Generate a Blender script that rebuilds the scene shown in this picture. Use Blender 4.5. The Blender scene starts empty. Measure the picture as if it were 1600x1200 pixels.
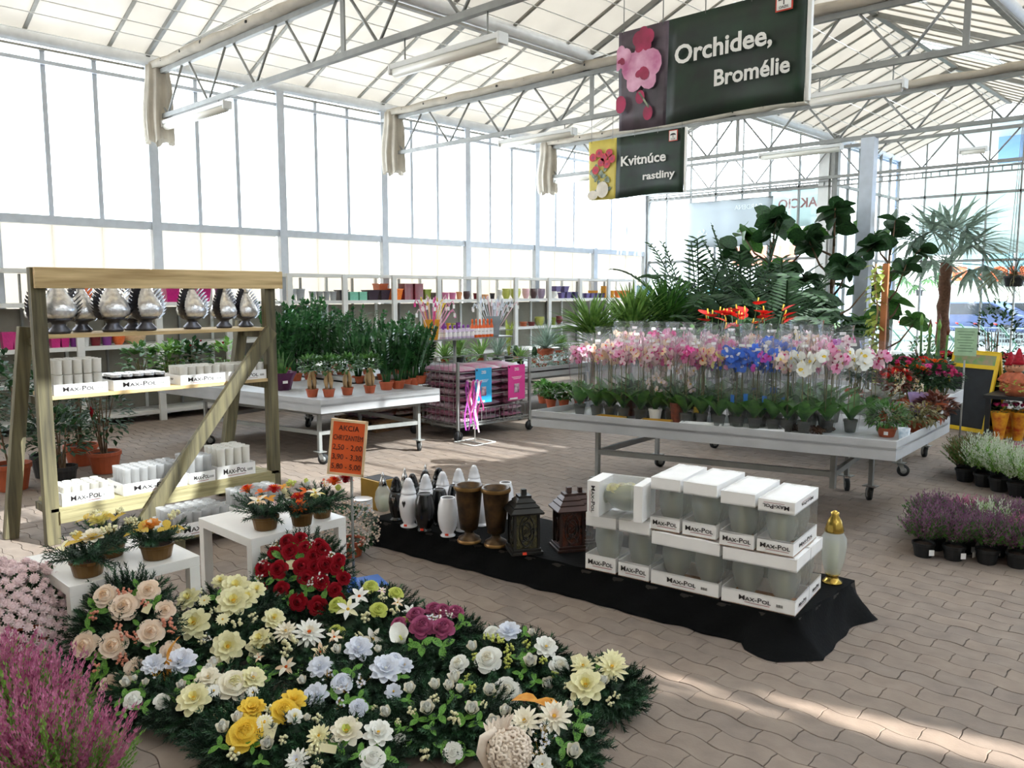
import bpy, math, random, bmesh
from mathutils import Vector as V, Matrix, Quaternion
R = math.radians
random.seed(7)
rnd, uni = random.random, random.uniform
SC = bpy.context.scene
COL = SC.collection

# ---------------------------------------------------------------- camera
CAM_H, YAW, PITCH, FPX = 1.75, R(43.5), R(6.46), 1280.0
cd = bpy.data.cameras.new('camera'); cam = bpy.data.objects.new('camera', cd); COL.objects.link(cam)
cd.sensor_width = 36; cd.lens = 36 * FPX / 1600; cd.clip_start = .05; cd.clip_end = 400
cam.location = (0, 0, CAM_H); cam.rotation_euler = (R(90) - PITCH, 0, YAW)
SC.camera = cam

# ---------------------------------------------------------------- world, sun, exposure
SC.view_settings.view_transform = 'Standard'; SC.view_settings.look = 'None'
SC.view_settings.gamma = 1; SC.view_settings.use_curve_mapping = False
SC.view_settings.exposure = 1.25
SC.cycles.transparent_max_bounces = 40
SC.cycles.max_bounces = 9; SC.cycles.diffuse_bounces = 5
SC.cycles.sample_clamp_indirect = 6
w = bpy.data.worlds.new('world'); SC.world = w; w.use_nodes = True
wn = w.node_tree.nodes; wl = w.node_tree.links
bg = wn['Background']; bg.inputs[1].default_value = 4.3
wtc = wn.new('ShaderNodeTexCoord'); wsep = wn.new('ShaderNodeSeparateXYZ'); wr = wn.new('ShaderNodeValToRGB')
wl.new(wtc.outputs['Generated'], wsep.inputs[0]); wl.new(wsep.outputs[2], wr.inputs[0]); wl.new(wr.outputs[0], bg.inputs[0])
wr.color_ramp.elements[0].position = 0; wr.color_ramp.elements[0].color = (1, .985, .96, 1)
wr.color_ramp.elements[1].position = .6; wr.color_ramp.elements[1].color = (.9, .95, 1, 1)
sd = bpy.data.lights.new('sun', 'SUN'); sun = bpy.data.objects.new('sun', sd); COL.objects.link(sun)
sd.energy = 5.5; sd.angle = R(.6); sd.color = (1, .95, .86)
SUNV = V((1.25, .45, 1)).normalized()           # direction towards the sun
sun.rotation_euler = SUNV.to_track_quat('Z', 'Y').to_euler(); sun.location = (12, 4, 12)

# ---------------------------------------------------------------- where things stand: sight lines through measured points
_f = V((-math.sin(YAW) * math.cos(PITCH), math.cos(YAW) * math.cos(PITCH), -math.sin(PITCH)))
_r = V((math.cos(YAW), math.sin(YAW), 0)); _u = _r.cross(_f); CP = V((0, 0, CAM_H))
FH = V((_f.x, _f.y, 0)).normalized()
def ray(x, y): return _f * FPX + _r * (x - 800) + _u * (600 - y)
def G(x, y, z=0.): d = ray(x, y); return CP + d * ((z - CAM_H) / d.z)
def PX(x, y, X): d = ray(x, y); return CP + d * (X / d.x)
def PY(x, y, Y): d = ray(x, y); return CP + d * (Y / d.y)
def PP(x, y, o, n): d = ray(x, y); return CP + d * ((o - CP).dot(n) / d.dot(n))
def depth(p): return (V(p) - CP).dot(_f)
def size(p, px): return px * depth(p) / FPX

# ---------------------------------------------------------------- mesh builder
class MB:
    def __init__(s): s.v = []; s.f = []; s.mi = []; s.sm = []; s.m = 0; s.s = False
    def add(s, vs, fs):
        b = len(s.v); s.v += [tuple(p) for p in vs]
        for f in fs: s.f.append([b + i for i in f]); s.mi.append(s.m); s.sm.append(s.s)
        return s
    def box(s, c, d, rot=None, taper=1.):
        x, y, z = d[0] / 2, d[1] / 2, d[2] / 2; c = V(c); vs = []
        for k in (-1, 1):
            t = 1 if k == 1 else taper
            for a, b in ((-1, -1), (1, -1), (1, 1), (-1, 1)):
                p = V((a * x * t, b * y * t, k * z)); vs.append(c + (rot @ p if rot else p))
        return s.add(vs, [(3, 2, 1, 0), (4, 5, 6, 7), (0, 1, 5, 4), (1, 2, 6, 5), (2, 3, 7, 6), (3, 0, 4, 7)])
    def bar(s, p, q, w_, h=None, up=(0, 0, 1)):
        p, q = V(p), V(q); d = (q - p); L = d.length
        if L < 1e-6: return s
        d.normalize(); up = V(up)
        if abs(d.dot(up)) > .98: up = V((0, 1, 0)) if abs(d.y) < .9 else V((1, 0, 0))
        x = d.cross(up).normalized(); y = x.cross(d); h = w_ if h is None else h
        vs = [e + x * (a * w_ / 2) + y * (b * h / 2) for e in (p, q) for a, b in ((-1, -1), (1, -1), (1, 1), (-1, 1))]
        return s.add(vs, [(3, 2, 1, 0), (4, 5, 6, 7), (0, 1, 5, 4), (1, 2, 6, 5), (2, 3, 7, 6), (3, 0, 4, 7)])
    def tube(s, pts, r, n=7, cap=True):
        pts = [V(p) for p in pts]; m = len(pts); rr = r if isinstance(r, (list, tuple)) else [r] * m
        vs = []; x = None
        for i, p in enumerate(pts):
            d = (pts[min(i + 1, m - 1)] - pts[max(i - 1, 0)]).normalized()
            if x is None:
                a = V((0, 0, 1)) if abs(d.z) < .9 else V((1, 0, 0)); x = d.cross(a).normalized()
            else:
                x = (x - d * x.dot(d)); x = x.normalized() if x.length > 1e-5 else V((1, 0, 0))
            y = d.cross(x)
            vs += [p + (x * math.cos(2 * math.pi * k / n) + y * math.sin(2 * math.pi * k / n)) * rr[i] for k in range(n)]
        fs = [(i * n + k, i * n + (k + 1) % n, (i + 1) * n + (k + 1) % n, (i + 1) * n + k) for i in range(m - 1) for k in range(n)]
        if cap: fs += [tuple(range(n))[::-1], tuple((m - 1) * n + k for k in range(n))]
        o = s.s; s.s = True; s.add(vs, fs); s.s = o; return s
    def lathe(s, prof, n=20, c=(0, 0, 0), smooth=True, fn=None, cap=True):
        c = V(c); vs = []
        for r, z in prof:
            for k in range(n):
                a = 2 * math.pi * k / n; q = r * (fn(a, z) if fn else 1)
                vs.append(c + V((q * math.cos(a), q * math.sin(a), z)))
        m = len(prof)
        fs = [(i * n + k, i * n + (k + 1) % n, (i + 1) * n + (k + 1) % n, (i + 1) * n + k) for i in range(m - 1) for k in range(n)]
        if cap:
            if prof[0][0] > 1e-4: fs.append(tuple(range(n))[::-1])
            if prof[-1][0] > 1e-4: fs.append(tuple((m - 1) * n + k for k in range(n)))
        o = s.s; s.s = smooth; s.add(vs, fs); s.s = o; return s
    def prism(s, pts, z0, z1):
        n = len(pts); vs = [(p[0], p[1], z0) for p in pts] + [(p[0], p[1], z1) for p in pts]
        return s.add(vs, [tuple(range(n))[::-1], tuple(range(n, 2 * n))] + [(i, (i + 1) % n, n + (i + 1) % n, n + i) for i in range(n)])
    def leaf(s, b, d, L, W, n=3, droop=0., fold=.15, up=(0, 0, 1), tip=0.):
        """a leaf blade: starts at b, runs along d, bends down by droop, folded along its midrib"""
        b, d, up = V(b), V(d).normalized(), V(up)
        x = d.cross(up); x = x.normalized() if x.length > 1e-4 else V((1, 0, 0)); nrm = x.cross(d)
        vs = []; p = b.copy()
        for i in range(n + 1):
            t = i / n; wd = W / 2 * (math.sin(math.pi * min(1, (t * .93 + .07))) ** .75 if i < n else tip)
            dd = (d - nrm * droop * t * 2).normalized(); nn = x.cross(dd)
            if i: p = p + dd * (L / n)
            vs += [p - x * wd + nn * wd * fold * 2, p.copy(), p + x * wd + nn * wd * fold * 2]
        fs = []
        for i in range(n):
            a = 3 * i; fs += [(a, a + 1, a + 4, a + 3), (a + 1, a + 2, a + 5, a + 4)]
        o = s.s; s.s = True; s.add(vs, fs); s.s = o; return s
    def sphere(s, c, r, n=8, m=6, sq=(1, 1, 1)):
        prof = [(r * math.sin(math.pi * i / m) * 1, -r * math.cos(math.pi * i / m)) for i in range(m + 1)]
        b = len(s.v); s.lathe(prof, n, (0, 0, 0), cap=False)
        for i in range(b, len(s.v)):
            x, y, z = s.v[i]; s.v[i] = (c[0] + x * sq[0], c[1] + y * sq[1], c[2] + z * sq[2])
        return s
    def petal(s, ang, r0, t0, t1, L, W, cup=.3, n=4, pt=.6, base=(0, 0, 0), wb=.25, sharp=False):
        """a flower petal in a bloom that faces +Z: t0..t1 elevation of its start and tip"""
        ca, sa = math.cos(ang), math.sin(ang); vs = []; x, z = r0, 0.
        for i in range(n + 1):
            t = i / n; e = t0 + (t1 - t0) * t
            if i: x += math.cos(e) * L / n; z += math.sin(e) * L / n
            wd = W / 2 * (wb + (1 - wb) * math.sin(math.pi * min(t / (2 * pt), .5))) if t <= pt else W / 2 * (math.cos(math.pi / 2 * (t - pt) / (1 - pt) * .93) if sharp else math.sqrt(1 - .88 * ((t - pt) / (1 - pt)) ** 2))
            for k in (-1, 0, 1):
                q = cup * wd * abs(k); xx = x - math.sin(e) * q; zz = z + math.cos(e) * q; yy = k * wd
                vs.append((base[0] + ca * xx - sa * yy, base[1] + sa * xx + ca * yy, base[2] + zz))
        fs = []
        for i in range(n):
            a = 3 * i; fs += [(a, a + 1, a + 4, a + 3), (a + 1, a + 2, a + 5, a + 4)]
        o = s.s; s.s = True; s.add(vs, fs); s.s = o; return s
    def move(s, M_, start=0):
        for i in range(start, len(s.v)): s.v[i] = tuple(M_ @ V(s.v[i]))
        return s
    def mesh(s, name, *mats):
        me = bpy.data.meshes.new(name); me.from_pydata(s.v, [], s.f); 
        for m in mats: me.materials.append(m)
        me.polygons.foreach_set('material_index', s.mi); me.polygons.foreach_set('use_smooth', s.sm); me.update()
        return me
    def build(s, name, m, parent=None, label=None, bevel=0, kind=None):
        mats = m if isinstance(m, (list, tuple)) else [m]
        return link(name, s.mesh(name, *mats), parent, label, bevel, kind)

def link(name, me, parent=None, label=None, bevel=0, kind=None):
    o = bpy.data.objects.new(name, me); COL.objects.link(o)
    if parent: o.parent = parent
    if label: o['label'] = label
    if kind: o['kind'] = kind
    if bevel:
        b = o.modifiers.new('bevel', 'BEVEL'); b.width = bevel; b.segments = 2; b.limit_method = 'ANGLE'
    return o
def tag(o, label, cat, group=None, kind=None):
    o['label'] = label; o['category'] = cat
    if group: o['group'] = group
    if kind: o['kind'] = kind
    return o
def thing(name, label, cat, loc=(0, 0, 0), rz=0., group=None):
    o = bpy.data.objects.new(name, None); COL.objects.link(o); o.empty_display_size = .1
    o.location = loc; o.rotation_euler = (0, 0, rz)
    return tag(o, label, cat, group)
def struct(name, mb=None, m=None, bevel=0):
    if mb is None:
        o = bpy.data.objects.new(name, None); COL.objects.link(o)
    else: o = mb.build(name, m, None, None, bevel)
    o['kind'] = 'structure'; return o
def kids(root): return KIDS.get(root.name) or [o for o in root.children]
KIDS = {}
def dup(root, loc, rz=None, label=None, group=None, scale=None, src=None):
    c = root.copy(); COL.objects.link(c); c.location = loc
    if rz is not None: c.rotation_euler = (c.rotation_euler[0], c.rotation_euler[1], rz)
    if scale: c.scale = (scale,) * 3 if not isinstance(scale, tuple) else scale
    if label: c['label'] = label
    if group: c['group'] = group
    for ch in kids(root):
        d = ch.copy(); COL.objects.link(d); d.parent = c
        for g in kids(ch):
            e = g.copy(); COL.objects.link(e); e.parent = d
    return c
def freeze(root):
    KIDS[root.name] = list(root.children)
    for c in KIDS[root.name]: KIDS[c.name] = list(c.children)
    return root
ROWS = ['first', 'second', 'third', 'fourth', 'fifth', 'sixth', 'seventh', 'eighth', 'ninth', 'tenth', 'eleventh', 'twelfth', 'thirteenth', 'fourteenth', 'fifteenth']

# ---------------------------------------------------------------- materials
def lin(h):
    if isinstance(h, str):
        h = [int(h[i:i + 2], 16) / 255 for i in (0, 2, 4)]
        return tuple(c / 12.92 if c <= .04045 else ((c + .055) / 1.055) ** 2.4 for c in h)
    return tuple(h)
MATS = {}
def mat(name, col, rough=.6, metal=0., var=.12, scale=9., bump=0., tr=0., col2=None, bscale=None, spec=.5, stretch=None, coat=0.):
    if name in MATS: return MATS[name]
    m = bpy.data.materials.new(name); m.use_nodes = True; n = m.node_tree.nodes; l = m.node_tree.links
    b = n['Principled BSDF']; c = lin(col); c2 = lin(col2) if col2 else None
    b.inputs['Roughness'].default_value = rough; b.inputs['Metallic'].default_value = metal
    b.inputs['Specular IOR Level'].default_value = spec; b.inputs['Coat Weight'].default_value = coat
    tc = n.new('ShaderNodeTexCoord'); src = tc.outputs['Object']
    if stretch:
        mp = n.new('ShaderNodeMapping'); mp.inputs['Scale'].default_value = stretch; l.new(src, mp.inputs[0]); src = mp.outputs[0]
    nz = n.new('ShaderNodeTexNoise'); nz.inputs['Scale'].default_value = scale; nz.inputs['Detail'].default_value = 4; l.new(src, nz.inputs[0])
    cr = n.new('ShaderNodeValToRGB'); l.new(nz.outputs[0], cr.inputs[0])
    cr.color_ramp.elements[0].position = .32; cr.color_ramp.elements[1].position = .68
    lo = tuple(x * (1 - var) for x in c); hi = c2 if c2 else tuple(min(1, x * (1 + var)) for x in c)
    cr.color_ramp.elements[0].color = (*lo, 1); cr.color_ramp.elements[1].color = (*hi, 1)
    l.new(cr.outputs[0], b.inputs['Base Color'])
    if bump:
        bn = n.new('ShaderNodeBump'); bn.inputs['Strength'].default_value = bump; bn.inputs['Distance'].default_value = .01
        n2 = n.new('ShaderNodeTexNoise'); n2.inputs['Scale'].default_value = bscale or scale * 5; n2.inputs['Detail'].default_value = 3
        l.new(src, n2.inputs[0]); l.new(n2.outputs[0], bn.inputs['Height']); l.new(bn.outputs[0], b.inputs['Normal'])
    if tr:
        t = n.new('ShaderNodeBsdfTranslucent'); mx = n.new('ShaderNodeMixShader'); mx.inputs[0].default_value = tr
        hs = n.new('ShaderNodeHueSaturation'); hs.inputs['Value'].default_value = 1.25; l.new(cr.outputs[0], hs.inputs['Color']); l.new(hs.outputs[0], t.inputs[0])
        l.new(b.outputs[0], mx.inputs[1]); l.new(t.outputs[0], mx.inputs[2]); l.new(mx.outputs[0], n['Material Output'].inputs[0])
    MATS[name] = m; return m
def film(name, tint='FFFFFF', clear=.8, rough=.08, haze='F4F6F8', hz=.1, ior=1.45, wrinkle=0.):
    """thin clear sheet: lets light straight through, reflects by angle, a little milky"""
    if name in MATS: return MATS[name]
    m = bpy.data.materials.new(name); m.use_nodes = True; n = m.node_tree.nodes; l = m.node_tree.links
    n.remove(n['Principled BSDF'])
    t = n.new('ShaderNodeBsdfTransparent'); t.inputs[0].default_value = (*[x * clear for x in lin(tint)], 1)
    g = n.new('ShaderNodeBsdfGlossy'); g.inputs['Roughness'].default_value = rough
    fr = n.new('ShaderNodeFresnel'); ge = n.new('ShaderNodeNewGeometry'); mr = n.new('ShaderNodeMapRange'); l.new(ge.outputs['Backfacing'], mr.inputs[0])
    mr.inputs[3].default_value = ior; mr.inputs[4].default_value = 1 / ior; l.new(mr.outputs[0], fr.inputs[0])
    mx = n.new('ShaderNodeMixShader'); l.new(fr.outputs[0], mx.inputs[0]); l.new(t.outputs[0], mx.inputs[1]); l.new(g.outputs[0], mx.inputs[2])
    d = n.new('ShaderNodeBsdfTranslucent'); d.inputs[0].default_value = (*lin(haze), 1)
    d2 = n.new('ShaderNodeBsdfDiffuse'); d2.inputs[0].default_value = (*lin(haze), 1); md = n.new('ShaderNodeMixShader'); l.new(d.outputs[0], md.inputs[1]); l.new(d2.outputs[0], md.inputs[2])
    m2 = n.new('ShaderNodeMixShader'); m2.inputs[0].default_value = hz
    l.new(mx.outputs[0], m2.inputs[1]); l.new(md.outputs[0], m2.inputs[2]); l.new(m2.outputs[0], n['Material Output'].inputs[0])
    if wrinkle:
        tc = n.new('ShaderNodeTexCoord'); nz = n.new('ShaderNodeTexNoise'); nz.inputs['Scale'].default_value = 22; nz.inputs['Detail'].default_value = 2
        bn = n.new('ShaderNodeBump'); bn.inputs['Strength'].default_value = wrinkle; bn.inputs['Distance'].default_value = .03
        l.new(tc.outputs['Object'], nz.inputs[0]); l.new(nz.outputs[0], bn.inputs['Height']); l.new(bn.outputs[0], g.inputs['Normal'])
    MATS[name] = m; return m
def wood(name, c1, c2, axis, sc=3.):
    st = {0: (.6, 9, 9), 1: (9, .6, 9), 2: (9, 9, .6)}[axis]
    return mat(name, c1, .75, col2=c2, scale=sc, bump=.25, bscale=6, stretch=st, var=.25)
GALV = mat('galvanised_steel', '8C8D8A', .5, .15, var=.14, scale=6)
ALU = mat('bench_aluminium', 'B4B5B7', .5, .2, var=.1, scale=3, bump=.05)
WHITEP = mat('white_paint', 'DDDEDC', .5, var=.03)
GLASS = film('greenhouse_glass', 'F4FAFF', .97, .03, hz=.015)
BLACK = mat('black_plastic', '1B1C1E', .45, var=.2)
WHITE = mat('white_card', 'F2F1F0', .6, var=.03)
INK = mat('black_ink', '2A2426', .6, var=.05)
REDINK = mat('dark_red_ink', '8E2030', .6, var=.05)
TERRA = mat('terracotta_plastic', 'A8502F', .6, var=.12)
SOIL = mat('potting_soil', '3A2A20', .95, var=.4, scale=60, bump=.6)
CHROME = mat('chrome', 'D8D8DA', .15, 1., var=.05)
RUBBER = mat('caster_rubber', '26282A', .7, var=.2)

_txt = {}
def text(name, body, m, loc, xd, up, h, parent, bold=0., thick=.0006, align='CENTER', label=None, width=None, mirror=False):
    """flat lettering: xd is the reading direction, up the upright direction, h the cap height"""
    cu = bpy.data.curves.new(name, 'FONT'); cu.body = body; cu.size = h / .7; cu.offset = bold * h; cu.align_x = align; cu.align_y = 'CENTER'
    cu.resolution_u = 3; cu.extrude = thick
    o = bpy.data.objects.new(name, cu); COL.objects.link(o)
    dg = bpy.context.evaluated_depsgraph_get(); me = bpy.data.meshes.new_from_object(o.evaluated_get(dg))
    bpy.data.objects.remove(o); bpy.data.curves.remove(cu)
    x = V(xd).normalized(); y = V(up); y = (y - x * y.dot(x)).normalized(); z = x.cross(y)
    if width:
        xs = [v.co.x for v in me.vertices]; k = width / (max(xs) - min(xs))
        for v in me.vertices: v.co.x *= k
    M_ = Matrix((x, y, z)).transposed().to_4x4(); M_.translation = V(loc)
    if mirror: M_ = M_ @ Matrix.Diagonal((-1, 1, 1, 1))
    me.transform(M_); me.name = name; me.materials.clear(); me.materials.append(m)
    ob = link(name, me, parent, label); return ob
# ================================================================ the greenhouse
XW, YB1, YB2, YF = -11.75, 17.1, 21.0, -5.5
XG = [-11.75, -7.15, -2.55, 2.05, 6.65]; ZG, ZR = 4.92, 5.9
MILK = film('milky_twin_wall_panel', 'F0F4F0', .14, .3, 'DCD9D2', .85)
ROOFM = mat('white_roof_sheet', 'BDBAB4', .6, var=.05, scale=2, tr=.4)
SEAM = mat('roof_seam_metal', '96948C', .5, .2)
GALVW = mat('bloom_lightened_steel', 'BCC2CA', .4, .2, var=.06)  # lighter copy of the steel; bloom of backlit glass put into its tone
LED = mat('white_gutter', 'ECEEF0', .35, .1, var=.05)
PAVE = [mat('concrete_paver_%s' % n, c, .78, var=.08, scale=9, bump=.12, bscale=90, col2=c2) for n, c, c2 in
        (('grey_brown', '85776D', '8F8176'), ('warm', '897A6F', '928377'), ('dark', '81746B', '8B7E74'))]
JOINT = mat('joint_sand', '6B6056', .95, var=.3, scale=40, bump=.4)

# ---- floor: a bed of sand, wavy interlocking pavers on it
fb = MB(); fb.prism([(-13, -6), (9, -6), (9, 22), (-13, 22)], -.12, -.012)
floor = struct('floor', fb, JOINT)
PL, PWD = .235, .118
def wav(x): return .0125 * math.sin(2 * math.pi * x / PL)
def paver(mb, x0, y0, gap=.0018, n=8):
    lo = []; hi = []
    for i in range(n + 1):
        t = i / n; x = gap + (PL - 2 * gap) * t
        lo.append((x0 + x, y0 + gap + wav(x0 + x), 0)); hi.append((x0 + x, y0 + PWD - gap + wav(x0 + x), 0))
    bow = lambda y: .006 * math.sin(2 * math.pi * (y) / PWD)
    ring = lo + [(x0 + PL - gap + bow(.5 * PWD), y0 + PWD * .35 + wav(x0 + PL), 0), (x0 + PL - gap - .006, y0 + PWD * .68 + wav(x0 + PL), 0)] + hi[::-1] + [(x0 + gap - .006, y0 + PWD * .68 + wav(x0), 0), (x0 + gap + bow(.5 * PWD), y0 + PWD * .35 + wav(x0), 0)]
    m = len(ring); c = V((x0 + PL / 2, y0 + PWD / 2, 0)); b = .0018
    tilt = (uni(-.004, .004), uni(-.004, .004)); z1 = uni(-.0012, .0008)
    top = []; mid = []
    for p in ring:
        q = V(p); d = (c - q); d.normalize(); zz = z1 + (p[0] - c.x) * tilt[0] + (p[1] - c.y) * tilt[1]
        mid.append((p[0], p[1], zz - b)); qq = q + d * b; top.append((qq.x, qq.y, zz))
    bot = [(p[0], p[1], -.02) for p in ring]
    vs = top + mid + bot
    fs = [tuple(range(m))] + [(i + m, (i + 1) % m + m, (i + 1) % m, i) for i in range(m)] + [(i + 2 * m, (i + 1) % m + 2 * m, (i + 1) % m + m, i + m) for i in range(m)]
    mb.add(vs, fs)
cells = []
for j in range(int(-1 / PWD), int(17 / PWD)):
    for i in range(int(-12.5 / PL), int(4 / PL)):
        x0 = i * PL + (j % 2) * PL / 2; y0 = j * PWD
        p = V((x0 + .1, y0 + .05, 0)); d = depth(p)
        if d < 1.2 or d > 15: continue
        q = p - CP; sx = 800 + FPX * q.dot(_r) / d; sy = 600 - FPX * q.dot(_u) / d
        if -90 < sx < 1700 and sy < 1330: cells.append((d, x0, y0, sx, sy))
cells.sort()
# the pieces that show largest and are not under the displays become pavers of their own
def bare(x, y): return (x > 830 and y > 1000 + max(0, 1000 - x) * .9 and not (x < 1010 and y > 1020)) or (x > 1330 and y > 820) or (560 < x < 1240 and 850 + (x - 585) * .26 < y < 1040 and y < 950 + (x - 585) * .35) or (120 < x < 330 and y > 1120)
n_ = 0; rest = MB()
for d, x0, y0, sx, sy in cells:
    if d > 10.5:
        continue
    k = random.randrange(3)
    if n_ < 298 and bare(sx, sy) and 0 < sx < 1600 and sy < 1200:
        mb = MB(); paver(mb, x0, y0); mb.build('paver', PAVE[k], floor); n_ += 1
    else:
        rest.m = k; paver(rest, x0, y0, n=8 if d < 6 else 6)
rest.build('pavers', PAVE, floor, kind='stuff')
far = MB()
for d, x0, y0, sx, sy in cells:
    if d > 10.5:
        far.m = random.randrange(3); a, b = x0 + .004, y0 + .004
        far.add([(a, b, 0), (a + PL - .008, b, 0), (a + PL - .008, b + PWD - .008, 0), (a, b + PWD - .008, 0)], [(0, 1, 2, 3)])
far.build('distant_pavers', PAVE, floor, kind='stuff')

# ---- left glass wall
wl_ = struct('wall_left')
mb = MB(); mb.box((XW, 6, .25), (.12, 23, .5)); mb.build('plinth', WHITEP, wl_)
cols = [1.03 + 2 * k - 4 for k in range(11)]
for i, y in enumerate(cols):
    MB().box((XW + .08, y, 2.46), (.1, .13, 4.92)).build('steel_column', GALVW, wl_)
    y2 = y + 2
    if y2 > YB1 + .1: continue
    for k in range(3):
        a = y + .07 + k * .62; b = a + .6
        MB().box((XW, (a + b) / 2, 3.78), (.006, b - a, 2.2)).build('glass_pane', GLASS, wl_)
        if k: MB().box((XW + .02, a - .01, 3.72), (.05, .06, 2.1)).build('mullion', GALVW, wl_)  # bar widened by the same bloom
        MB().box((XW, (a + b) / 2, 1.58), (.03, b - a + .016, 2.14)).build('lower_panel', MILK, wl_)
for z, s_ in ((2.66, .11), (4.62, .05)):
    MB().box((XW + .06, 6, z), (.09, 22.2, s_)).build('wall_rail', GALVW, wl_)
# ---- back wall, first bay, then the side return and the deeper bays
def glass_wall(root, p0, p1, ztop, nm, zmid=(2.45, 3.95), base=.3, milky=False):
    p0, p1 = V(p0), V(p1); L = (p1 - p0).length; k = max(1, round(L / .62)); dx = (p1 - p0) / k; d = dx.normalized(); ang = math.atan2(d.y, d.x)
    rot = Matrix.Rotation(ang, 3, 'Z')
    for i in range(k):
        c = p0 + dx * (i + .5)
        t = (ztop(c) if callable(ztop) else ztop); z0 = base
        for z1 in list(zmid) + [t]:
            if z1 > t: z1 = t
            if z1 - z0 < .05: continue
            MB().box((c.x, c.y, (z0 + z1) / 2), (dx.length - .03, .006, z1 - z0 - .03), rot).build('glass_pane', GLASS, root); z0 = z1
    for i in range(k + 1):
        c = p0 + dx * i; t = (ztop(c) if callable(ztop) else ztop)
        MB().box((c.x, c.y, (base + t) / 2), (.035, .06, t - base), rot).build('mullion', GALV, root)
    for z in zmid:
        a, b = p0.copy(), p1.copy(); a.z = b.z = z; MB().bar(a, b, .06, .06).build('wall_rail', GALV, root)
    a, b = p0.copy(), p1.copy(); a.z = b.z = base / 2; MB().bar(a, b, .12, base).build('plinth', WHITEP, root)
def gable(x0): return lambda c: ZG + (ZR - ZG) * (1 - abs((c.x - x0) - 2.3) / 2.3) - .03
wb = struct('wall_back')
glass_wall(wb, (XG[0], YB1, 0), (XG[1], YB1, 0), gable(XG[0]), 'b')
MB().box((XG[0] + .1, YB1, 2.46), (.16, .16, 4.92)).build('steel_column', GALV, wb)
MB().box((XG[1] - .12, YB1, 2.46), (.22, .1, 4.92)).build('steel_column', WHITEP, wb)
MB().box((XG[1] + .1, YB1 + .05, 2.46), (.12, .14, 4.92)).build('steel_column', GALV, wb)
glass_wall(wb, (XG[1] + .05, YB1 + .2, 0), (XG[1] + .05, YB2, 0), ZG, 'r')
for x in XG[1:4]: glass_wall(wb, (x, YB2, 0), (x + 4.6, YB2, 0), gable(x), 'c')
# a light lattice rail that crosses the deep bays in line with the first back wall
mb = MB(); a, b = V((XG[1], YB1, 3.96)), V((XG[4], YB1, 3.96)); mb.bar(a + V((0, 0, .05)), b + V((0, 0, .05)), .03, .03); mb.bar(a - V((0, 0, .05)), b - V((0, 0, .05)), .03, .03)
for i in range(92): x = XG[1] + i * .15; mb.bar((x, YB1, 3.91), (x, YB1, 4.01), .018)
mb.build('lattice_rail', GALV, wb, kind='stuff')
mb = MB(); a, b = V((XG[0], YB1 - .06, 3.96)), V((XG[1], YB1 - .06, 3.96)); mb.bar(a + V((0, 0, .05)), b + V((0, 0, .05)), .03, .03); mb.bar(a - V((0, 0, .05)), b - V((0, 0, .05)), .03, .03)
for i in range(31): x = XG[0] + i * .15; mb.bar((x, YB1 - .06, 3.91), (x, YB1 - .06, 4.01), .018)
mb.build('lattice_rail', GALV, wb, kind='stuff')
wr_ = struct('wall_right'); glass_wall(wr_, (XG[4], YF, 0), (XG[4], YB2, 0), ZG, 'w', zmid=(), base=4.3)  # unseen; tall solid base replaces glass to cut light from the right
wf = struct('wall_front')
FWALL = mat('front_wall_panel', '9C978C', .8, var=.05)  # unseen wall, made solid to hold back frontal light
for x in XG[:4]:
    m = MB(); q = [(x, ZG), (x + 2.3, ZR), (x + 4.6, ZG), (x + 4.6, 0), (x, 0)]; m.add([(a, YF + d, z) for d in (0, .08) for a, z in q], [tuple(range(5)), tuple(range(5, 10))[::-1]] + [(i, 5 + i, 5 + (i + 1) % 5, (i + 1) % 5) for i in range(5)]); m.build('wall_panel', FWALL, wf)

# ---- roof
ceil = struct('ceiling')
VENTS = {(2, 1): [(2.5, 5.5), (6.5, 9.5), (10.5, 12.5)], (1, 1): [(9, 12), (14, 16)], (0, 1): [(15, 16.5)]}  # third-bay windows are unseen, placed so sun patches land on the displays
VENT_W = .52     # share of the slope, from the ridge down, that the ridge windows take
def slope_pt(bay, side, t, y, dz=0.):
    """t=0 at the ridge, 1 at the gutter; side 0 = towards the left wall, 1 = away from it"""
    xr = XG[bay] + 2.3; s_ = -1 if side == 0 else 1
    return V((xr + s_ * 2.3 * t, y, ZR + (ZG - ZR) * t + dz))
def roof_quad(bay, side, t0, t1, y0, y1, th=.03):
    a = [slope_pt(bay, side, t0, y0), slope_pt(bay, side, t1, y0), slope_pt(bay, side, t1, y1), slope_pt(bay, side, t0, y1)]
    m = MB(); m.add([*a, *[p + V((0, 0, th)) for p in a]], [(3, 2, 1, 0), (4, 5, 6, 7), (0, 1, 5, 4), (1, 2, 6, 5), (2, 3, 7, 6), (3, 0, 4, 7)]); return m
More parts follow.
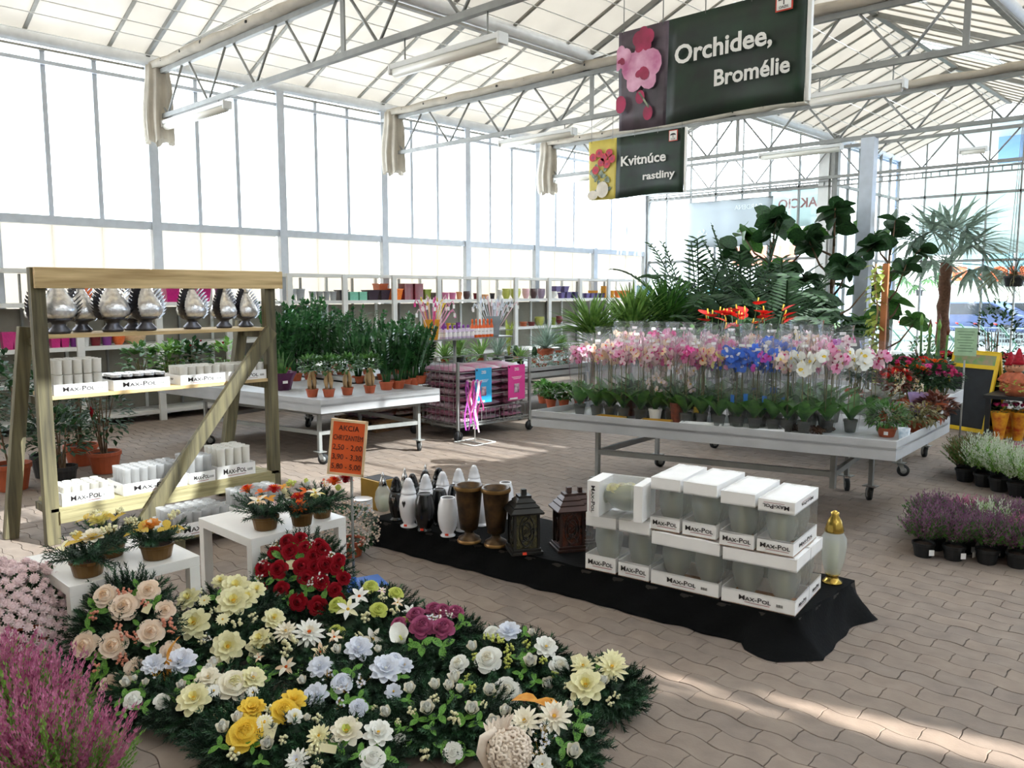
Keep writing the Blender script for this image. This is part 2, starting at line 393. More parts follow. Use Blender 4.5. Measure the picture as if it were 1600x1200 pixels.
for bay in range(4):
    ye = YB1 if bay == 0 else YB2
    for side in (0, 1):
        y = YF
        while y < ye - .01:
            y1 = min(y + 1, ye); inv = any(a < (y + y1) / 2 < b for a, b in VENTS.get((bay, side), []))
            if bay == 3 and side == 1 and 4.4 < y < 6.4:   # unseen skewed slit, added so a sun streak falls on the floor
                pts = [[(0, 4.5), (1, 4.5), (1, 5.92), (0, 5.23)], [(0, 5.23), (.3, 5.437), (.3, 5.6), (0, 5.4)], [(0, 5.4), (1, 6.12), (1, 6.5), (0, 6.5)]]
                if y < 5:
                    for q4 in pts:
                        a4 = [slope_pt(3, 1, t_, y_) for t_, y_ in q4]; m = MB(); m.add([*a4, *[p + V((0, 0, .03)) for p in a4]], [(3, 2, 1, 0), (4, 5, 6, 7), (0, 1, 5, 4), (1, 2, 6, 5), (2, 3, 7, 6), (3, 0, 4, 7)]); m.build('roof_panel', ROOFM, ceil)
            elif inv:
                roof_quad(bay, side, VENT_W, 1, y, y1).build('roof_panel', ROOFM, ceil)
                roof_quad(bay, side, .03, VENT_W, y + .02, y1 - .02, .006).build('glass_pane', GLASS, ceil)
                MB().bar(slope_pt(bay, side, 0, y, -.02), slope_pt(bay, side, VENT_W, y, -.02), .04, .05).build('vent_bar', WHITEP, ceil)
            else: roof_quad(bay, side, 0, 1, y, y1 - .006).build('roof_panel', ROOFM, ceil)
            if y > -1: MB().bar(slope_pt(bay, side, 0, y, -.015), slope_pt(bay, side, 1, y, -.015), .045, .02).build('roof_seam', SEAM, ceil)
            if bay in (1, 2) and y > 8:
                MB().bar(slope_pt(bay, side, 0, y + .5, -.015), slope_pt(bay, side, 1, y + .5, -.015), .03, .02).build('roof_seam', SEAM, ceil)
            y = y1
    MB().bar((XG[bay] + 2.3, YF, ZR - .03), (XG[bay] + 2.3, ye, ZR - .03), .09, .07).build('ridge_beam', GALV, ceil)
for i, x in enumerate(XG):
    ye = YB1 if i == 0 else YB2
    m = MB(); m.tube([(x + (.08 if i == 0 else 0), YF, ZG - .02), (x + (.08 if i == 0 else 0), ye, ZG - .02)], .085, 12); m.build('gutter', LED, ceil)
    MB().bar((x + (.06 if i == 0 else 0), YF, ZG - .14), (x + (.06 if i == 0 else 0), ye, ZG - .14), .06, .03).build('gutter_rail', SEAM, ceil)
for i in range(14):
    x = XG[0] + .5 + i * .62; MB().tube([(x, YF, 4.86 + (i % 2) * .03), (x, YB1, 4.86 + (i % 2) * .03)], .006, 4).build('shading_wire', WHITEP, ceil)

# ---- trusses with the furled shade cloth lying on them
CLOTH = mat('shade_cloth', 'B8B0A2', .85, var=.12, scale=5, bump=.5, bscale=14, tr=.15)
trs = [1.0, 5.0, 9.0, 13.0, 17.0]
for ti, ty in enumerate(trs):
    t = struct('roof_truss'); t.location = (0, ty, 0)
    zt, zb = 4.66, 4.08; x0, x1 = XW + .12, XG[4]
    if ty > 16: ty_ = 0
    MB().bar((x0, 0, zt), (x1, 0, zt), .06, .06).build('top_chord', GALV, t)
    MB().bar((x0, 0, zb), (x1, 0, zb), .06, .06).build('bottom_chord', GALV, t)
    n = 16; dx = (x1 - x0) / n
    for k in range(n):
        xa = x0 + k * dx
        if xa > 4: continue
        MB().tube([(xa + .08, 0, zt), (xa + dx * .5, 0, zb)], .016, 6).build('web_bar', GALV, t)
        MB().tube([(xa + dx * .5, 0, zb), (xa + dx - .08, 0, zt)], .016, 6).build('web_bar', GALV, t)
        if k % 4 == 3: MB().bar((xa + dx, 0, zb), (xa + dx, 0, zt), .06, .02).build('web_post', GALV, t)
    for bay in range(4):   # struts that carry the little gable over each bay
        xr = XG[bay] + 2.3
        for xe in (XG[bay], XG[bay + 1]): MB().bar((xe, 0, zt), (xe, 0, ZG - .1), .1, .05).build('gutter_post', GALV, t)
        MB().bar((xr, 0, ZR - .05), (XG[bay] + .05, 0, ZG), .05, .07).build('rafter', GALV, t)
        MB().bar((xr, 0, ZR - .05), (XG[bay + 1] - .05, 0, ZG), .05, .07).build('rafter', GALV, t)
        if ty < 16:
            for q in (-.55, -.2, .2, .55): MB().tube([(xr - .9, -.1, zt + .15), (xr - .9 + q * .8 + .5, .8, ZR - .5 + q * .1)], .008, 5).build('vent_rod', WHITEP, t)
    # diagonal wind braces up in the roof
    if ty < 16:
        MB().tube([(XG[1], 0, ZG - .1), (XG[1] + 2.3, 2, ZR - .1)], .014, 6).build('wind_brace', GALV, t)
        MB().tube([(XG[2], 0, ZG - .1), (XG[2] + 2.3, 2, ZR - .1)], .014, 6).build('wind_brace', GALV, t)
    if ty > 16 : continue
    lab = ['over the camera end', 'on the nearest truss in view', 'on the truss above the smaller banner', 'on the truss above the square pillar'][ti]
    c = thing('shade_curtain', 'furled beige shade cloth %s, with hanging end' % lab, 'shade cloth', (0, ty, 0))
    m = MB(); pts = []; N = 60
    for i in range(N + 1):
        x = XW + .35 + (x1 - XW - .5) * i / N; pts.append((x, -.02 + .006 * math.sin(i * 1.7), 4.755 + .012 * math.sin(i * 2.3)))
    m.s = True
    prof = [(-.085, -.055), (.08, -.055), (.1, .01), (.03, .05), (-.06, .045), (-.1, 0)]
    vs = []
    for i, p in enumerate(pts):
        for k, (a, b) in enumerate(prof): vs.append((p[0], p[1] + a * (1 + .15 * math.sin(i * 2.1 + k)), p[2] + b * (1 + .2 * math.sin(i * 1.3 + k * 2))))
    m.add(vs, [(i * 6 + k, i * 6 + (k + 1) % 6, i * 6 + 6 + (k + 1) % 6, i * 6 + 6 + k) for i in range(N) for k in range(6)])
    m.build('furled_cloth', CLOTH, c)
    m = MB(); nz, na = 10, 44; vs = []
    for j in range(nz + 1):
        z = 4.76 - 1.02 * j / nz - (.03 * math.sin(j) if j == nz else 0)
        for k in range(na):
            a = 2 * math.pi * k / na; rr = (1 + .22 * math.sin(a * 9 + j * .12) * (.4 + .6 * j / nz)) * (.8 + .25 * math.sin(j / nz * 2.4))
            vs.append((XW + .42 + .19 * rr * math.cos(a) + .015 * math.sin(j * .7), .16 * rr * math.sin(a), z - (.03 * math.sin(a * 5) if j == nz else 0)))
    m.s = True; m.add(vs, [(j * na + k, (j + 1) * na + k, (j + 1) * na + (k + 1) % na, j * na + (k + 1) % na) for j in range(nz) for k in range(na)] + [tuple(range(na))])
    m.build('hanging_end', CLOTH, c)
    m = MB()
    for k in range(12): m.box((XW + .8 + k * .55, -.11, 4.75), (.025, .02, .03))
    m.build('clips', BLACK, c, kind='stuff')
pl = struct('pillar'); pl.location = (-4.85, 13, 0)
MB().box((0, 0, 2.03), (.2, .17, 4.06)).build('steel_post', GALVW, pl)
MB().box((0, 0, .02), (.32, .3, .04)).build('base_plate', GALV, pl)

# ---- strip lights
TUBE = mat('lamp_cover', 'EDEAE0', .3, var=.02)
def lamp(pa, pb, Y, label):
    a, b = PY(*pa, Y), PY(*pb, Y); c = (a + b) / 2; L = (b - a).length; z = (a.z + b.z) / 2
    t = thing('strip_light', label, 'lamp', (c.x, Y, z))
    MB().box((0, 0, .02), (L, .11, .05)).build('housing', WHITEP, t, bevel=.008)
    m = MB(); m.tube([(-L / 2 + .03, 0, -.03), (L / 2 - .03, 0, -.03)], .048, 10); m.build('diffuser', TUBE, t)
    for s_ in (-1, 1):
        MB().tube([(s_ * L * .38, 0, .04), (s_ * L * .38, 0, 4.06 - z)], .008, 5).build('hanger', GALV, t)
        MB().box((s_ * L / 2, 0, 0), (.03, .12, .1)).build('end_cap', WHITEP, t, bevel=.01)
lamp((258, 187), (355, 172), 5, 'strip light hanging beside the nearest hanging cloth end at the left wall')
lamp((615, 105), (785, 65), 5, 'largest strip light, under the nearest truss left of the big banner')
lamp((783, 222), (897, 208), 9, 'strip light hanging just left of the smaller yellow and black banner')
lamp((868, 282), (935, 274), 13, 'far strip light partly behind the smaller banner')
lamp((1263, 152), (1414, 134), 9, 'strip light under the roof right of the big banner')
lamp((1188, 245), (1315, 228), 13, 'strip light hanging left of the square pillar')
lamp((1502, 229), (1540, 240), 17, 'small far strip light right of the pillar')

# ---- banners
BBLK = mat('banner_black_print', '14201A', .5, var=.35, scale=5, col2='12301C', bump=.15, bscale=4)
BWHT = mat('banner_letter_white', 'E4E2DC', .5, var=.02)
BGREY = mat('banner_photo_ground', '3A3238', .5, var=.5, scale=3, col2='6A5A66')
BYEL = mat('banner_yellow_print', 'CDBB56', .55, var=.08)
PINKP = mat('printed_pink_petal', 'D06A9C', .5, var=.25, scale=7, col2='E9B6CF')
ROSEP = mat('printed_rose_red', 'C02438', .5, var=.25, scale=30)
MAGP = mat('printed_magenta', 'A01C4C', .5, var=.3, scale=9)
GREENP = mat('printed_leaf_green', '3C5236', .5, var=.4, scale=20, col2='9AA68C')
LOGOR = mat('logo_red', 'C8402C', .5, var=.02)
def blob(mb, cx, cz, rx, rz, y, a=0., n=12, pt=1.):
    vs = []
    for k in range(n):
        t = 2 * math.pi * k / n; x = rx * math.cos(t) * (1 - .25 * (pt - 1) * math.cos(t)); z = rz * math.sin(t)
        vs.append((cx + x * math.cos(a) - z * math.sin(a), y, cz + x * math.sin(a) + z * math.cos(a)))
    mb.add(vs, [tuple(range(n))])
def banner(x0, x1, z0, z1, Y, label, split, kind, lines):
    t = thing('hanging_banner', label, 'banner', ((x0 + x1) / 2, Y, z0)); W, H = x1 - x0, z1 - z0
    def sheet(a, b, nm, m, y=0., th=.004):
        n = 14; vs = []
        for i in range(n + 1):
            x = a + (b - a) * i / n
            for j in range(7): z = H * j / 6; vs.append((x, y + .018 * math.sin(x * 7 + j * .4) * (1 - j / 6), z + .012 * math.sin(x * 5) * (1 - j / 6)))
        mb = MB(); mb.s = True; mb.add(vs, [(i * 7 + j, i * 7 + 7 + j, i * 7 + 8 + j, i * 7 + 1 + j) for i in range(n) for j in range(6)])
        o = mb.build(nm, m, t); s_ = o.modifiers.new('solid', 'SOLIDIFY'); s_.thickness = th; return o
    a = -W / 2; sheet(a + split * W, W / 2, 'printed_sheet', BBLK); sheet(a, a + split * W, 'photo_print', BGREY if kind == 'orchid' else BYEL)
    y = -.028; mb = MB()
    if kind == 'orchid':
        sw = split * W
        def flower(cx, cz, s_, pal):
            mb.m = pal
            for k in range(5):
                an = R(90 + 72 * k); blob(mb, cx + s_ * .5 * math.cos(an), cz + s_ * .5 * math.sin(an), s_ * .55, s_ * (.42 if k in (0, 2, 3) else .6), y - .0008 * k, an)
            mb.m = 1; blob(mb, cx + s_ * .15, cz - s_ * .22, s_ * .3, s_ * .24, y - .006, R(-60)); blob(mb, cx - s_ * .1, cz - s_ * .2, s_ * .2, s_ * .15, y - .0065, R(200))
        flower(a + sw * .52, H * .58, H * .24, 0); flower(a + sw * .55, H * .86, H * .13, 1); flower(a + sw * .1, H * .72, H * .13, 0)
        mb.m = 1
        for cx, cz, r_ in ((.5, .3, .07), (.66, .13, .075), (.1, .26, .09)): blob(mb, a + sw * cx, H * cz, H * r_ * .8, H * r_, y - .001)
        mb.m = 2; mb.add([(a + sw * .46, y - .002, H * .35), (a + sw * .5, y - .002, H * .35), (a + sw * .7, y - .002, H * .18), (a + sw * .66, y - .002, H * .18)], [(0, 1, 2, 3)])
        mats = [PINKP, MAGP, GREENP]
    else:
        sw = split * W
        random.seed(3)
        for k in range(16):
            mb.m = 1; blob(mb, a + sw * uni(.15, .85), H * uni(.12, .55), H * .06, H * .035, y + .001 + k * .0001, uni(0, 3))
        for cx, cz in ((.2, .72), (.42, .78), (.6, .7), (.78, .76), (.5, .62), (.3, .5), (.7, .58), (.88, .66)):
            mb.m = 0; blob(mb, a + sw * cx, H * cz, H * .075, H * .07, y - .003); mb.m = 3; blob(mb, a + sw * cx, H * cz, H * .03, H * .028, y - .004)
        mb.m = 2; blob(mb, a + sw * .55, H * .16, sw * .22, H * .14, y - .003); blob(mb, a + sw * .2, H * .08, sw * .2, H * .08, y - .004)
        mats = [ROSEP, GREENP, mat('printed_cream', 'D8D0C0', .6), MAGP]
    mb.v = [(min(max(x_, a + .004), a + split * W - .004), y_, min(max(z_, .006), H - .006)) for x_, y_, z_ in mb.v]
    mb.build('flower_picture', mats, t); MB().box((W / 2 + .012, .01, H / 2), (.026, .03, H)).build('white_hem', BWHT, t)
    for body, cx, cz, h, wd in lines: text('lettering', body, BWHT, (a + W * cx, y - .004, H * cz), (1, 0, 0), (0, 0, 1), h, t, bold=.035, width=wd * W)
    lx, lz = a + W * .9, H * .89; s_ = H * .17
    mb = MB(); mb.box((lx, y, lz), (s_ * .95, .004, s_)); lg = mb.build('logo_panel', LOGOR, t)
    MB().box((lx, y - .004, lz), (s_ * .8, .003, s_ * .86)).build('logo_ground', BWHT, lg)
    mb = MB(); n = 10; pts = [(lx + s_ * .32 * math.cos(math.pi * k / n), y - .007, lz + s_ * .02 + s_ * .2 * math.sin(math.pi * k / n)) for k in range(n + 1)]
    for q, w_ in ((0, 1),): mb.add([*pts, (lx + s_ * .12, y - .007, lz + .06 * s_), (lx - s_ * .12, y - .007, lz + .06 * s_)], [tuple(range(n + 3))])
    mb.add([(lx - s_ * .03, y - .007, lz - s_ * .2), (lx + s_ * .03, y - .007, lz - s_ * .2), (lx + s_ * .03, y - .007, lz + s_ * .1), (lx - s_ * .03, y - .007, lz + s_ * .1)], [(0, 1, 2, 3)])
    mb.build('palm_tree_mark', INK, lg); text('logo_lettering', 'OAZIS', INK, (lx, y - .008, lz - s_ * .32), (1, 0, 0), (0, 0, 1), s_ * .13, lg)
    for k in range(5):
        MB().tube([(a + W * (.03 + k * .235), 0, H - .02), (a + W * (.03 + k * .235), 0, 4.06 - z0)], .004, 5).build('cord', GALV, t)
banner(-3.68, -2.27, 2.91, 3.6, 5, 'large black banner with pink orchid photo hanging from the nearest truss', .3, 'orchid',
       [('Orchidee,', .6, .62, .118, .5), ('Bromélie', .75, .33, .1, .37)])
banner(-7.1, -5.6, 2.98, 3.76, 9, 'smaller black and yellow banner with red roses photo hanging farther back', .31, 'rose',
       [('Kvitnúce', .6, .58, .12, .46), ('rastliny', .76, .3, .09, .32)])
# ================================================================ plants: materials, blooms and growing rules
LG = lambda n, c, c2, tr=.25, r=.45: mat('leaf_' + n, c, r, var=.3, scale=12, col2=c2, tr=tr)
L_DARK = LG('dark_green', '1F3A22', '35592F', .25, .6); L_MID = LG('mid_green', '2F5A2A', '56863A'); L_LIGHT = LG('light_green', '5C8F3C', '8DBB55')
L_BLUE = LG('blue_green', '6F8878', '9DB0A0'); L_ZZ = LG('glossy_green', '1E4426', '3A6B38', .2, .25); L_PINE = LG('pine_green', '142B1C', '26482F', .05, .6)
L_PINE2 = LG('pine_tip_green', '22442C', '3C6A44', .05, .6); L_YUC = LG('yucca_green', '4F7A38', '86A955'); L_RED = LG('bronze', '5A2A28', '7C4A34'); L_YEL = LG('lime', '93A843', 'BDC765')
L_SILK = LG('silk_green', '4C8A2C', '7DB84A', .3); L_BRN = LG('olive_brown', '5D5F34', '83774A')
BARK = mat('bark', '6B5540', .85, var=.3, scale=18, bump=.6); TAN = mat('pale_trunk', 'A98A62', .8, var=.2, scale=14, bump=.3)
F = lambda n, c, c2, tr=.12: mat('petal_' + n, c, .6, var=.12, scale=30, col2=c2, tr=tr, spec=.2)
F_PEACH = F('peach', 'F0CFA8', 'F8E0C4'); F_PEACH2 = F('peach_edge', 'F4DEC8', 'FAECDC'); F_CREAM = F('cream', 'EDE7B6', 'F5F2D0'); F_YEL = F('yellow', 'F0C83A', 'F8E06A'); F_YELL = F('soft_yellow', 'EFE38A', 'F5EDA8')
F_WHITE = F('white', 'EEEFE8', 'F8F8F4'); F_COOL = F('cool_white', 'DCE2F0', 'F0F3FA'); F_IVORY = F('ivory', 'F0E9D4', 'F8F4E6'); F_RED = F('deep_red', '8A0F1E', 'B01A2C', .15); F_RED2 = F('dark_red', '5E0A16', '7A0F1E', .1)
F_MAUVE = F('mauve', '9C3F68', 'BC6A8E', .2); F_LIME = F('lime', 'C3CC5A', 'DDE38A'); F_ORG = F('orange', 'D9501C', 'EE7A2A', .25); F_ORG2 = F('amber', 'E0902E', 'F0B458', .25); F_PINKB = F('salmon_berry', 'D98A72', 'E8A78E')
F_PINK = F('pink', 'E58AB8', 'F3B5D2'); F_HOT = F('hot_pink', 'D23C8C', 'E868A8'); F_PALE = F('pale_pink', 'F0CCD6', 'F8E2E6'); F_PURP = F('purple', 'A83AA6', 'C864C4'); F_BLUE = F('dyed_blue', '1E56D0', '4A86EE'); F_LBLUE = F('light_blue', '6FA6D8', '9CC4E8')
F_SPOT = F('speckled_white', 'E8D0CC', 'F2E8E4'); F_SCAR = F('scarlet', 'BE1A18', 'D8302A', .2); F_MAG = F('magenta', 'B8245E', 'D84A86', .25); F_HEAD = F('core_gold', 'D8A02A', 'E6C050', 0)
F_MUM = F('mum_pink', 'E8CCD0', 'F6E6E6'); F_MUMC = F('mum_centre', 'C98FA4', 'DDA9B6'); F_HTH = F('heather_magenta', '98406A', 'CE86A6', .2); F_HTH2 = F('heather_dusky', '664256', '95708A', .2); F_HTW = F('heather_white', 'BFC8B0', 'D8DECB', .2)
GOLDP = mat('bronze_painted_pot', '6A4E2A', .4, .5, var=.15)

# ---- blooms of radius about one, facing +Z
def bl_rose(b=(.0,), core=1):
    m = MB()
    for k, (n, r0, t0, t1, L, W) in enumerate([(3, .05, 88, 105, .45, .5), (4, .14, 84, 98, .5, .6), (4, .25, 76, 84, .52, .72), (5, .36, 58, 62, .52, .85), (6, .44, 36, 28, .58, .95), (5, .4, 14, -2, .72, 1.05)]):
        m.m = 0 if k < 3 else core
        for i in range(n): m.petal(2 * math.pi * (i + .5 * k + uni(-.1, .1)) / n, r0, R(t0 + uni(-6, 6)), R(t1 + uni(-8, 8)), L, W, .3, 4, .62, (0, 0, .1 - .09 * k), .6)
    m.m = 0; m.sphere((0, 0, .2), .2, 7, 5); m.m = core; m.sphere((0, 0, -.2), .58, 10, 7)
    return m
def bl_lotus(layers=((5, .08, 75, 62, .5, .4), (7, .14, 55, 46, .68, .5), (8, .18, 34, 26, .84, .58), (8, .2, 12, 8, .92, .62)), pt=.6, core=True, sharp=False):
    m = MB()
    for k, (n, r0, t0, t1, L, W) in enumerate(layers):
        m.m = 0 if k == 0 else 1
        for i in range(n): m.petal(2 * math.pi * (i + .5 * k + uni(-.08, .08)) / n, r0, R(t0 + uni(-6, 6)), R(t1 + uni(-10, 10)), L, W, .25, 4, pt, (0, 0, .1 - .07 * k), .4, sharp)
    if core: m.m = 2; m.sphere((0, 0, .14), .15, 8, 5); m.m = 1; m.sphere((0, 0, -.18), .36, 8, 6); m.m = 2
    return m
def bl_daisy(n=15, W=.22): return bl_lotus(((n, .12, 14, -4, .85, W), (n, .12, 30, 12, .72, W)), .6, True, True)
def bl_lily(n=6): return bl_lotus(((3, .04, 45, -5, 1.0, .46), (3, .06, 38, -12, 1.0, .4)), .45, True, True)
def bl_bud():
    m = MB()
    for k, (n, r0, t0, t1, L, W) in enumerate([(3, .05, 80, 105, .8, .5), (5, .18, 70, 95, .85, .6), (5, .25, 55, 70, .7, .6)]):
        m.m = 0 if k < 2 else 1
        for i in range(n): m.petal(2 * math.pi * (i + .5 * k) / n, r0, R(t0), R(t1), L, W, .5, 3, .6, (0, 0, -.1 * k), .6)
    return m
def bl_orchid():
    m = MB(); m.m = 0
    for i, (a, L, W) in enumerate(((90, .9, .62), (210, .85, .55), (330, .85, .55), (8, .95, 1.0), (172, .95, 1.0))):
        m.petal(R(a), .04, R(18), R(-6), L, W, .12, 3, .55, (0, 0, .02 * i), .4)
    m.m = 2; m.petal(R(270), .02, R(60), R(-20), .5, .42, .5, 3, .5, (0, 0, .06), .5); m.sphere((0, 0, .1), .12, 6, 4); return m
def bl_calla():
    m = MB(); vs = []; n, k = 16, 6
    for j in range(k):
        t = j / (k - 1)
        for i in range(n):
            a = 2 * math.pi * i / n; r = .1 + .55 * t ** 1.4 * (1 + .5 * max(0, math.cos(a)) ** 2 * t)
            vs.append((r * math.cos(a) * (1.25 if math.cos(a) > 0 else .8), r * math.sin(a) * .9, 1.1 * t - .5 + (.35 * t * t * (-math.cos(a)))))
    m.s = True; m.add(vs, [(j * n + i, j * n + (i + 1) % n, (j + 1) * n + (i + 1) % n, (j + 1) * n + i) for j in range(k - 1) for i in range(n)])
    m.m = 2; m.tube([(0, 0, -.4), (.05, 0, .5)], .07, 6); return m
def bl_mum():
    m = MB()
    m.m = 1; m.sphere((0, 0, .15), .55, 8, 6); m.m = 0
    for k, (n, t0, L) in enumerate(((7, 75, .6), (9, 48, .85), (11, 20, .95), (10, -10, .9))):
        m.m = 0 if k < 1 else 1
        for i in range(n): m.petal(2 * math.pi * (i + .5 * k) / n, .05, R(t0), R(t0 + 20), L, .42, .2, 2, .6, (0, 0, .1), .6)
    return m
def bl_berries():
    m = MB(); random.seed(5)
    for k in range(9):
        p = V((uni(-.6, .6), uni(-.6, .6), uni(0, .5))); m.sphere(p, uni(.17, .27), 6, 4); m.m = 2
        m.tube([p, p * .5 - V((0, 0, .5))], .03, 3, False); m.m = 0
    return m
def bl_spray():
    m = MB(); random.seed(9)
    for k in range(14):
        p = V((uni(-.9, .9), uni(-.9, .9), uni(.2, .9)))
        for i in range(5): m.petal(2 * math.pi * i / 5, .02, R(20), R(0), .17, .15, .2, 1, .5, p, .6)
        m.m = 2; m.tube([p, p * .3 - V((0, 0, .4))], .02, 3, False); m.m = 0
    return m
def bl_leaves(n=3, L=1.15, W=.6):
    m = MB()
    for i in range(n):
        a = 2 * math.pi * i / n + uni(-.2, .2); m.leaf((0, 0, 0), (math.cos(a), math.sin(a), uni(.2, .6)), L * uni(.8, 1.1), W, 4, .25, .12)
    return m
BL = dict(rose=bl_rose, lotus=bl_lotus, daisy=bl_daisy, lily=bl_lily, bud=bl_bud, orchid=bl_orchid, calla=bl_calla, mum=bl_mum, berries=bl_berries, spray=bl_spray, leaves=bl_leaves, dahlia=lambda: bl_lotus(((7, .08, 70, 55, .5, .26), (10, .14, 50, 38, .72, .28), (12, .18, 30, 18, .9, .3), (12, .2, 8, 0, .95, .3)), .6, True, True))
BM_ = {}
def bloom(kind, c0, c1=None, c2=None):
    c1 = c1 or c0; c2 = c2 or F_HEAD; k = (kind, c0.name, c1.name, c2.name)
    if k not in BM_:
        st = random.getstate(); random.seed(len(BM_)); BM_[k] = BL[kind]().mesh(kind, c0, c1, c2); random.setstate(st)
    return BM_[k]
PARTN = dict(rose='rose', lotus='open_bloom', daisy='daisy', lily='lily', bud='rosebud', orchid='orchid_bloom', calla='calla_lily', mum='blossom', berries='berry_cluster', spray='small_flower_spray', leaves='leaf_cluster', dahlia='dahlia')
def put_bloom(parent, me, kind, loc, nrm, r, spin=None, label=None):
    o = link(PARTN.get(kind, kind), me, parent, label); n = V(nrm).normalized()
    q = n.to_track_quat('Z', 'Y') @ Quaternion((0, 0, 1), uni(0, 6.28) if spin is None else spin)
    o.rotation_mode = 'QUATERNION'; o.rotation_quaternion = q; o.location = loc; o.scale = (r, r, r); return o

# ---- foliage, local to a plant that stands at the origin
def pot(parent, r, h, m=TERRA, soil=True, taper=.75, name='pot', rim=True, z=0.):
    b = MB(); pr = [(r * taper * .9, 0), (r * taper, .004), (r * .96, h * .82)]
    if rim: pr += [(r * 1.0, h * .82), (r * 1.03, h * .84), (r * 1.03, h)]
    else: pr += [(r, h)]
    pr += [(r * .93, h), (r * .9, h * .86), (0.0001, h * .85)]
    b.lathe([(a, c + z) for a, c in pr], 18, cap=True, smooth=False)
    p = b.build(name, m, parent)
    if soil: MB().lathe([(r * .9, h * .86 + z), (0.0001, h * .9 + z)], 14, cap=False).build('soil', SOIL, p)
    return p
def bush(b, c, rx, rz, n, L, W, droop=.15, up=.25, nseg=2, shell=.55):
    for _ in range(n):
        d = V((uni(-1, 1), uni(-1, 1), uni(-.8, 1)))
        if d.length > 1 or d.length < .15: d = d.normalized() * uni(.4, 1)
        d = d.normalized() * (shell + (1 - shell) * d.length)
        p = V(c) + V((d.x * rx, d.y * rx, d.z * rz)); dd = V((d.x + uni(-.5, .5), d.y + uni(-.5, .5), d.z * .5 + up + uni(-.4, .4)))
        b.leaf(p, dd, L * uni(.7, 1.2), W * uni(.8, 1.2), nseg, droop)
    return b
def stems(b, n, h, r, base=.02, thick=.008, z0=0.):
    for _ in range(n):
        a = uni(0, 6.28); q = uni(.2, 1) * r
        b.tube([(base * math.cos(a), base * math.sin(a), z0), (q * .5 * math.cos(a), q * .5 * math.sin(a), z0 + h * .5), (q * math.cos(a + .3), q * math.sin(a + .3), z0 + h)], [thick, thick * .8, thick * .5], 5, False)
    return b
def spiky(b, c, n, L, W, spread=1., droop=.3, lo=0.05, nseg=3):
    for _ in range(n):
        a = uni(0, 6.28); e = R(uni(5, 88)) if spread >= 1 else R(uni(90 - 85 * spread, 88))
        b.leaf(c, (math.cos(a) * math.cos(e), math.sin(a) * math.cos(e), math.sin(e) + lo), L * uni(.75, 1.1), W, nseg, droop * uni(.2, 1), .25)
    return b
def frond(b, p, d, L, nl, ll, lw, droop=.5, st=None):
    """a feather leaf: midrib with paired leaflets"""
    p, d = V(p), V(d).normalized(); side = d.cross(V((0, 0, 1))); side = side.normalized() if side.length > .05 else V((1, 0, 0)); pts = [p.copy()]
    nrm = side.cross(d)
    for i in range(nl):
        t = i / nl; dd = (d - V((0, 0, 1)) * droop * t * t * 1.6).normalized(); p = p + dd * (L / nl); pts.append(p.copy())
        if t > .12:
            q = max(.42, math.sin(math.pi * min(1, t * .8 + .2)) ** .6)
            for s_ in (-1, 1): b.leaf(p, dd * .6 + side * s_ + nrm * .2, ll * q * uni(.85, 1.1), lw, 2, .15, .05, up=(.55, -.6, .55))
    b.tube(pts, [lw * .35] * len(pts), 3, False)
def zz_stem(b, p, d, L, n=14, lw=.03):
    p, d = V(p), V(d).normalized(); pts = [p.copy()]; side = d.cross(V((math.cos(uni(0, 6)), math.sin(uni(0, 6)), .1))).normalized()
    for i in range(n):
        t = i / n; d = (d + V((d.x, d.y, 0)) * .02).normalized(); p = p + d * (L / n); pts.append(p.copy())
        if t > .18:
            for s_ in (-1, 1): b.leaf(p, d * .75 + side * s_ * .8, lw * 2.4 * (1 - .3 * t), lw * 1.35, 2, .05, .1, up=(uni(-.6, .6), -.7, .5))
    b.leaf(p, d, lw * 2.2, lw, 2, 0, .1); b.tube(pts, [.009] * (len(pts) - 1) + [.004], 5, False)
def fan_palm(b, c, n, L, lp=.5, droop=.45, nf=13, W=.045):
    for k in range(n):
        a = 2 * math.pi * k / n + uni(-.3, .3); e = R(uni(-20, 75)); d = V((math.cos(a) * math.cos(e), math.sin(a) * math.cos(e), math.sin(e)))
        q = V(c) + d * lp * L; b.tube([c, q], .007, 4, False); s_ = d.cross(V((0, 0, 1))).normalized()
        for i in range(nf):
            t = (i / (nf - 1) - .5) * R(200); b.leaf(q, d * math.cos(t) + s_ * math.sin(t), L * (1 - .25 * abs(t) / 1.7) * .75, W * L / .7, 2, droop * uni(.4, 1.4), .1)
# ================================================================ outside, beyond the glass
GRND = mat('outdoor_paving', '646664', .9, var=.08, scale=3); LAWN = mat('lawn', '5E7A3C', .95, var=.2, scale=20)
mb = MB(); mb.prism([(-60, 22.3), (30, 22.3), (30, 90), (-60, 90)], -.3, -.06); mb.prism([(-60, 17.5), (-7.4, 17.5), (-7.4, 22.3), (-60, 22.3)], -.3, -.06); struct('ground', mb, GRND)
mb = MB(); mb.prism([(-34, 40), (-12, 40), (-12, 46), (-34, 46)], -.06, .02); tag(mb.build('lawn', LAWN), 'strip of lawn outside the back glass wall', 'lawn', kind='stuff')
BL1 = mat('pale_blue_cladding', '5E8EC4', .5, var=.05, scale=1); CREAMW = mat('cream_render', 'D8D6C2', .7, var=.04); TEAL = mat('teal_glass', '4E8C96', .2, var=.2, scale=.6, spec=.8)
ORGL = mat('orange_sign_letter', 'E85A22', .5, var=.05); CARB = mat('dark_blue_car_paint', '35476E', .3, .2, coat=.5); CARG = mat('grey_car_paint', '6C747C', .3, .3, coat=.5); TYRE = RUBBER; WIN = mat('dark_car_glass', '1A222A', .08, var=.1)
t = thing('hotel_building', 'pale blue and cream hotel building with orange letters outside the back glass', 'building', (-7, 46, 0))
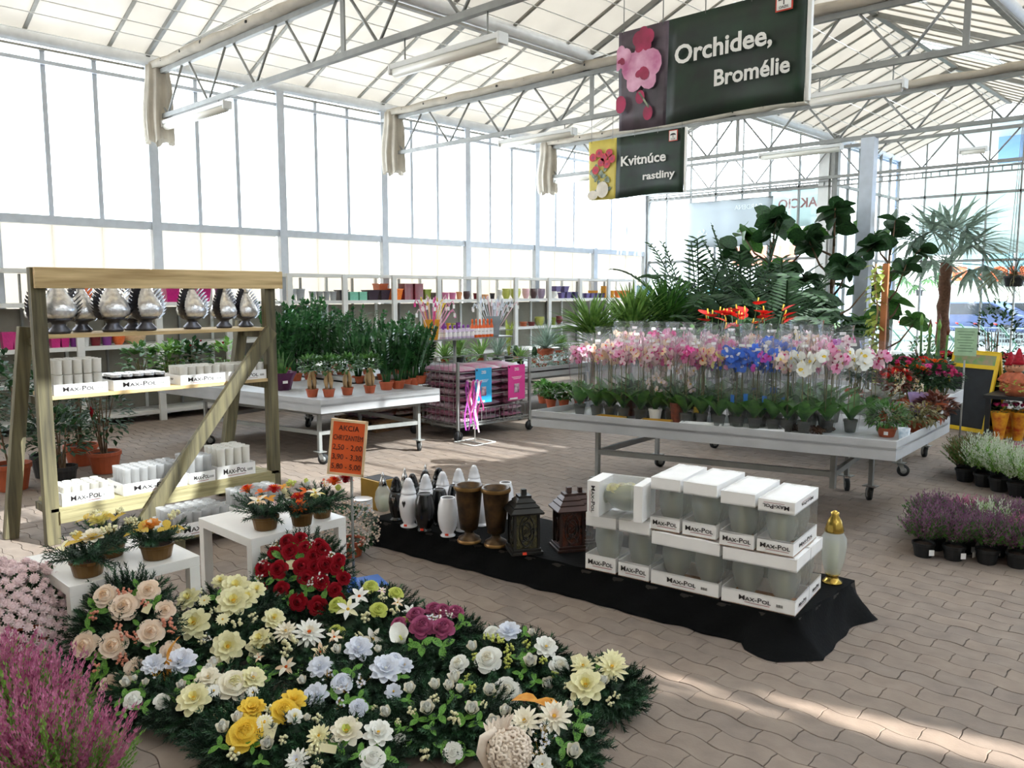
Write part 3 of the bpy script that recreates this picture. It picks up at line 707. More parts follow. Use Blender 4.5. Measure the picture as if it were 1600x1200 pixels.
MB().box((9, 4, 4.6), (26, 8, 9.2)).build('wall', BL1, t); MB().box((-1.5, 1.5, 2.7), (8, 6, 5.4)).build('annex', CREAMW, t, bevel=.3)
MB().box((-1.6, -1.6, 3.0), (6.4, .3, 1.5)).build('window_band', TEAL, t)
for k in range(6): MB().box((4.5 + k * 3, -.05, 3.6), (1.6, .16, 1.5)).build('window', TEAL, t)
for k in range(5): MB().box((-4 + k * 1.1 + .3, -1.78, 3.0), (.06, .08, 1.5)).build('window_bar', WHITEP, t)
MB().box((4.5, -.3, 9.4), (27, 9, .4)).build('parapet', WHITEP, t)
for x_, ch in ((1418 + 70, 'L'), (1503, 'E'), (1533, 'T'), (1561, 'O'), (1589, 'H')):
    p = PY(x_, 429, 30); text('sign_letter', ch, ORGL, (p.x + 7, 30 - 46, p.z), (1, 0, 0), (0, 0, 1), .42, t, bold=.08, thick=.04, mirror=True)
a, b = PY(1480, 443, 30), PY(1600, 443, 30); MB().bar((a.x + 7, -15.95, a.z - .05), (b.x + 8.5, -15.95, b.z - .05), .06, .06).build('sign_rail', GALV, t)
for x_ in (a.x + 6.9, b.x + 8.4): MB().bar((x_, -15.95, -.06), (x_, -15.95, a.z), .1, .1).build('sign_post', GALV, t)
t = thing('warehouse', 'low white building far outside with an orange red front', 'building', (-30, 62, 0))
MB().box((0, 0, 3), (18, 8, 6)).build('wall', WHITEP, t, bevel=.05); MB().box((1, -4.1, 4.4), (5, .3, 1.4)).build('front_panel', mat('brick_red_front', 'D07A5C', .7), t)
for k in range(5): MB().box((-6 + k * 3, -4.2, 1.2), (1.4, .2, 1.8)).build('window', TEAL, t)
# big milky advertising sheets hung outside and inside the far glass
SHEET = film('translucent_banner', 'D8DCE0', .5, .5, 'D2D8DA', .75); POST = mat('poster_pale', 'C9D6D2', .7, var=.1, scale=.8, tr=.5, col2='D9E2DC')
def hang_sheet(px, Y, label, m, name='advertising_sheet'):
    (x0, y0), (x1, y1) = px; a, b = PY(x0, y0, Y), PY(x1, y1, Y); t = thing(name, label, 'banner', ((a.x + b.x) / 2, Y, min(a.z, b.z)))
    W, H = abs(b.x - a.x), abs(a.z - b.z); n = 12; vs = []
    for i in range(n + 1):
        for j in range(5): vs.append((-W / 2 + W * i / n, .02 * math.sin(i * 1.3 + j), H * j / 4))
    mb = MB(); mb.s = True; mb.add(vs, [(i * 5 + j, i * 5 + 5 + j, i * 5 + 6 + j, i * 5 + 1 + j) for i in range(n) for j in range(4)])
    o = mb.build('sheet', m, t); q = o.modifiers.new('solid', 'SOLIDIFY'); q.thickness = .004
    MB().tube([(-W / 2, 0, H), (W / 2, 0, H)], .012, 6).build('top_rail', GALV, t)
    for s_ in (-1, 1): MB().tube([(s_ * W * .45, 0, H), (s_ * W * .45, 0, 4.66 - t.location.z if Y < 17.2 else H + .3)], .004, 4).build('cord', GALV, t)
    return t, W, H
PALEINK = mat('sheet_print', 'EDF1F2', .7, tr=.4); FADED = mat('faded_red_print', 'C98A80', .7, tr=.4)
t, W, H = hang_sheet(((1075, 318), (1205, 383)), 16.93, 'grey translucent winter sheet with snowflake in front of the back glass', SHEET)
mb = MB()
for k in range(6):
    a = math.pi * k / 3; x, z = -W * .3 + .13 * math.cos(a), H * .28 + .13 * math.sin(a); mb.bar((-W * .3, -.03, H * .28), (x, -.03, z), .03, .01)
    mb.bar((-W * .3 + .08 * math.cos(a), -.03, H * .28 + .08 * math.sin(a)), (-W * .3 + .13 * math.cos(a + .4), -.03, H * .28 + .13 * math.sin(a + .4)), .02, .01)
mb.build('snowflake_print', PALEINK, t); text('lettering', 'GARDENA', PALEINK, (W * .24, -.035, H * .82), (1, 0, 0), (0, 0, 1), .1, t, mirror=True)
t, W, H = hang_sheet(((1205, 300), (1290, 352)), 17.5, 'white promotional sheet with faded lettering seen from behind', POST)
text('lettering', 'AKCIO', FADED, (0, -.04, H * .62), (1, 0, 0), (0, 0, 1), .2, t, mirror=True, bold=.03)
t, W, H = hang_sheet(((1440, 268), (1720, 392)), 21.6, 'wide pale poster outside the upper glass right of the pillar', POST)
mb = MB()
for k, (x, z, r_) in enumerate(((-.2, .4, .3), (.25, .45, .35), (.55, .3, .3))): blob(mb, x * W / 2, z * H, r_ * .8, r_, -.04 - k * .003)
mb.build('picture', FADED if False else PALEINK, t)
# parked cars
def car(px, Y, label, m, L=4.3):
    p = PY(*px, Y); t = thing('car', label, 'car', (p.x, Y, -.06), R(uni(-8, 8)))
    b = MB(); prof = [(-L / 2, .35), (-L / 2 + .05, .75), (-L / 2 + .9, .9), (-L / 2 + 1.5, 1.42), (L / 2 - 1.3, 1.45), (L / 2 - .5, 1.0), (L / 2 - .02, .85), (L / 2, .35)]
    b.add([(x, y, z) for y in (-.85, .85) for x, z in prof], [tuple(range(8)), tuple(range(8, 16))[::-1]] + [(i, 8 + i, 8 + (i + 1) % 8, (i + 1) % 8) for i in range(8)]); b.build('body', m, t, bevel=.06)
    for s_ in (-1, 1):
        b = MB(); b.add([(-L / 2 + 1.1, s_ * .86, .95), (-L / 2 + 1.6, s_ * .86, 1.36), (L / 2 - 1.4, s_ * .86, 1.38), (L / 2 - .8, s_ * .86, 1.0)], [(0, 1, 2, 3)]); b.build('side_window', WIN, t)
        for x in (-L / 2 + .85, L / 2 - .85): b = MB(); b.tube([(x, s_ * .66, .32), (x, s_ * .88, .32)], .32, 16); b.build('wheel', TYRE, t)
car((1520, 470), 34, 'dark blue car parked outside between the far mullions', CARB); car((1588, 462), 36, 'grey car parked outside at the right edge of the photo', CARG); car((1095, 470), 33, 'grey car parked outside left of the tall palms', CARG)
# shopping trolleys in a row just outside
TROL = mat('trolley_green', '1F6A4E', .4, var=.1); WIRE = mat('trolley_wire', '8C9A98', .35, .6)
t = thing('shopping_trolley', 'green framed shopping trolley outside the back glass, leftmost of the row', 'trolley', (0, 0, 0), 0, 'shopping trolleys outside')
b = MB()
for s_ in (-1, 1): b.tube([(-.42, s_ * .25, .12), (.35, s_ * .25, .14), (.42, s_ * .25, .3)], .016, 6); b.tube([(-.3, s_ * .25, .14), (-.1, s_ * .26, .55), (-.46, s_ * .27, 1.0), (-.52, s_ * .25, 1.02)], .018, 6)
b.build('frame', TROL, t)
b = MB()
for k in range(9):
    x = -.42 + k * .11; b.tube([(x, -.26, .95 - .03 * k), (x + .03, -.22, .5), (x + .03, .22, .5), (x, .26, .95 - .03 * k)], .004, 4)
for k in range(4): z = .55 + k * .13; b.tube([(-.45, -.25, z), (.45, -.2, z - .02), (.45, .2, z - .02), (-.45, .25, z)], .004, 4)
b.build('basket', WIRE, t); b = MB(); b.tube([(-.53, -.26, 1.02), (-.53, .26, 1.02)], .022, 8); b.build('handle', F_SCAR, t)
for x in (-.38, .34):
    for s_ in (-1, 1): b = MB(); b.tube([(x, s_ * .25 - .015, .06), (x, s_ * .25 + .015, .06)], .06, 10); b.build('wheel', RUBBER, t)
freeze(t); tx = [1382, 1412, 1440, 1470, 1500, 1530, 1562, 1592]
for i, x in enumerate(tx):
    p = PY(x, 520, 22.4)
    if i == 0: t.location = (p.x, 22.4, -.06); t.rotation_euler = (0, 0, R(20))
    else: dup(t, (p.x, 22.4 + (i % 2) * .15, -.06), R(20), 'green framed shopping trolley outside the back glass, %s from the left' % ROWS[i])

# ================================================================ shelving along the left wall with plant pots
XS0, XS1 = -11.08, -11.6
zz = [PX(600, 430, XS0).z, PX(430, 471, XS0).z, PX(750, 514, XS0).z, .62, .14]
ys = [PX(x, 440, XS0).y for x in (452, 539, 618, 689, 752, 811, 862, 909, 953, 992)]
st_ = (ys[-1] - ys[0]) / 9; ups = [ys[0] + st_ * k for k in range(-5, 10)]
sh = thing('wall_shelving', 'long white open shelving unit standing along the left glass wall', 'shelving', (0, 0, 0))
for y in ups:
    MB().bar((XS0, y, 0), (XS0, y, zz[0]), .05, .085).build('upright', WHITEP, sh)
    MB().bar((XS1, y, 0), (XS1, y, zz[0]), .04, .04).build('rear_upright', WHITEP, sh)
    MB().bar((XS1 + .02, y + st_ / 2, 0), (XS1 + .02, y + st_ / 2, zz[0] - .05), .05, .02).build('slotted_strip', GALV, sh)
for i, z in enumerate(zz):
    for k in range(len(ups) - 1):
        MB().box(((XS0 + XS1) / 2, (ups[k] + ups[k + 1]) / 2, z - .02), (.5, st_ - .045, .05)).build('shelf_board', WHITEP, sh)
BACKP = mat('ribbed_shelf_back', '8E8A7E', .8, var=.06)
for k in range(len(ups) - 1):
    MB().box((XS1 - .02, (ups[k] + ups[k + 1]) / 2, .82), (.02, st_ - .04, 1.42)).build('back_panel', BACKP, sh)
CP_ = {}
def potmesh(kind, col, metal=0.):
    k = (kind, col)
    if k in CP_: return CP_[k]
    m = mat('glazed_' + str(col), col, .3, metal, var=.1, coat=.3); b = MB()
    if kind == 'square': b.box((0, 0, .5), (1, 1, 1), taper=.72); b.box((0, 0, .96), (1.05, 1.05, .08)); 
    elif kind == 'round': b.lathe([(.34, 0), (.36, .02), (.46, .86), (.5, .88), (.5, 1), (.45, 1), (.42, .6), (0.001, .55)], 18)
    elif kind == 'bowl': b.lathe([(.25, 0), (.28, .05), (.46, .4), (.5, .7), (.47, 1), (.42, 1), (.42, .6), (0.001, .4)], 20)
    elif kind == 'urn': b.lathe([(.3, 0), (.2, .12), (.2, .2), (.46, .45), (.5, .7), (.36, .9), (.42, 1), (.34, 1), (.3, .7), (0.001, .6)], 20)
    elif kind == 'box': b.box((0, 0, .5), (1, 1, 1)); b.box((0, 0, .965), (1.04, 1.04, .07))
    elif kind == 'bottle': b.lathe([(.44, 0), (.46, .03), (.46, .6), (.4, .7), (.17, .76), (.17, .8)], 14)
    CP_[k] = (b.mesh('body', m), m); return CP_[k]
CN = {'B0B4B8': 'silver grey', '2C2630': 'dark plum', '3A2A3A': 'dark purple', 'C85A1C': 'burnt orange', 'E87A1E': 'bright orange', '7A1624': 'dark red', '8A9A3A': 'olive green', '6A5A52': 'taupe', 'D87AA8': 'pink', 'E8A878': 'peach', '4A3438': 'dark brown',
      'B8BE58': 'lime yellow', 'E0B4BC': 'pale pink pearl', '503A3C': 'pearly brown', 'A898B4': 'lilac pearl', 'E8E8E6': 'white', '5A4A84': 'purple', '44386A': 'deep purple', 'E8A21E': 'golden yellow', '7CC0A8': 'mint checked', '7A2A2A': 'brick red', 'D07048': 'terracotta', 'C0207A': 'magenta', '8A3A9A': 'violet', '8FB8D0': 'light blue', 'D8B890': 'beige', 'E06A30': 'orange and white'}
pots_on = [  # x0, x1, top y, level, colour, shape, extra height
    (454, 466, 451, 1, 'B0B4B8', 'round'), (466, 480, 451, 1, 'B0B4B8', 'round'), (486, 497, 455, 1, 'B0B4B8', 'round'), (497, 508, 455, 1, 'B0B4B8', 'round'), (508, 518, 455, 1, 'B0B4B8', 'round'), (518, 529, 455, 1, 'B0B4B8', 'round'),
    (530, 545, 453, 1, '2C2630', 'square'), (546, 560, 456, 1, '7CC0A8', 'box'), (561, 574, 456, 1, '7CC0A8', 'box'), (575, 594, 453, 1, '3A2A3A', 'square'), (594, 611, 453, 1, '3A2A3A', 'square'),
    (598, 614, 443, 1, 'C85A1C', 'square'), (613, 631, 451, 1, 'E87A1E', 'square'), (631, 646, 450, 1, '7A1624', 'box'), (647, 662, 450, 1, '7A1624', 'box'), (663, 675, 452, 1, '8A9A3A', 'square'), (675, 685, 457, 1, '6A5A52', 'round'),
    (694, 705, 457, 1, 'D87AA8', 'round'), (705, 716, 457, 1, 'D87AA8', 'round'), (716, 726, 456, 1, 'E8A878', 'round'), (727, 738, 455, 1, '4A3438', 'bowl'), (742, 750, 458, 1, '7A1624', 'round'), (756, 767, 460, 1, 'E8A878', 'bowl'), (768, 776, 458, 1, '2C2630', 'round'), (779, 788, 453, 1, 'E8E8E6', 'round'),
    (789, 802, 451, 1, 'B8BE58', 'bowl'), (803, 819, 451, 1, 'B8BE58', 'bowl'), (820, 831, 451, 1, 'E0B4BC', 'bowl'), (832, 843, 451, 1, '503A3C', 'bowl'), (844, 856, 451, 1, 'A898B4', 'bowl'), (864, 875, 455, 1, 'E8E8E6', 'urn'),
    (876, 884, 457, 1, '5A4A84', 'square'), (884, 895, 456, 1, '5A4A84', 'square'), (896, 905, 456, 1, '44386A', 'square'), (906, 914, 458, 1, '44386A', 'square'), (915, 923, 458, 1, '5A4A84', 'square'), (923, 930, 458, 1, '5A4A84', 'square'), (931, 938, 458, 1, '5A4A84', 'square'), (939, 946, 458, 1, '5A4A84', 'square'),
    (932, 942, 454, 1, 'E8A21E', 'box'), (944, 952, 447, 1, 'E8A21E', 'box'), (955, 963, 454, 1, 'E8A21E', 'round'), (964, 971, 454, 1, 'E87A1E', 'square'), (972, 979, 454, 1, 'E87A1E', 'square'), (979, 986, 454, 1, 'E87A1E', 'square'), (996, 1028, 446, 1, '8FB8D0', 'box'),
    (260, 281, 446, 1, 'C0207A', 'square'), (311, 330, 449, 1, 'C0207A', 'square'), (218, 240, 446, 1, 'E06A30', 'bowl'), (130, 146, 446, 1, 'E06A30', 'bowl'), (340, 356, 450, 1, '8A3A9A', 'round'),
    (816, 828, 503, 2, 'D07048', 'round'), (829, 840, 503, 2, '7A2A2A', 'round'), (841, 856, 495, 2, 'B8BE58', 'bowl'), (864, 872, 496, 2, '8A9A3A', 'round'), (872, 884, 494, 2, '7A1624', 'urn'), (690, 698, 505, 2, '8A3A9A', 'round'), (699, 706, 505, 2, 'E8A21E', 'round'), (707, 714, 505, 2, 'B8BE58', 'round'), (714, 722, 504, 2, '8A3A9A', 'round'),
    (0, 16, 519, 2, 'C0207A', 'square'), (17, 34, 519, 2, 'C0207A', 'square'), (76, 90, 524, 2, 'C0207A', 'square'), (92, 104, 524, 2, 'C0207A', 'square'), (107, 121, 524, 2, '8A3A9A', 'round'), (122, 138, 524, 2, 'E8E8E6', 'round'), (140, 156, 524, 2, '7A1624', 'round'), (158, 174, 524, 2, '8A3A9A', 'round'), (176, 194, 521, 2, 'E06A30', 'bowl'), (196, 229, 519, 2, 'D8B890', 'bowl')]
seen = {}
POTPROTO = {}
for i, (x0, x1, yt, lv, col, kind) in enumerate(pots_on):
    xf = XS0 - .09; zf = zz[lv] - .0025
    c = PX((x0 + x1) / 2, 460, xf); wd = size(c, x1 - x0) / .93; base_y = 600 - FPX * (V((c.x, c.y, zf)) - CP).dot(_u) / depth(c)
    y_ = c.y; h = max(.07, PX((x0 + x1) / 2, yt, xf).z - zf); wd = min(wd, .31)
    if (x0 == 598): xf -= .12
    if (x0 in (932,)): xf -= .12
    me, m = potmesh(kind, col); k = (lv, col, kind); seen[k] = seen.get(k, 0) + 1
    nm = {'round': 'plant_pot', 'square': 'square_plant_pot', 'bowl': 'bowl_pot', 'urn': 'urn_pot', 'box': 'cube_planter'}[kind]
    t = thing(nm, '', 'plant pot', (xf - wd * .45, y_, zf), 0, 'plant pots on the wall shelving'); o = link('body', me, t); o.scale = (wd, wd, h)
    MB().lathe([(.38 * wd, h * .97), (.0001, h * .96)], 10, cap=False).build('hollow_shade', SOIL, t); t['_k'] = str(k); POTPROTO.setdefault(str(k), []).append(t)  # dark disc stands in for the shade inside the pot
for k, L in POTPROTO.items():
    L.sort(key=lambda o: o.location.y)
    for i, o in enumerate(L):
        lv, col, kind = eval(k); del o['_k']
        sn = {'round': 'round pot', 'square': 'square tapered pot', 'bowl': 'bowl pot', 'urn': 'urn-shaped pot', 'box': 'cube planter'}[kind]
        nm = '%s %s on the %s wall shelf' % (CN[col], sn, 'upper' if lv == 1 else 'middle')
        if len(L) > 1: nm += ', %s from the left' % ROWS[i]
        o['label'] = nm
# second layer of dark red and purple cubes stacked on the first
for (x0, x1, yt, yb, col, kind, lab) in ((631, 646, 443, 450, '7A1624', 'box', 'dark red cube planter stacked on top of the left dark red planter'), (647, 662, 443, 450, '7A1624', 'box', 'dark red cube planter stacked on top of the right dark red planter'), (867, 879, 447, 456, '5A4A84', 'square', 'left purple square pot stacked on other purple pots'), (880, 891, 447, 456, '5A4A84', 'square', 'right purple square pot stacked on other purple pots')):
    xf = XS0 - .09; c = PX((x0 + x1) / 2, yb, xf); wd = min(.36, size(c, x1 - x0) / .93); h = PX((x0 + x1) / 2, yt, xf).z - c.z
    t = thing('cube_planter' if kind == 'box' else 'square_plant_pot', lab, 'plant pot', (xf - wd * .45, c.y, c.z - .002)); me, m = potmesh(kind, col); o = link('body', me, t); o.scale = (wd, wd, h)
    MB().lathe([(.38 * wd, h * .97), (.0001, h * .96)], 10, cap=False).build('hollow_shade', SOIL, t)  # same dark disc for the shade inside
# ================================================================ rolling benches
def caster(parent, x, y, z=.0, rot=0., h=.13, stem_to=.6):
    b = MB(); b.bar((x, y, h), (x, y, stem_to), .035, .035); st = b.build('leg', GALV, parent)
    b = MB(); b.box((x, y, h), (.11, .09, .008)); c, s_ = math.cos(rot), math.sin(rot)
    for k in (-1, 1): b.bar((x + k * .022 * -s_, y + k * .022 * c, h), (x + .03 * c + k * .022 * -s_, y + .03 * s_ + k * .022 * c, .055), .004, .04)
    b.build('caster_fork', GALV, parent)
    b = MB(); p = V((x + .035 * c, y + .035 * s_, .055)); d = V((-s_, c, 0)) * .015
    b.tube([p - d, p + d], .055, 18); w_ = b.build('wheel', RUBBER, parent)
    b = MB(); b.tube([p - d * 1.1, p + d * 1.1], .03, 14); b.build('hub', GALV, w_)
def bench(poly, zt, lab, legs, hz=.14, rails=True, legt=None):
    """tray on a wheeled frame: poly = the rim's corners, zt the rim's height"""
    c = sum((V((p[0], p[1], 0)) for p in poly), V((0, 0, 0))) / len(poly); t = thing('rolling_bench', lab, 'plant bench', (c.x, c.y, 0))
    P_ = [(p[0] - c.x, p[1] - c.y) for p in poly]
    MB().prism(P_, zt - min(hz, .07), zt - min(hz, .07) + .02).build('tray_floor', ALU, t)
    n = len(P_)
    for i in range(n):
        a, b_ = V((*P_[i], 0)), V((*P_[(i + 1) % n], 0)); d = (b_ - a).normalized(); inn = V((-d.y, d.x, 0))
        if inn.dot(-a) < 0: inn = -inn
        vs = [a, b_, b_ + inn * .012 - d * .012, a + inn * .012 + d * .012]; MB().prism([(v.x, v.y) for v in vs], zt - hz, zt).build('tray_side', ALU, t, bevel=.002)
    L = [(x - c.x, y - c.y) for x, y in legs]
    for i, (x, y) in enumerate(L): caster(t, x, y, 0, [.6, 2.2, -1, 1.2][i % 4], stem_to=zt - hz)
    if rails:
        for i in range(len(L)):
            a, b_ = L[i], L[(i + 1) % len(L)]; MB().bar((*a, .32), (*b_, .32), .03, .04).build('frame_rail', GALV, t); MB().bar((*a, zt - hz - .03), (*b_, zt - hz - .03), .04, .05).build('frame_rail', GALV, t)
    return t
ZL = .70
A_, B_ = G(501, 625, ZL), G(687, 607, ZL)
C_ = V((A_.x - 2.9, A_.y - .35, 0)); D_ = V((B_.x - 2.9, B_.y + .15, 0))
bench([A_[:2], B_[:2], D_[:2], C_[:2]], ZL, 'grey rolling bench of glossy green foliage plants behind the wooden shelf', [(A_.x - .28, A_.y + .16), (B_.x - .2, B_.y - .14), (D_.x + .4, D_.y - .2), (C_.x + .8, C_.y + .2)])
ZR_ = .72
RA, RB, RC = G(830, 641, ZR_), G(1401, 690, ZR_), G(1485, 649, ZR_); RD = RA + (RC - RB) * .98 + V((.1, 0, 0))
bench([RA[:2], RB[:2], RC[:2], RD[:2]], ZR_, 'long grey rolling bench full of wrapped orchids', [(-4.3, 5.62), (-2.45, 6.95), (-2.75, 7.2), (-4.5, 6.85)], rails=False)
t = bpy.data.objects['rolling_bench.001']; c0 = t.location
for a, b_ in (((-4.3, 5.62), (-2.45, 6.15)), ((-4.3, 5.62), (-4.4, 6.85)), ((-4.4, 6.85), (-2.6, 7.15)), ((-2.45, 6.15), (-2.6, 7.15))):
    MB().bar((a[0] - c0.x, a[1] - c0.y, .36), (b_[0] - c0.x, b_[1] - c0.y, .36), .035, .045).build('frame_rail', GALV, t)
MB().bar((-2.45 - c0.x, 6.15 - c0.y, .25), (-2.45 - c0.x, 6.15 - c0.y, ZR_ - .15), .04, .04).build('leg', GALV, t)
bench([(-7.4, 7.85), (-7.4, 10.7), (-9.1, 10.7), (-9.1, 7.85)], .72, 'rolling bench of cacti and yuccas beyond the wire trolley', [(-7.6, 8.1), (-7.6, 9.6), (-8.9, 9.6), (-8.9, 8.1)])
bench([(-8.05, 5.75), (-8.05, 7.7), (-9.75, 7.7), (-9.75, 5.75)], .72, 'rolling bench of small succulents behind the wire trolley', [(-8.3, 6), (-8.3, 7.4), (-9.5, 7.4), (-9.5, 6)])
bench([(-2.3, 7.85), (-2.45, 9.5), (-4.9, 9.5), (-4.9, 7.85)], .72, 'rolling bench of red flowering plants behind the orchids', [(-2.6, 8.1), (-2.7, 9.2), (-4.6, 9.2), (-4.6, 8.1)])

ZTL, ZTR = ZL - .05, ZR_ - .05   # tray floors, where pots stand
WRAP = film('plant_sleeve_film', 'FFFFFF', .93, .08, 'E4E8EC', .09, wrinkle=.8)
CLEARP = film('clear_pot_plastic', 'E8ECEA', .6, .12, '8A8A84', .35)
def place(t, loc, rz=None):
    t.location = loc
    if rz is not None: t.rotation_euler = (0, 0, rz)
    return t
# ---- left bench: bonsai figs, zz plants and fine palms
def ficus():
    t = thing('bonsai_fig', '', 'potted plant', (0, 0, 0)); pot(t, .065, .085)
    b = MB()
    for k in range(4):
        a = k * 1.6 + uni(-.3, .3); b.tube([(.012 * math.cos(a), .012 * math.sin(a), .27), (.035 * math.cos(a), .035 * math.sin(a), .17), (.03 * math.cos(a + .4), .03 * math.sin(a + .4), .07)], [.012, .022, .014], 7)
    b.build('swollen_trunk', TAN, t); b = MB(); bush(b, (0, 0, .33), .13, .1, 240, .05, .03, .1, .3, 2, .5); b.build('foliage', L_MID, t, kind='stuff'); return t
f0 = freeze(ficus()); spots = [(488, 633), (514, 633), (543, 630), (578, 627)]
for i, (x, y) in enumerate(spots):
    p = G(x, y - 13, ZTL); lab = 'small bonsai fig with bare forked trunk on the left bench rim, %s from the left' % ROWS[i]
    if i == 0: place(f0, p); f0['label'] = lab; f0['group'] = 'bonsai figs on the left bench'
    else: dup(f0, p, uni(0, 6), lab, 'bonsai figs on the left bench')
def zz(h, n, sp, seed):
    random.seed(seed); t = thing('zz_plant', '', 'potted plant', (0, 0, 0)); pot(t, .085, .1)
    for k in range(n):
        a = 6.28 * k / n + uni(-.3, .3); b = MB(); zz_stem(b, (.03 * math.cos(a), .03 * math.sin(a), .09), (math.cos(a) * sp, math.sin(a) * sp, 1), h * uni(.7, 1.05), 15, .036); b.build('leaf_stalk', L_ZZ, t)
    return freeze(t)
z0 = [zz(.62, 13, .2, 1), zz(.66, 12, .26, 2), zz(.88, 14, .24, 3)]
used = set(); zl = []
for i, (x, y, k, s_) in enumerate([(604, 622, 0, .95), (622, 620, 1, .95), (633, 617, 0, .9), (645, 615, 1, .95), (656, 612, 1, 1.), (665, 604, 0, .85), (600, 610, 0, 1.), (618, 600, 1, 1.05), (560, 612, 0, .9), (575, 600, 2, .85), (635, 598, 0, .95),
                         (440, 612, 2, 1.0), (462, 608, 2, 1.), (485, 606, 2, 1.), (512, 604, 2, .9), (450, 598, 2, 1.02), (535, 604, 2, .85), (480, 594, 2, 1.05), (520, 592, 2, .95), (552, 592, 2, .9)]):
    p = G(x, y - 13, ZTL); where = ('right' if x > 590 else 'left'); zl.append((x, y))
    lab = 'glossy zz plant, %s half of left bench, %s' % (where, ['front row, first from the left', 'front row, second', 'front row, third', 'front row, fourth', 'rightmost, leaning out', 'right end, set back', 'front row at the fig trees', 'just behind the front row', 'far left of this half', 'tall one behind', 'rearmost of this half', 'leftmost, tall', 'second tall one', 'third tall one', 'fourth tall one', 'back row, first', 'tall one at the fig trees', 'back row, second', 'back row, third', 'back row, fourth'][i]); g = 'zz plants in the %s half of the left bench' % where
    if k not in used: used.add(k); place(z0[k], p); z0[k]['label'] = lab; z0[k]['group'] = g; z0[k].scale = (s_,) * 3
    else: dup(z0[k], p, uni(0, 6), lab, g, s_)
random.seed(11)
def airy(h):
    t = thing('parlour_palm', '', 'potted plant', (0, 0, 0)); pot(t, .09, .12, BLACK)
    for k in range(7): b = MB(); a = k * .9; frond(b, (0, 0, .1 + h * .35 * (k % 3) / 2), (math.cos(a) * .5, math.sin(a) * .5, 1), h * uni(.5, .65), 13, .07, .011, .6); b.build('frond', L_MID, t)
    b = MB(); b.tube([(0, 0, .08), (.01, 0, h * .5)], .008, 5); b.build('stem', BARK, t); return freeze(t)
a0 = airy(.95)
for i, (x, y, s_, lab) in enumerate(((474, 596, 1.15, 'feathery parlour palm rising above the zz plants, left'), (585, 590, .95, 'feathery parlour palm rising above the zz plants, right'), (548, 586, .9, 'feathery parlour palm between the two others, lowest'))):
    p = G(x, y - 13, ZTL)
    if i == 0: place(a0, p); a0['label'] = lab; a0.scale = (s_,) * 3
    else: dup(a0, p, 1.3 * i, lab, None, s_)
t = thing('wrapped_plant', 'plant with silver and purple printed wrapping at the left end of the left bench', 'potted plant', G(440, 622 - 13, ZTL)); pot(t, .09, .1, BLACK)
b = MB(); b.lathe([(.1, .0), (.13, .12), (.17, .2)], 20, cap=False, fn=lambda a, z: 1 + .08 * math.sin(a * 7)); b.build('wrapping', film('violet_print_film', '9A5A8A', .5, .15, '8A4A7A', .4), t)
b = MB(); spiky(b, (0, 0, .08), 18, .4, .035, .6, .3); b.build('leaves', L_MID, t)
b = MB(); b.box((.15, -.04, .1), (.004, .06, .03)); b.build('price_card', WHITE, t)
# broad and flowering plants on the left bench's far end, seen through the wooden shelf
def flowerbush(name, r, h, leafm, n, L, W, bl=None, nb=0, br=.03, potr=.08, poth=.1, potm=TERRA, cz=None, kind='rose', up=.25):
    t = thing(name, '', 'potted plant', (0, 0, 0)); pot(t, potr, poth, potm)
    b = MB(); stems(b, 6, h * .6, r * .5, z0=poth * .8); b.build('stems', L_BRN, t)
    b = MB(); cz = cz or (poth + h * .5); bush(b, (0, 0, cz), r, h * .5, n, L, W, .15, up); b.build('foliage', leafm, t, kind='stuff')
    if bl:
        for _ in range(nb):
            a = uni(0, 6.28); e = uni(.25, 1.4); d = V((math.cos(a) * math.cos(e), math.sin(a) * math.cos(e), math.sin(e))); put_bloom(t, bl, kind, (d.x * r, d.y * r, cz + d.z * h * .52), d + V((0, 0, .3)), br * uni(.8, 1.2))
    return t
random.seed(21)
for i, (x, y, m, lab) in enumerate(((180, 612, L_MID, 'broad leaved plant behind the black candles of the wooden shelf'), (225, 610, L_LIGHT, 'light green broad leaved plant behind the middle of the wooden shelf'), (300, 612, L_DARK, 'red budded plant behind the right boxes of the wooden shelf'), (355, 612, L_LIGHT, 'sunlit yellow green plant near the right post of the wooden shelf'), (262, 612, L_MID, 'mid green plant behind the white boxes of the wooden shelf'))):
    t = flowerbush('foliage_plant', .19, .42, m, 120, .1, .06, bloom('bud', F_RED, F_RED), 3 if i in (2, 3) else 0, .025, kind='bud'); p = G(x, y - 13, ZTL)
    place(t, (max(p.x, C_.x + .25), p.y, ZTL)); t['label'] = lab

# ---- wire trolley with soil bags
gc = [V((-6.97, 6.43, 0)), V((-6.93, 7.62, 0)), V((-7.72, 7.62, 0)), V((-7.76, 6.43, 0))]
t = thing('wire_trolley', 'wheeled wire trolley stacked with bags of potting soil', 'trolley', (-7.35, 7.03, 0)); o_ = V(t.location); zt_ = .93
for p in gc:
    p = p - o_; MB().bar((p.x, p.y, .13), (p.x, p.y, zt_), .03, .03).build('post', GALV, t)
    b = MB(); b.tube([(p.x - .015, p.y, .06), (p.x + .015, p.y, .06)], .06, 16); b.build('wheel', RUBBER, t); MB().bar((p.x, p.y, .14), (p.x, p.y + .02, .06), .04, .01).build('caster_fork', GALV, t)
for i in range(4):
    a, b_ = gc[i] - o_, gc[(i + 1) % 4] - o_; b = MB()
    for z in (.16, .2, .36, .52, .68, .8, .92): b.bar((a.x, a.y, z), (b_.x, b_.y, z), .008, .008)
    n = 16 if i in (0, 2) else 10
    for k in range(1, n): q = a.lerp(b_, k / n); b.bar((q.x, q.y, .16), (q.x, q.y, .36 if i != 3 else .92), .005, .005)
    b.build('mesh_side', GALV, t)
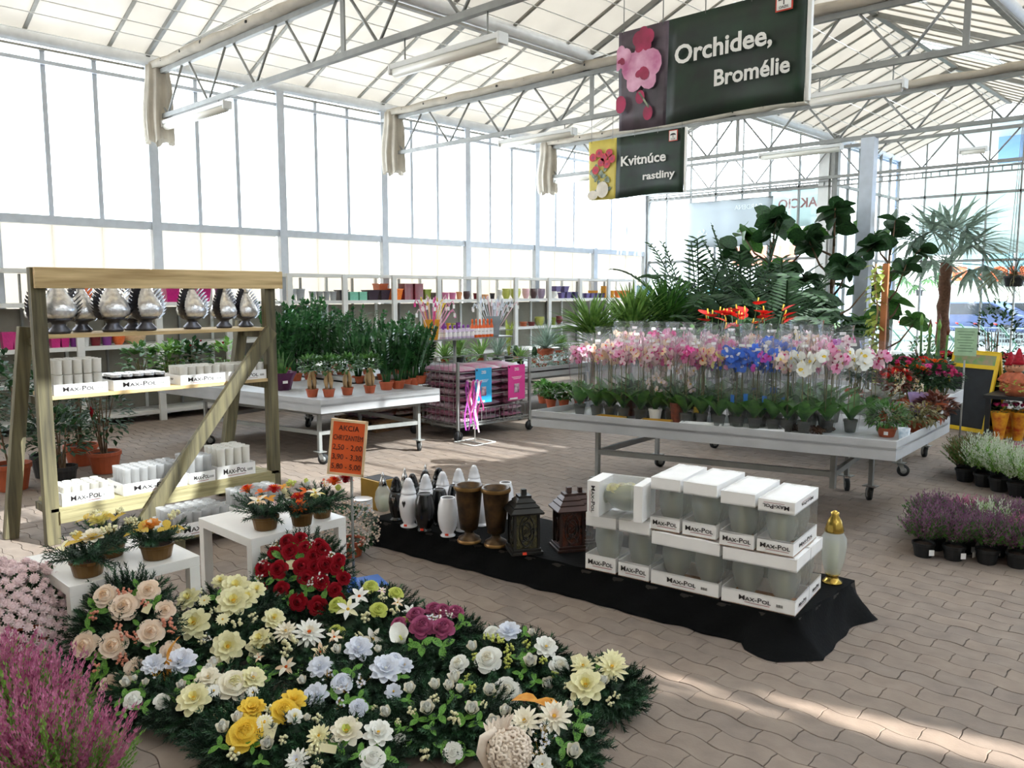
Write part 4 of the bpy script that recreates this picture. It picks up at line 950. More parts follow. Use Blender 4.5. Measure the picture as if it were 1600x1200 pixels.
b = MB(); b.box((0, 0, .17), (.78, 1.18, .012)); b.build('deck', GALV, t)
BAG = [mat('bag_print_%d' % i, c, .35, var=.5, scale=17, col2=c2, bump=.5, bscale=7) for i, (c, c2) in enumerate((('B04A84', 'E8DDE4'), ('D9D4DC', 'B85A8C'), ('6E3A56', 'D48AA8'), ('DDE0E4', '9A5A7C'), ('C8642C', 'E8E2D8'), ('4A7A40', 'DCDDE0')))]
def bag(c, sx, sy, sz, m, lab, grp, rz=0.):
    b = MB(); n, k = 10, 7; vs = []
    for s_ in (1, -1):
        for i in range(n + 1):
            for j in range(k + 1):
                u, v = i / n * 2 - 1, j / k * 2 - 1; e = (1 - u ** 4) * (1 - v ** 4); vs.append((u * sx / 2 * (1 - .06 * v * v), v * sy / 2 * (1 - .08 * u * u), s_ * sz / 2 * e ** .5 * (1 + .12 * math.sin(u * 5 + v * 3)) ))
    b.s = True; m1 = (n + 1) * (k + 1)
    b.add(vs, [(i * (k + 1) + j, (i + 1) * (k + 1) + j, (i + 1) * (k + 1) + j + 1, i * (k + 1) + j + 1) for i in range(n) for j in range(k)] + [tuple(m1 + q for q in (i * (k + 1) + j, i * (k + 1) + j + 1, (i + 1) * (k + 1) + j + 1, (i + 1) * (k + 1) + j)) for i in range(n) for j in range(k)])
    o = b.build('soil_bag', m); o.location = c; o.rotation_euler = (0, 0, rz); return tag(o, lab, 'bag', grp)
random.seed(4)
for lv in range(8):
    for row in range(3):
        z = .215 + lv * .086
        bag((-7.34 + uni(-.01, .01), 6.64 + row * .39, z), .68, .375, .082, BAG[(lv * 2 + row * 3) % 4 if lv < 7 else 1], 'printed soil bag in the wire trolley, %s layer from below, %s stack' % (ROWS[lv], ('left', 'middle', 'right')[row]), 'soil bags in the wire trolley', uni(-.04, .04))
# the two posters on its front
def poster(x, y, z0, z1, w_, col, lab, art):
    m = mat('poster_' + col, col, .5, var=.02); t = thing('price_poster', lab, 'poster', (x, y, z0)); H = z1 - z0
    MB().box((0, 0, H / 2), (.006, w_, H)).build('sheet', m, t); x_ = .005
    text('heading', 'Doplnky\nna vrkoč', WHITE, (x_, 0, H * .88), (0, 1, 0), (0, 0, 1), H * .035, t, bold=.05)
    b = MB()
    for k in range(3): b.box((x_, 0, H * (.66 - k * .03)), (.002, w_ * (.6 - .1 * k), H * .008))
    b.build('small_print', WHITE, t, kind='stuff'); b = MB(); b.box((x_, .0, H * .33), (.002, w_ * .3, H * .26)); p_ = b.build('picture', art, t); MB().box((x_ + .001, -w_ * .2, H * .04), (.002, w_ * .5, H * .05)).build('logo_strip', WHITE, t)
    for zz_ in (.02, H - .02): MB().box((x_, -w_ / 2 + .02, zz_), (.004, .02, .02)).build('clip', INK, t)
for (x0, x1, y0, y1, col, lab) in ((743, 768, 575, 629, '2FA3D8', 'light blue poster clipped to the front of the wire trolley'), (794, 820, 570, 624, 'D83A90', 'bright pink poster clipped to the front of the wire trolley')):
    a = PX((x0 + x1) / 2, y0, -6.9); b_ = PX((x0 + x1) / 2, y1, -6.9); poster(-6.9, a.y, b_.z, a.z, abs(PX(x1, y0, -6.9).y - PX(x0, y0, -6.9).y) , col, lab, BAG[0])
# display shelf on a pole above the trolley
t = thing('display_stand', 'grey wire display shelf on a pole above the wire trolley', 'display stand', (-7.86, 7.2, 0)); zs = PX(755, 527, -7.8).z
MB().tube([(0, 0, 0), (0, 0, zs)], .022, 10).build('pole', GALV, t); MB().box((0, 0, .015), (.4, .5, .03)).build('foot', GALV, t)
y0_, y1_ = PX(648, 530, -7.8).y - 7.2, PX(792, 530, -7.8).y - 7.2
MB().box((0, (y0_ + y1_) / 2, zs), (.36, y1_ - y0_, .02)).build('shelf', GALV, t)
b = MB()
for s_ in (-.18, .18): b.bar((s_, y0_, zs + .09), (s_, y1_, zs + .09), .006, .006)
for q in (y0_, y1_): b.bar((-.18, q, zs + .09), (.18, q, zs + .09), .006, .006); [b.bar((s_, q, zs), (s_, q, zs + .09), .006, .006) for s_ in (-.18, .18)]
b.build('guard_rail', GALV, t)
zs += .0105
def bottle(x, y, body, cap, lab, grp, h=.17, r=.027):
    t = thing('spray_bottle' if h > .18 else 'bottle', lab, 'bottle', (x, y, zs), 0, grp)
    MB().lathe([(r * .9, 0), (r, .005), (r, h * .62), (r * .45, h * .74), (r * .4, h * .8), (.0001, h * .8)], 12).build('body', body, t)
    b = MB(); b.lathe([(r * .5, h * .78), (r * .5, h * .95), (r * .3, h), (.0001, h)], 10); b.build('cap', cap, t); MB().lathe([(r * 1.02, h * .15), (r * 1.02, h * .5)], 12, cap=False).build('paper_label', WHITE if cap != F_RED else F_SCAR, t)
VIO = mat('violet_plastic', '8A3AA8', .4); LILAC = mat('pale_lilac_plastic', 'D8C8E2', .4); ORA = mat('orange_plastic', 'E8641E', .35); YO = mat('amber_plastic', 'E0A02A', .5)
for k in range(7):
    for r_ in range(2): q = PX(696 + k * 7, 520, -7.7); bottle(-7.7 - r_ * .08, q.y, LILAC, VIO, 'pale lilac bottle with violet cap, %s row, %s from the left' % (('front', 'back')[r_], ROWS[k]), 'lilac bottles, %s row' % ('front', 'back')[r_])
for k in range(6):
    q = PX(738 + k * 6, 520, -7.7); bottle(-7.7, q.y, ORA, ORA, 'orange bottle beside the lilac bottles, %s from the left' % ROWS[k], 'orange bottles on the display shelf', .24, .026)
def stick_bucket(x, y, bm, h, r, cols, lab, L, nm='bucket'):
    t = thing('stick_bucket', lab, 'bucket', (x, y, zs)); MB().lathe([(r * .7, 0), (r * .72, .01), (r, h), (r * .92, h), (r * .65, .02), (.0001, .02)], 4, smooth=False).build(nm, bm, t)
    for k in range(26):
        a = uni(0, 6.28); s_ = uni(.2, 1); d = V((math.cos(a) * s_ * .55, math.sin(a) * s_ * .9, 1)).normalized(); e = d * L * uni(.8, 1.05); c = cols[k % len(cols)]
        b = MB(); b.tube([(d.x * .05, d.y * .05, .03), e], .006, 4); e2 = e + V((d.x * .04, d.y * .08, .03)); b.tube([e, e2, e2 + V((0, d.y * .05, -.05))], .008, 4)
        b.m = 1; b.box(e2 + V((0, d.y * .05, -.07)), (.004, .035, .05)); b.build('decorated_stick', [c, WHITE if k % 3 else c], t)
random.seed(8)
q = PX(675, 520, -7.75); stick_bucket(-7.75, q.y, YO, .25, .14, [F_PINK, F_HOT, F_YEL, F_PALE], 'amber bucket of pink and yellow decorated sticks', .52)
q = PX(771, 520, -7.75); stick_bucket(-7.75, q.y, mat('grey_bucket', '8C9AA0', .5), .27, .14, [F_COOL, F_PALE, mat('clear_stick', 'C9D4DC', .2)], 'grey bucket of white and silver decorated sticks', .52)
# little white stand with ribbons in front of the trolley
p = G(742, 692); t = thing('ribbon_stand', 'thin white wire stand hung with purple ribbons before the trolley', 'stand', p)
b = MB(); s_ = .17
for a, c in (((-s_, -s_), (s_, -s_)), ((s_, -s_), (s_, s_)), ((s_, s_), (-s_, s_)), ((-s_, s_), (-s_, -s_))): b.tube([(*a, .01), (*c, .01)], .007, 5)
b.tube([(-s_, 0, .01), (s_, 0, .01)], .007, 5); b.build('base', WHITEP, t); b = MB(); b.tube([(0, 0, .01), (0, 0, .72)], .008, 6)
for k in range(6): a = k * 1.05; b.tube([(0, 0, .7), (.1 * math.cos(a), .1 * math.sin(a), .73)], .004, 4)
b.build('pole', WHITEP, t)
for k in range(18):
    a = uni(0, 6.28); x, y = .09 * math.cos(a), .09 * math.sin(a); b = MB(); w_ = .012; L = uni(.25, .6); vs = []
    for i in range(7): vs += [(x + .02 * math.sin(i + k), y - w_ + .02 * math.cos(i * .8 + k), .73 - L * i / 6), (x + .02 * math.sin(i + k), y + w_ + .02 * math.cos(i * .8 + k), .73 - L * i / 6)]
    b.add(vs, [(2 * i, 2 * i + 1, 2 * i + 3, 2 * i + 2) for i in range(6)]); b.build('ribbon', [F_PURP, F_PALE, F_HOT][k % 3], t)
# pallets of soil bags behind the left bench
PAL = mat('pallet_wood', '8A6A4A', .85, var=.25, scale=6, bump=.3)
def pallet(x, y, lab, rz=0.):
    t = thing('wooden_pallet', lab, 'pallet', (x, y, 0), rz)
    for k in range(3):
        for j in range(3): MB().box((-.34 + k * .34, -.52 + j * .52, .06), (.1, .14, .1)).build('block', PAL, t)
    for k in range(7): MB().box((-.4 + k * .133, 0, .125), (.1, 1.2, .022)).build('board', PAL, t)
    for k in range(3): MB().box((-.34 + k * .34, 0, .011), (.1, 1.2, .02)).build('skid', PAL, t)
pp = G(585, 672); pallet(-8.55, 7.0 - .3, 'wooden pallet of orange and white bags behind the left bench', .05)
for lv in range(4):
    for row in range(3): bag((-8.55 + uni(-.02, .02), 6.32 + row * .39, .177 + lv * .08), .7, .37, .076, BAG[4 if (lv + row) % 3 else 3], 'orange and white soil bag on the wooden pallet, %s layer from below, %s stack' % (ROWS[lv], ('left', 'middle', 'right')[row]), 'bags on the pallet', uni(-.05, .05))

# ---- succulents, cacti and yuccas on the back benches
ZB = .67
def succ(x, y, kind, pm, pr, ph, lab, s=1., X=None):
    p = G(x, y - 9, ZB)
    if p.y > 7.72: p.x = min(max(p.x, -8.95), -7.55); p.y = min(max(p.y, 8.0), 10.55)
    else: p.x = min(max(p.x, -9.6), -8.2); p.y = min(max(p.y, 5.9), 7.55)
    t = thing({'spiky': 'aloe', 'grass': 'grassy_sansevieria', 'snake': 'snake_plant', 'agave': 'blue_yucca', 'yucca': 'yucca', 'trail': 'sedum', 'barrel': 'cactus'}[kind], lab, 'potted plant', p); pot(t, pr, ph, pm); b = MB(); c = (0, 0, ph)
    if kind == 'spiky': spiky(b, c, 34, .34 * s, .034, 1, .5); m = L_YUC
    if kind == 'grass': spiky(b, c, 46, .42 * s, .016, .45, .3); m = L_BLUE
    if kind == 'snake': spiky(b, c, 9, .5 * s, .06, .2, .02, nseg=4); m = L_YEL
    if kind == 'agave': spiky(b, c, 120, .5 * s, .018, 1, .3, .1, 2); m = L_BLUE
    if kind == 'yucca': spiky(b, (0, 0, ph + .1 * s), 90, .45 * s, .034, 1, .35, .15); m = L_YUC
    if kind == 'trail': bush(b, (0, 0, ph + .02), pr * 1.9, .1, 260, .05, .024, .3, .1); m = L_BLUE
    if kind == 'barrel': b.lathe([(.02, 0), (pr * .8, .03), (pr * .85, .1), (pr * .5, .17), (.0001, .18)], 24, c, fn=lambda a, z: 1 + .09 * math.cos(a * 10)); m = L_DARK
    b.build('leaves' if kind != 'barrel' else 'ribbed_body', m, t, kind='stuff' if kind in ('trail', 'agave', 'yucca') else None); return t
for a in ((706, 577, 'spiky', BLACK, .075, .12, 'spiky aloe in a black pot seen under the display shelf', 1.25), (726, 576, 'trail', TERRA, .05, .08, 'tiny orange potted succulent under the display shelf'), (690, 580, 'spiky', TERRA, .06, .09, 'leafy succulent partly behind the zz plants', 1.1), (752, 582, 'spiky', TERRA, .065, .13, 'striped spider-like succulent in a terracotta pot', 1.2),
          (777, 582, 'grass', BLACK, .07, .12, 'grassy blue green plant in a black pot', 1.), (795, 577, 'snake', BLACK, .07, .11, 'tall variegated snake plant', 1.1), (768, 568, 'trail', TERRA, .06, .1, 'small sedum behind the grassy plant'), (813, 582, 'spiky', BLACK, .05, .08, 'small dark spiky succulent at the bench edge', .8), (822, 565, 'trail', TERRA, .08, .12, 'orange potted sedum with pale green top'),
          (853, 572, 'agave', TERRA, .13, .19, 'large blue grey yucca with radiating leaves in a terracotta pot', 1.), (875, 566, 'yucca', TERRA, .08, .1, 'yellow green drooping plant beside the blue grey yucca', .55), (845, 583, 'trail', TERRA, .09, .05, 'low blue succulent cushion at the bench front'), (868, 579, 'trail', TERRA, .08, .05, 'second low succulent cushion at the bench front'), (886, 577, 'trail', TERRA, .07, .07, 'dark reddish succulent cushion near the orchids'), (897, 574, 'spiky', TERRA, .05, .08, 'small agave half hidden by the leftmost orchid sleeve', .7),
          (835, 576, 'barrel', TERRA, .05, .07, 'small round ribbed cactus between the succulents'), (806, 572, 'barrel', TERRA, .05, .06, 'small ribbed cactus beside the snake plant')):
    succ(*a)
for i, (x, y, s_, lab) in enumerate(((925, 560, 1.0, 'bushy yucca above the left orchids'), (985, 556, 1.25, 'large sunlit yucca above the orchids, middle of three'), (1040, 548, 1.35, 'dark green yucca with the tallest head above the orchids'))):
    X = (-7.0, -6.8, -6.6)[i]; p = PX(x, 500, X); t = thing('yucca', lab, 'potted plant', (X, p.y, 0)); pot(t, .15, .26, BLACK)
    zc = PX(x, (518, 512, 502)[i], X).z; b = MB(); b.tube([(0, 0, .2), (.02, 0, zc - .1)], .03, 8); b.build('cane', BARK, t)
    for q in range(2): b = MB(); spiky(b, (uni(-.05, .05), uni(-.1, .1), zc - .2 + q * .18), 110, .62 * s_, .045, 1, .35, .2); b.build('leaf_head', L_YUC if i < 2 else L_MID, t)
# ================================================================ the orchid bench
SLV = film('orchid_sleeve_film', 'FFFFFF', .975, .12, 'EEF0F4', .025, ior=1.25, wrinkle=.5)
CARDB = mat('blue_plant_label', '2272C8', .5, var=.02)
def orchid(name_c, cols, h=.65, nb=20, spread=.1, br=.036, white_pot=False, cascade=False, card=False, sleeve=True, lw=.085, seed=1, yellowtag=False, sw=.115):
    random.seed(seed); t = thing('orchid', name_c, 'orchid', (0, 0, 0))
    if white_pot: pot(t, .055, .1, mat('white_glazed_pot', 'ECECEA', .3))
    else: pot(t, .05, .095, CLEARP)
    for k in range(5):
        a = k * 1.3 + uni(-.3, .3); b = MB(); b.leaf((.01 * math.cos(a), .01 * math.sin(a), .09), (math.cos(a) * .55, math.sin(a) * .55, 1), uni(.2, .3), lw, 4, .3, .2); b.build('leaf', L_MID, t)
    ns = 2; meshes = [bloom('orchid', c[0], c[0], c[1]) for c in cols]
    for s_ in range(ns):
        a = s_ * math.pi + uni(-.4, .4); pts = []; top = h * uni(.9, 1)
        for k in range(9):
            u = k / 8
            if cascade: pts.append(V((.07 * u * math.cos(a), .07 * u * math.sin(a), .09 + (top - .1) * u)))
            else: pts.append(V(((.02 + spread * max(0, u - .55) * 1.6) * math.cos(a), (.02 + spread * max(0, u - .55) * 1.6) * math.sin(a), .09 + (top - .12) * math.sin(u * 1.45) / math.sin(1.45))))
        b = MB(); b.tube(pts, .0035, 5, False); b.build('flower_stalk', L_BRN, t)
        for k in range(nb // ns):
            u = (.3 if cascade else .62) + (.7 if cascade else .38) * k / max(1, nb // ns - 1); f = u * 8; i = min(7, int(f)); p = pts[i].lerp(pts[i + 1], f - i)
            an = uni(0, 6.28); out = V((math.cos(an), math.sin(an), uni(-.1, .3))); p = p + out * uni(.02, spread * .55)
            put_bloom(t, meshes[(k + s_) % len(meshes)], 'orchid', p, out + V((.25, -.55, .1)) * 1.2, br * uni(.85, 1.15))
    if card: MB().box((.045, -.055, .22), (.035, .003, .11), Matrix.Rotation(.3, 3, 'Z')).build('blue_label', CARDB, t); MB().box((.045, -.058, .185), (.034, .003, .025), Matrix.Rotation(.3, 3, 'Z')).build('price_strip', WHITE, t)
    if yellowtag: MB().box((.0, -.068, .12), (.045, .003, .05), Matrix.Rotation(.4, 3, 'Z')).build('yellow_label', F_YEL, t)
    if sleeve:
        b = MB(); b.lathe([(.052, .01), (.062, .1), (sw * .8, h * .55), (sw, h + .03), (sw * 1.04, h + .055)], 22, cap=False, fn=lambda a, z: 1 + (.05 * math.sin(a * 5 + z * 9) + .025 * math.sin(a * 11 + z * 20)) * min(1, z * 4)); b.build('clear_sleeve', SLV, t)
        MB().box((.0, -sw * .85, h + .0), (.045, .002, .02)).build('paper_tag', WHITE, t)
    return freeze(t)
C2 = lambda a, b: (a, b)
OR = dict(
    yellow=dict(cols=[(F_YELL, F_YEL), (F_PINK, F_MAG)]), peach=dict(cols=[(F_PALE, F_MAG), (F_PEACH, F_MAG)]), pink=dict(cols=[(F_PINK, F_MAG), (F_PALE, F_MAG)], nb=26), hot=dict(cols=[(F_HOT, F_MAG), (F_PINK, F_MAG)], nb=28),
    casc=dict(cols=[(F_SPOT, F_HEAD)], cascade=True, white_pot=True, nb=26, br=.03), purple=dict(cols=[(F_PURP, F_MAG), (F_HOT, F_MAG)], yellowtag=True, nb=22), violet=dict(cols=[(F_PURP, F_MAG), (F_BLUE, F_WHITE)], nb=22), blue=dict(cols=[(F_BLUE, F_COOL)], card=True, nb=30, br=.05),
    white=dict(cols=[(F_WHITE, F_YEL)], nb=16, br=.058), pinkw=dict(cols=[(F_PALE, F_MAG), (F_PINK, F_MAG)], nb=18, br=.044), cream=dict(cols=[(F_IVORY, F_YEL), (F_PALE, F_MAG)], nb=24), rose=dict(cols=[(F_PALE, F_HOT), (F_PEACH, F_ORG)], nb=24))
proto = {}
cnt = {}
def put_orchid(kind, p, lab, s=1., rz=0., group=None):
    if kind not in proto:
        proto[kind] = orchid(lab, seed=len(proto) + 3, **OR[kind]); o = proto[kind]; o.location = p; o.rotation_euler = (0, 0, rz); o.scale = (s,) * 3; o['label'] = lab
        if group: o['group'] = group
        return o
    return dup(proto[kind], p, rz, lab, group, s)
front = [(936, 661, 'yellow', 1.0, 'orchid with yellow and pink blooms, front left corner of the bench'), (958, 664, 'peach', 1.0, 'peach and pale pink orchid in a clear sleeve, second along the bench front'), (1013, 669, 'pink', 1.0, 'soft pink orchid in a clear sleeve beside the brown tall pot'), (1037, 671, 'hot', 1.02, 'hot pink orchid in a clear sleeve at the bench front'),
         (1074, 674, 'casc', 1.02, 'speckled white cascading orchid in a white pot'), (1094, 676, 'purple', 1.0, 'purple orchid with a yellow label on its pot'), (1118, 674, 'violet', .98, 'purple and blue orchid left of the white tray'),
         (1147, 682, 'blue', 1.0, 'leftmost blue orchid of the front row, on a white tray'), (1188, 684, 'blue', 1.0, 'middle blue orchid of the front row, with a wide clear sleeve'), (1213, 680, 'blue', 1.0, 'rightmost blue orchid of the front row, on the white tray end'),
         (1170, 668, 'blue', 1.0, 'blue orchid just behind the gap between the first two front blue ones'), (1200, 668, 'blue', 1.02, 'blue orchid standing behind the right blue ones'),
         (1255, 664, 'cream', 1.22, 'tall cream and pink orchid with large leaves right of the blue ones'), (1292, 690, 'pinkw', 1.0, 'pale pink orchid left of the big white one'), (1328, 690, 'white', 1.08, 'orchid with the largest white blooms near the right end'), (1362, 678, 'pinkw', 1.0, 'white and pink orchid right of the big white one')]
for i, (x, y, k, s_, lab) in enumerate(front): put_orchid(k, G(x, y - 15, ZTR), lab, s_ * .97, uni(-.5, .5))
random.seed(31)
backs = [['pink', 'rose', 'peach', 'pink', 'rose', 'casc', 'peach', 'hot', 'rose', 'yellow', 'blue', 'violet', 'cream', 'peach', 'white'], ['peach', 'pink', 'pink', 'rose', 'pinkw', 'peach', 'cream', 'hot', 'yellow', 'cream', 'blue', 'cream', 'peach', 'pinkw'], ['rose', 'pink', 'hot', 'peach', 'pinkw', 'cream', 'peach', 'rose', 'cream', 'pink', 'rose', 'pinkw']]
KN = dict(pink='soft pink', rose='rose and peach', peach='pale pink', casc='speckled cascading', hot='hot pink', yellow='yellow and pink', blue='blue', violet='purple and blue', cream='cream', white='large white', pinkw='pale blush')
for r_, rowk in enumerate(backs):
    cn = {}
    a, b = RA.lerp(RD, .2 + .22 * r_), RB.lerp(RC, .2 + .22 * r_)
    for i, k in enumerate(rowk):
        u = .1 + .7 * (i + .3 * (r_ % 2)) / len(rowk); p = a.lerp(b, u); p.z = ZTR; cn.setdefault(k, 0); cn[k] += 1
        n_of = rowk.count(k); lab = '%s orchid in the %s row behind the front sleeves' % (KN[k], ['second', 'third', 'rearmost'][r_]) + ((', %s of its colour' % ROWS[cn[k] - 1]) if n_of > 1 else '')
        o = put_orchid(k, p + V((uni(-.02, .02), uni(-.03, .03), 0)), lab, 1.02 + .06 * r_, uni(0, 6.28), 'sleeved orchids behind the front row')
# trays, bark, small plants on the same bench
TRAYW = mat('white_polystyrene', 'E9EAEA', .6, var=.03); TRAYG = mat('gold_tray', 'B8923A', .4, .3); BARKC = mat('bark_chips', '4A3224', .9, var=.5, scale=50, bump=1, bscale=80)
def tray(a, b, w_, m, lab, th=.012):
    a, b = V(a), V(b); d = (b - a).normalized(); n = V((-d.y, d.x, 0)); mb = MB(); q = [a, b, b + n * w_, a + n * w_]; c = sum(q, V((0, 0, 0))) / 4
    mb.prism([(v.x - c.x, v.y - c.y) for v in q], 0, th)
    for i in range(4): s0, s1 = q[i] - c, q[(i + 1) % 4] - c; mb.bar((s0.x, s0.y, th + .008), (s1.x, s1.y, th + .008), .008, .02)
    o = mb.build('tray', m); o.location = (c.x, c.y, ZTR); return tag(o, lab, 'tray')
tray(G(1130, 690 - 15, ZTR), G(1225, 692 - 15, ZTR), .25, TRAYW, 'white tray under the blue orchids')
tray(G(1058, 684 - 15, ZTR), G(1122, 688 - 15, ZTR), .2, TRAYW, 'white tray under the speckled and purple orchids')
tray(G(925, 671 - 15, ZTR), G(965, 675 - 15, ZTR), .16, TRAYG, 'gold tray under the two leftmost orchids'); tray(G(998, 678 - 15, ZTR), G(1045, 681 - 15, ZTR), .16, TRAYG, 'gold tray under the pink orchids')
b = MB(); random.seed(2)
c = G(1262, 688 - 15, ZTR)
for k in range(260): b.box((uni(-.16, .16), uni(-.12, .14), uni(.004, .03)), (.02, .012, .006), Matrix.Rotation(uni(0, 3), 3, (uni(0, 1), 1, .3)))
o = b.build('bark_chips', BARKC); o.location = c; tag(o, 'loose bark chips spread on the orchid bench', 'bark', kind='stuff')
random.seed(41)
for i, (x, y, s_) in enumerate(((861, 652, 1.), (881, 653, .95), (905, 652, 1.05), (848, 645, .9))):
    t = flowerbush('kalanchoe', .085 * s_, .14 * s_, L_MID, 170, .055, .034, potr=.05, poth=.085); place(t, G(x, y - 15, ZTR)); t['label'] = 'small green bushy plant at the left end of the orchid bench, ' + ROWS[(1, 2, 3, 0)[i]] + ' from left'
for x, y, lab in ((985, 664, 'tall brown pot of soil between the second and third sleeved orchids'), (1057, 676, 'tall brown pot of soil left of the white potted orchid')):
    t = thing('clear_soil_pot', lab, 'plant pot', G(x, y - 15, ZTR)); pot(t, .055, .17, mat('brown_pot', '6A3424', .5, var=.3, scale=30))
    b = MB(); spiky(b, (0, 0, .15), 7, .2, .04, .7, .3); b.build('leaves', L_DARK, t)
t = flowerbush('fern_pot', .15, .17, L_MID, 420, .06, .014, potr=.07, poth=.07, up=.1); place(t, G(1385, 697 - 15, ZTR)); t['label'] = 'ferny green plant in a square terracotta pot at the front rim'; MB().box((0.02, -.075, .035), (.03, .003, .025)).build('price_card', WHITE, t)
t = flowerbush('trailing_plant', .16, .16, L_BRN, 260, .06, .022, bloom('spray', F_PEACH, F_PEACH), 5, .03, potr=.07, poth=.08, kind='spray', up=-.2, cz=.14); place(t, G(1432, 690 - 15, ZTR)); t['label'] = 'trailing reddish green plant spilling over the right rim'
t = flowerbush('trailing_plant', .14, .16, L_RED, 200, .07, .05, bloom('bud', F_RED, F_RED), 6, .016, kind='bud', potr=.06, poth=.08); place(t, G(1460, 680 - 15, ZTR)); t['label'] = 'bronze leaved plant with tiny red buds behind the right rim'
t = thing('plastic_cup', 'blue and white printed cup beside the ferny plant', 'cup', G(1412, 705 - 15, ZTR)); MB().lathe([(.03, 0), (.032, .003), (.042, .1), (.04, .1), (.03, .01), (.0001, .01)], 14).build('cup', mat('blue_print', 'A8C4DC', .5, var=.3, scale=20, col2='ECEEF0'), t)
t = flowerbush('silver_begonia', .13, .14, mat('leaf_silver', '8FA08C', .5, var=.3, col2='B4A8A4', tr=.2), 60, .1, .075, potr=.06, poth=.09); place(t, G(1375, 672 - 15, ZTR)); t['label'] = 'silver leaved plant behind the ferny one'
for x, y, k, lab in ((1402, 676, 0, 'stalk of tiny white orchid flowers, left of two'), (1432, 678, 1, 'stalk of tiny white orchid flowers with printed wrap, right of two')):
    t = thing('dendrobium', lab, 'orchid', G(x, y - 15, ZTR)); pot(t, .05, .1, BLACK); b = MB(); b.tube([(0, 0, .08), (.01, 0, .28), (-.01 + .03 * k, 0, .42 - .1 * k)], .004, 5); b.build('stalk', L_BRN, t)
    for j in range(26): a = uni(0, 6.28); put_bloom(t, bloom('spray', F_IVORY, F_IVORY), 'spray', (.03 * math.cos(a), .03 * math.sin(a), uni(.24, .46) - .1 * k), (math.cos(a), math.sin(a), .3), .016)
    if k: MB().lathe([(.045, .08), (.055, .18), (.075, .26)], 16, cap=False, fn=lambda a, z: 1 + .08 * math.sin(a * 6)).build('printed_wrap', film('lilac_print_film', 'E0C8F0', .6, .15, 'C8B0E0', .5), t)
# red, coral and magenta bedding plants at the right rear of the bench and behind
cols = [bloom('dahlia', c, c, F_HEAD) for c in (F_SCAR, F_ORG, F_MAG, F_HOT, F_PALE, F_RED)]
random.seed(55)
red = [(1385, 548, 0, 'scarlet'), (1360, 547, 3, 'pink'), (1410, 549, 2, 'magenta'), (1335, 544, 1, 'coral'), (1345, 535, 4, 'pale pink'), (1437, 552, 0, 'scarlet'), (1460, 556, 1, 'orange red')]
for i, (x, y, c, nm) in enumerate(red):
    p = PY(x, y, 8.5 + .25 * (i % 2)); p = V((p.x, p.y, .6)); t = flowerbush('impatiens', .2, .26, L_DARK, 150, .08, .045, cols[c], 15, .035, potr=.08, poth=.12, kind='dahlia', cz=.36); place(t, p); t['label'] = '%s flowering bedding plant behind the white orchids, %s from the left' % (nm, ROWS[[3, 2, 4, 0, 1, 5, 6][i]])
for i, (x, y, c, nm) in enumerate(((1395, 662, 0, 'scarlet flowering plant on the right end of the orchid bench'), (1422, 655, 1, 'orange red flowering plant right of the tiny white flower stalks'), (1448, 652, 3, 'pink and orange flowering plant near the rear right corner'), (1470, 655, 2, 'magenta flowering plant at the rear right corner of the orchid bench'))):
    t = flowerbush('impatiens', .15, .2, L_RED if i < 1 else L_DARK, 150, .07, .045, cols[c], 16, .03, potr=.07, poth=.1, kind='dahlia', cz=.3); place(t, G(x, y - 15, ZTR)); t['label'] = nm
t = flowerbush('dense_fern', .2, .16, L_MID, 500, .06, .014, potr=.08, poth=.08); place(t, G(1405, 645 - 15, ZTR)); t['label'] = 'soft green fern between the coral flowers and white stalks'
# purple orchid standing tall behind
t = orchid('bright purple orchid standing behind the orchid rows, near the pillar', [(F_PURP, F_MAG)], h=.72, nb=26, sleeve=False, seed=77, br=.04, spread=.12); p = PY(1303, 560, 8.0); t.location = (p.x, 8.0, .58); t.rotation_euler = (0, 0, 2)
# ================================================================ tall plants, right-hand display, background right
random.seed(61)
# red anthuriums
for i, (x, yb, lab) in enumerate(((1115, 500, 'red anthurium, leftmost in front of the tall palms'), (1143, 502, 'red anthurium, second from the left in front of the tall palms'), (1168, 488, 'red anthurium with the tallest bloom'), (1192, 500, 'red anthurium, rightmost in front of the tall palms'))):
    X = PY(x, yb, 8.9).x; zt = PY(x, yb, 8.9).z; t = thing('anthurium', lab, 'potted plant', (X, 8.9 + .15 * (i % 2), .58)); pot(t, .08, .12, BLACK)
    b = MB(); bush(b, (0, 0, (zt - .58) * .55), .2, .25, 60, .16, .1, .3, .3); b.build('foliage', L_DARK, t, kind='stuff'); H_ = zt - .58
    for k in range(7):
        a = uni(0, 6.28); e = V((.17 * math.cos(a), .17 * math.sin(a), H_ * uni(.8, 1.08) + .04)); b = MB(); b.tube([(0, 0, .1), e * .6 + V((0, 0, .1)), e], .005, 4); b.build('flower_stem', L_MID, t)
        b = MB(); b.leaf(e, (math.cos(a), math.sin(a) - .4, .5), .17, .17, 3, .1, .05); b.m = 1; b.tube([e + V((0, 0, .01)), e + V((.02 * math.cos(a), .02 * math.sin(a), .08))], .008, 5); b.build('red_spathe', [F_SCAR, F_YEL], t)
t = thing('foliage_plant', 'tall anthurium in a plain pot with glossy leaves among the red ones', 'potted plant', (PY(1080, 500, 9.2).x, 9.2, .58)); pot(t, .08, .12, BLACK); b = MB(); bush(b, (0, 0, .45), .22, .3, 70, .14, .07, .3, .3); b.build('foliage', L_MID, t, kind='stuff')
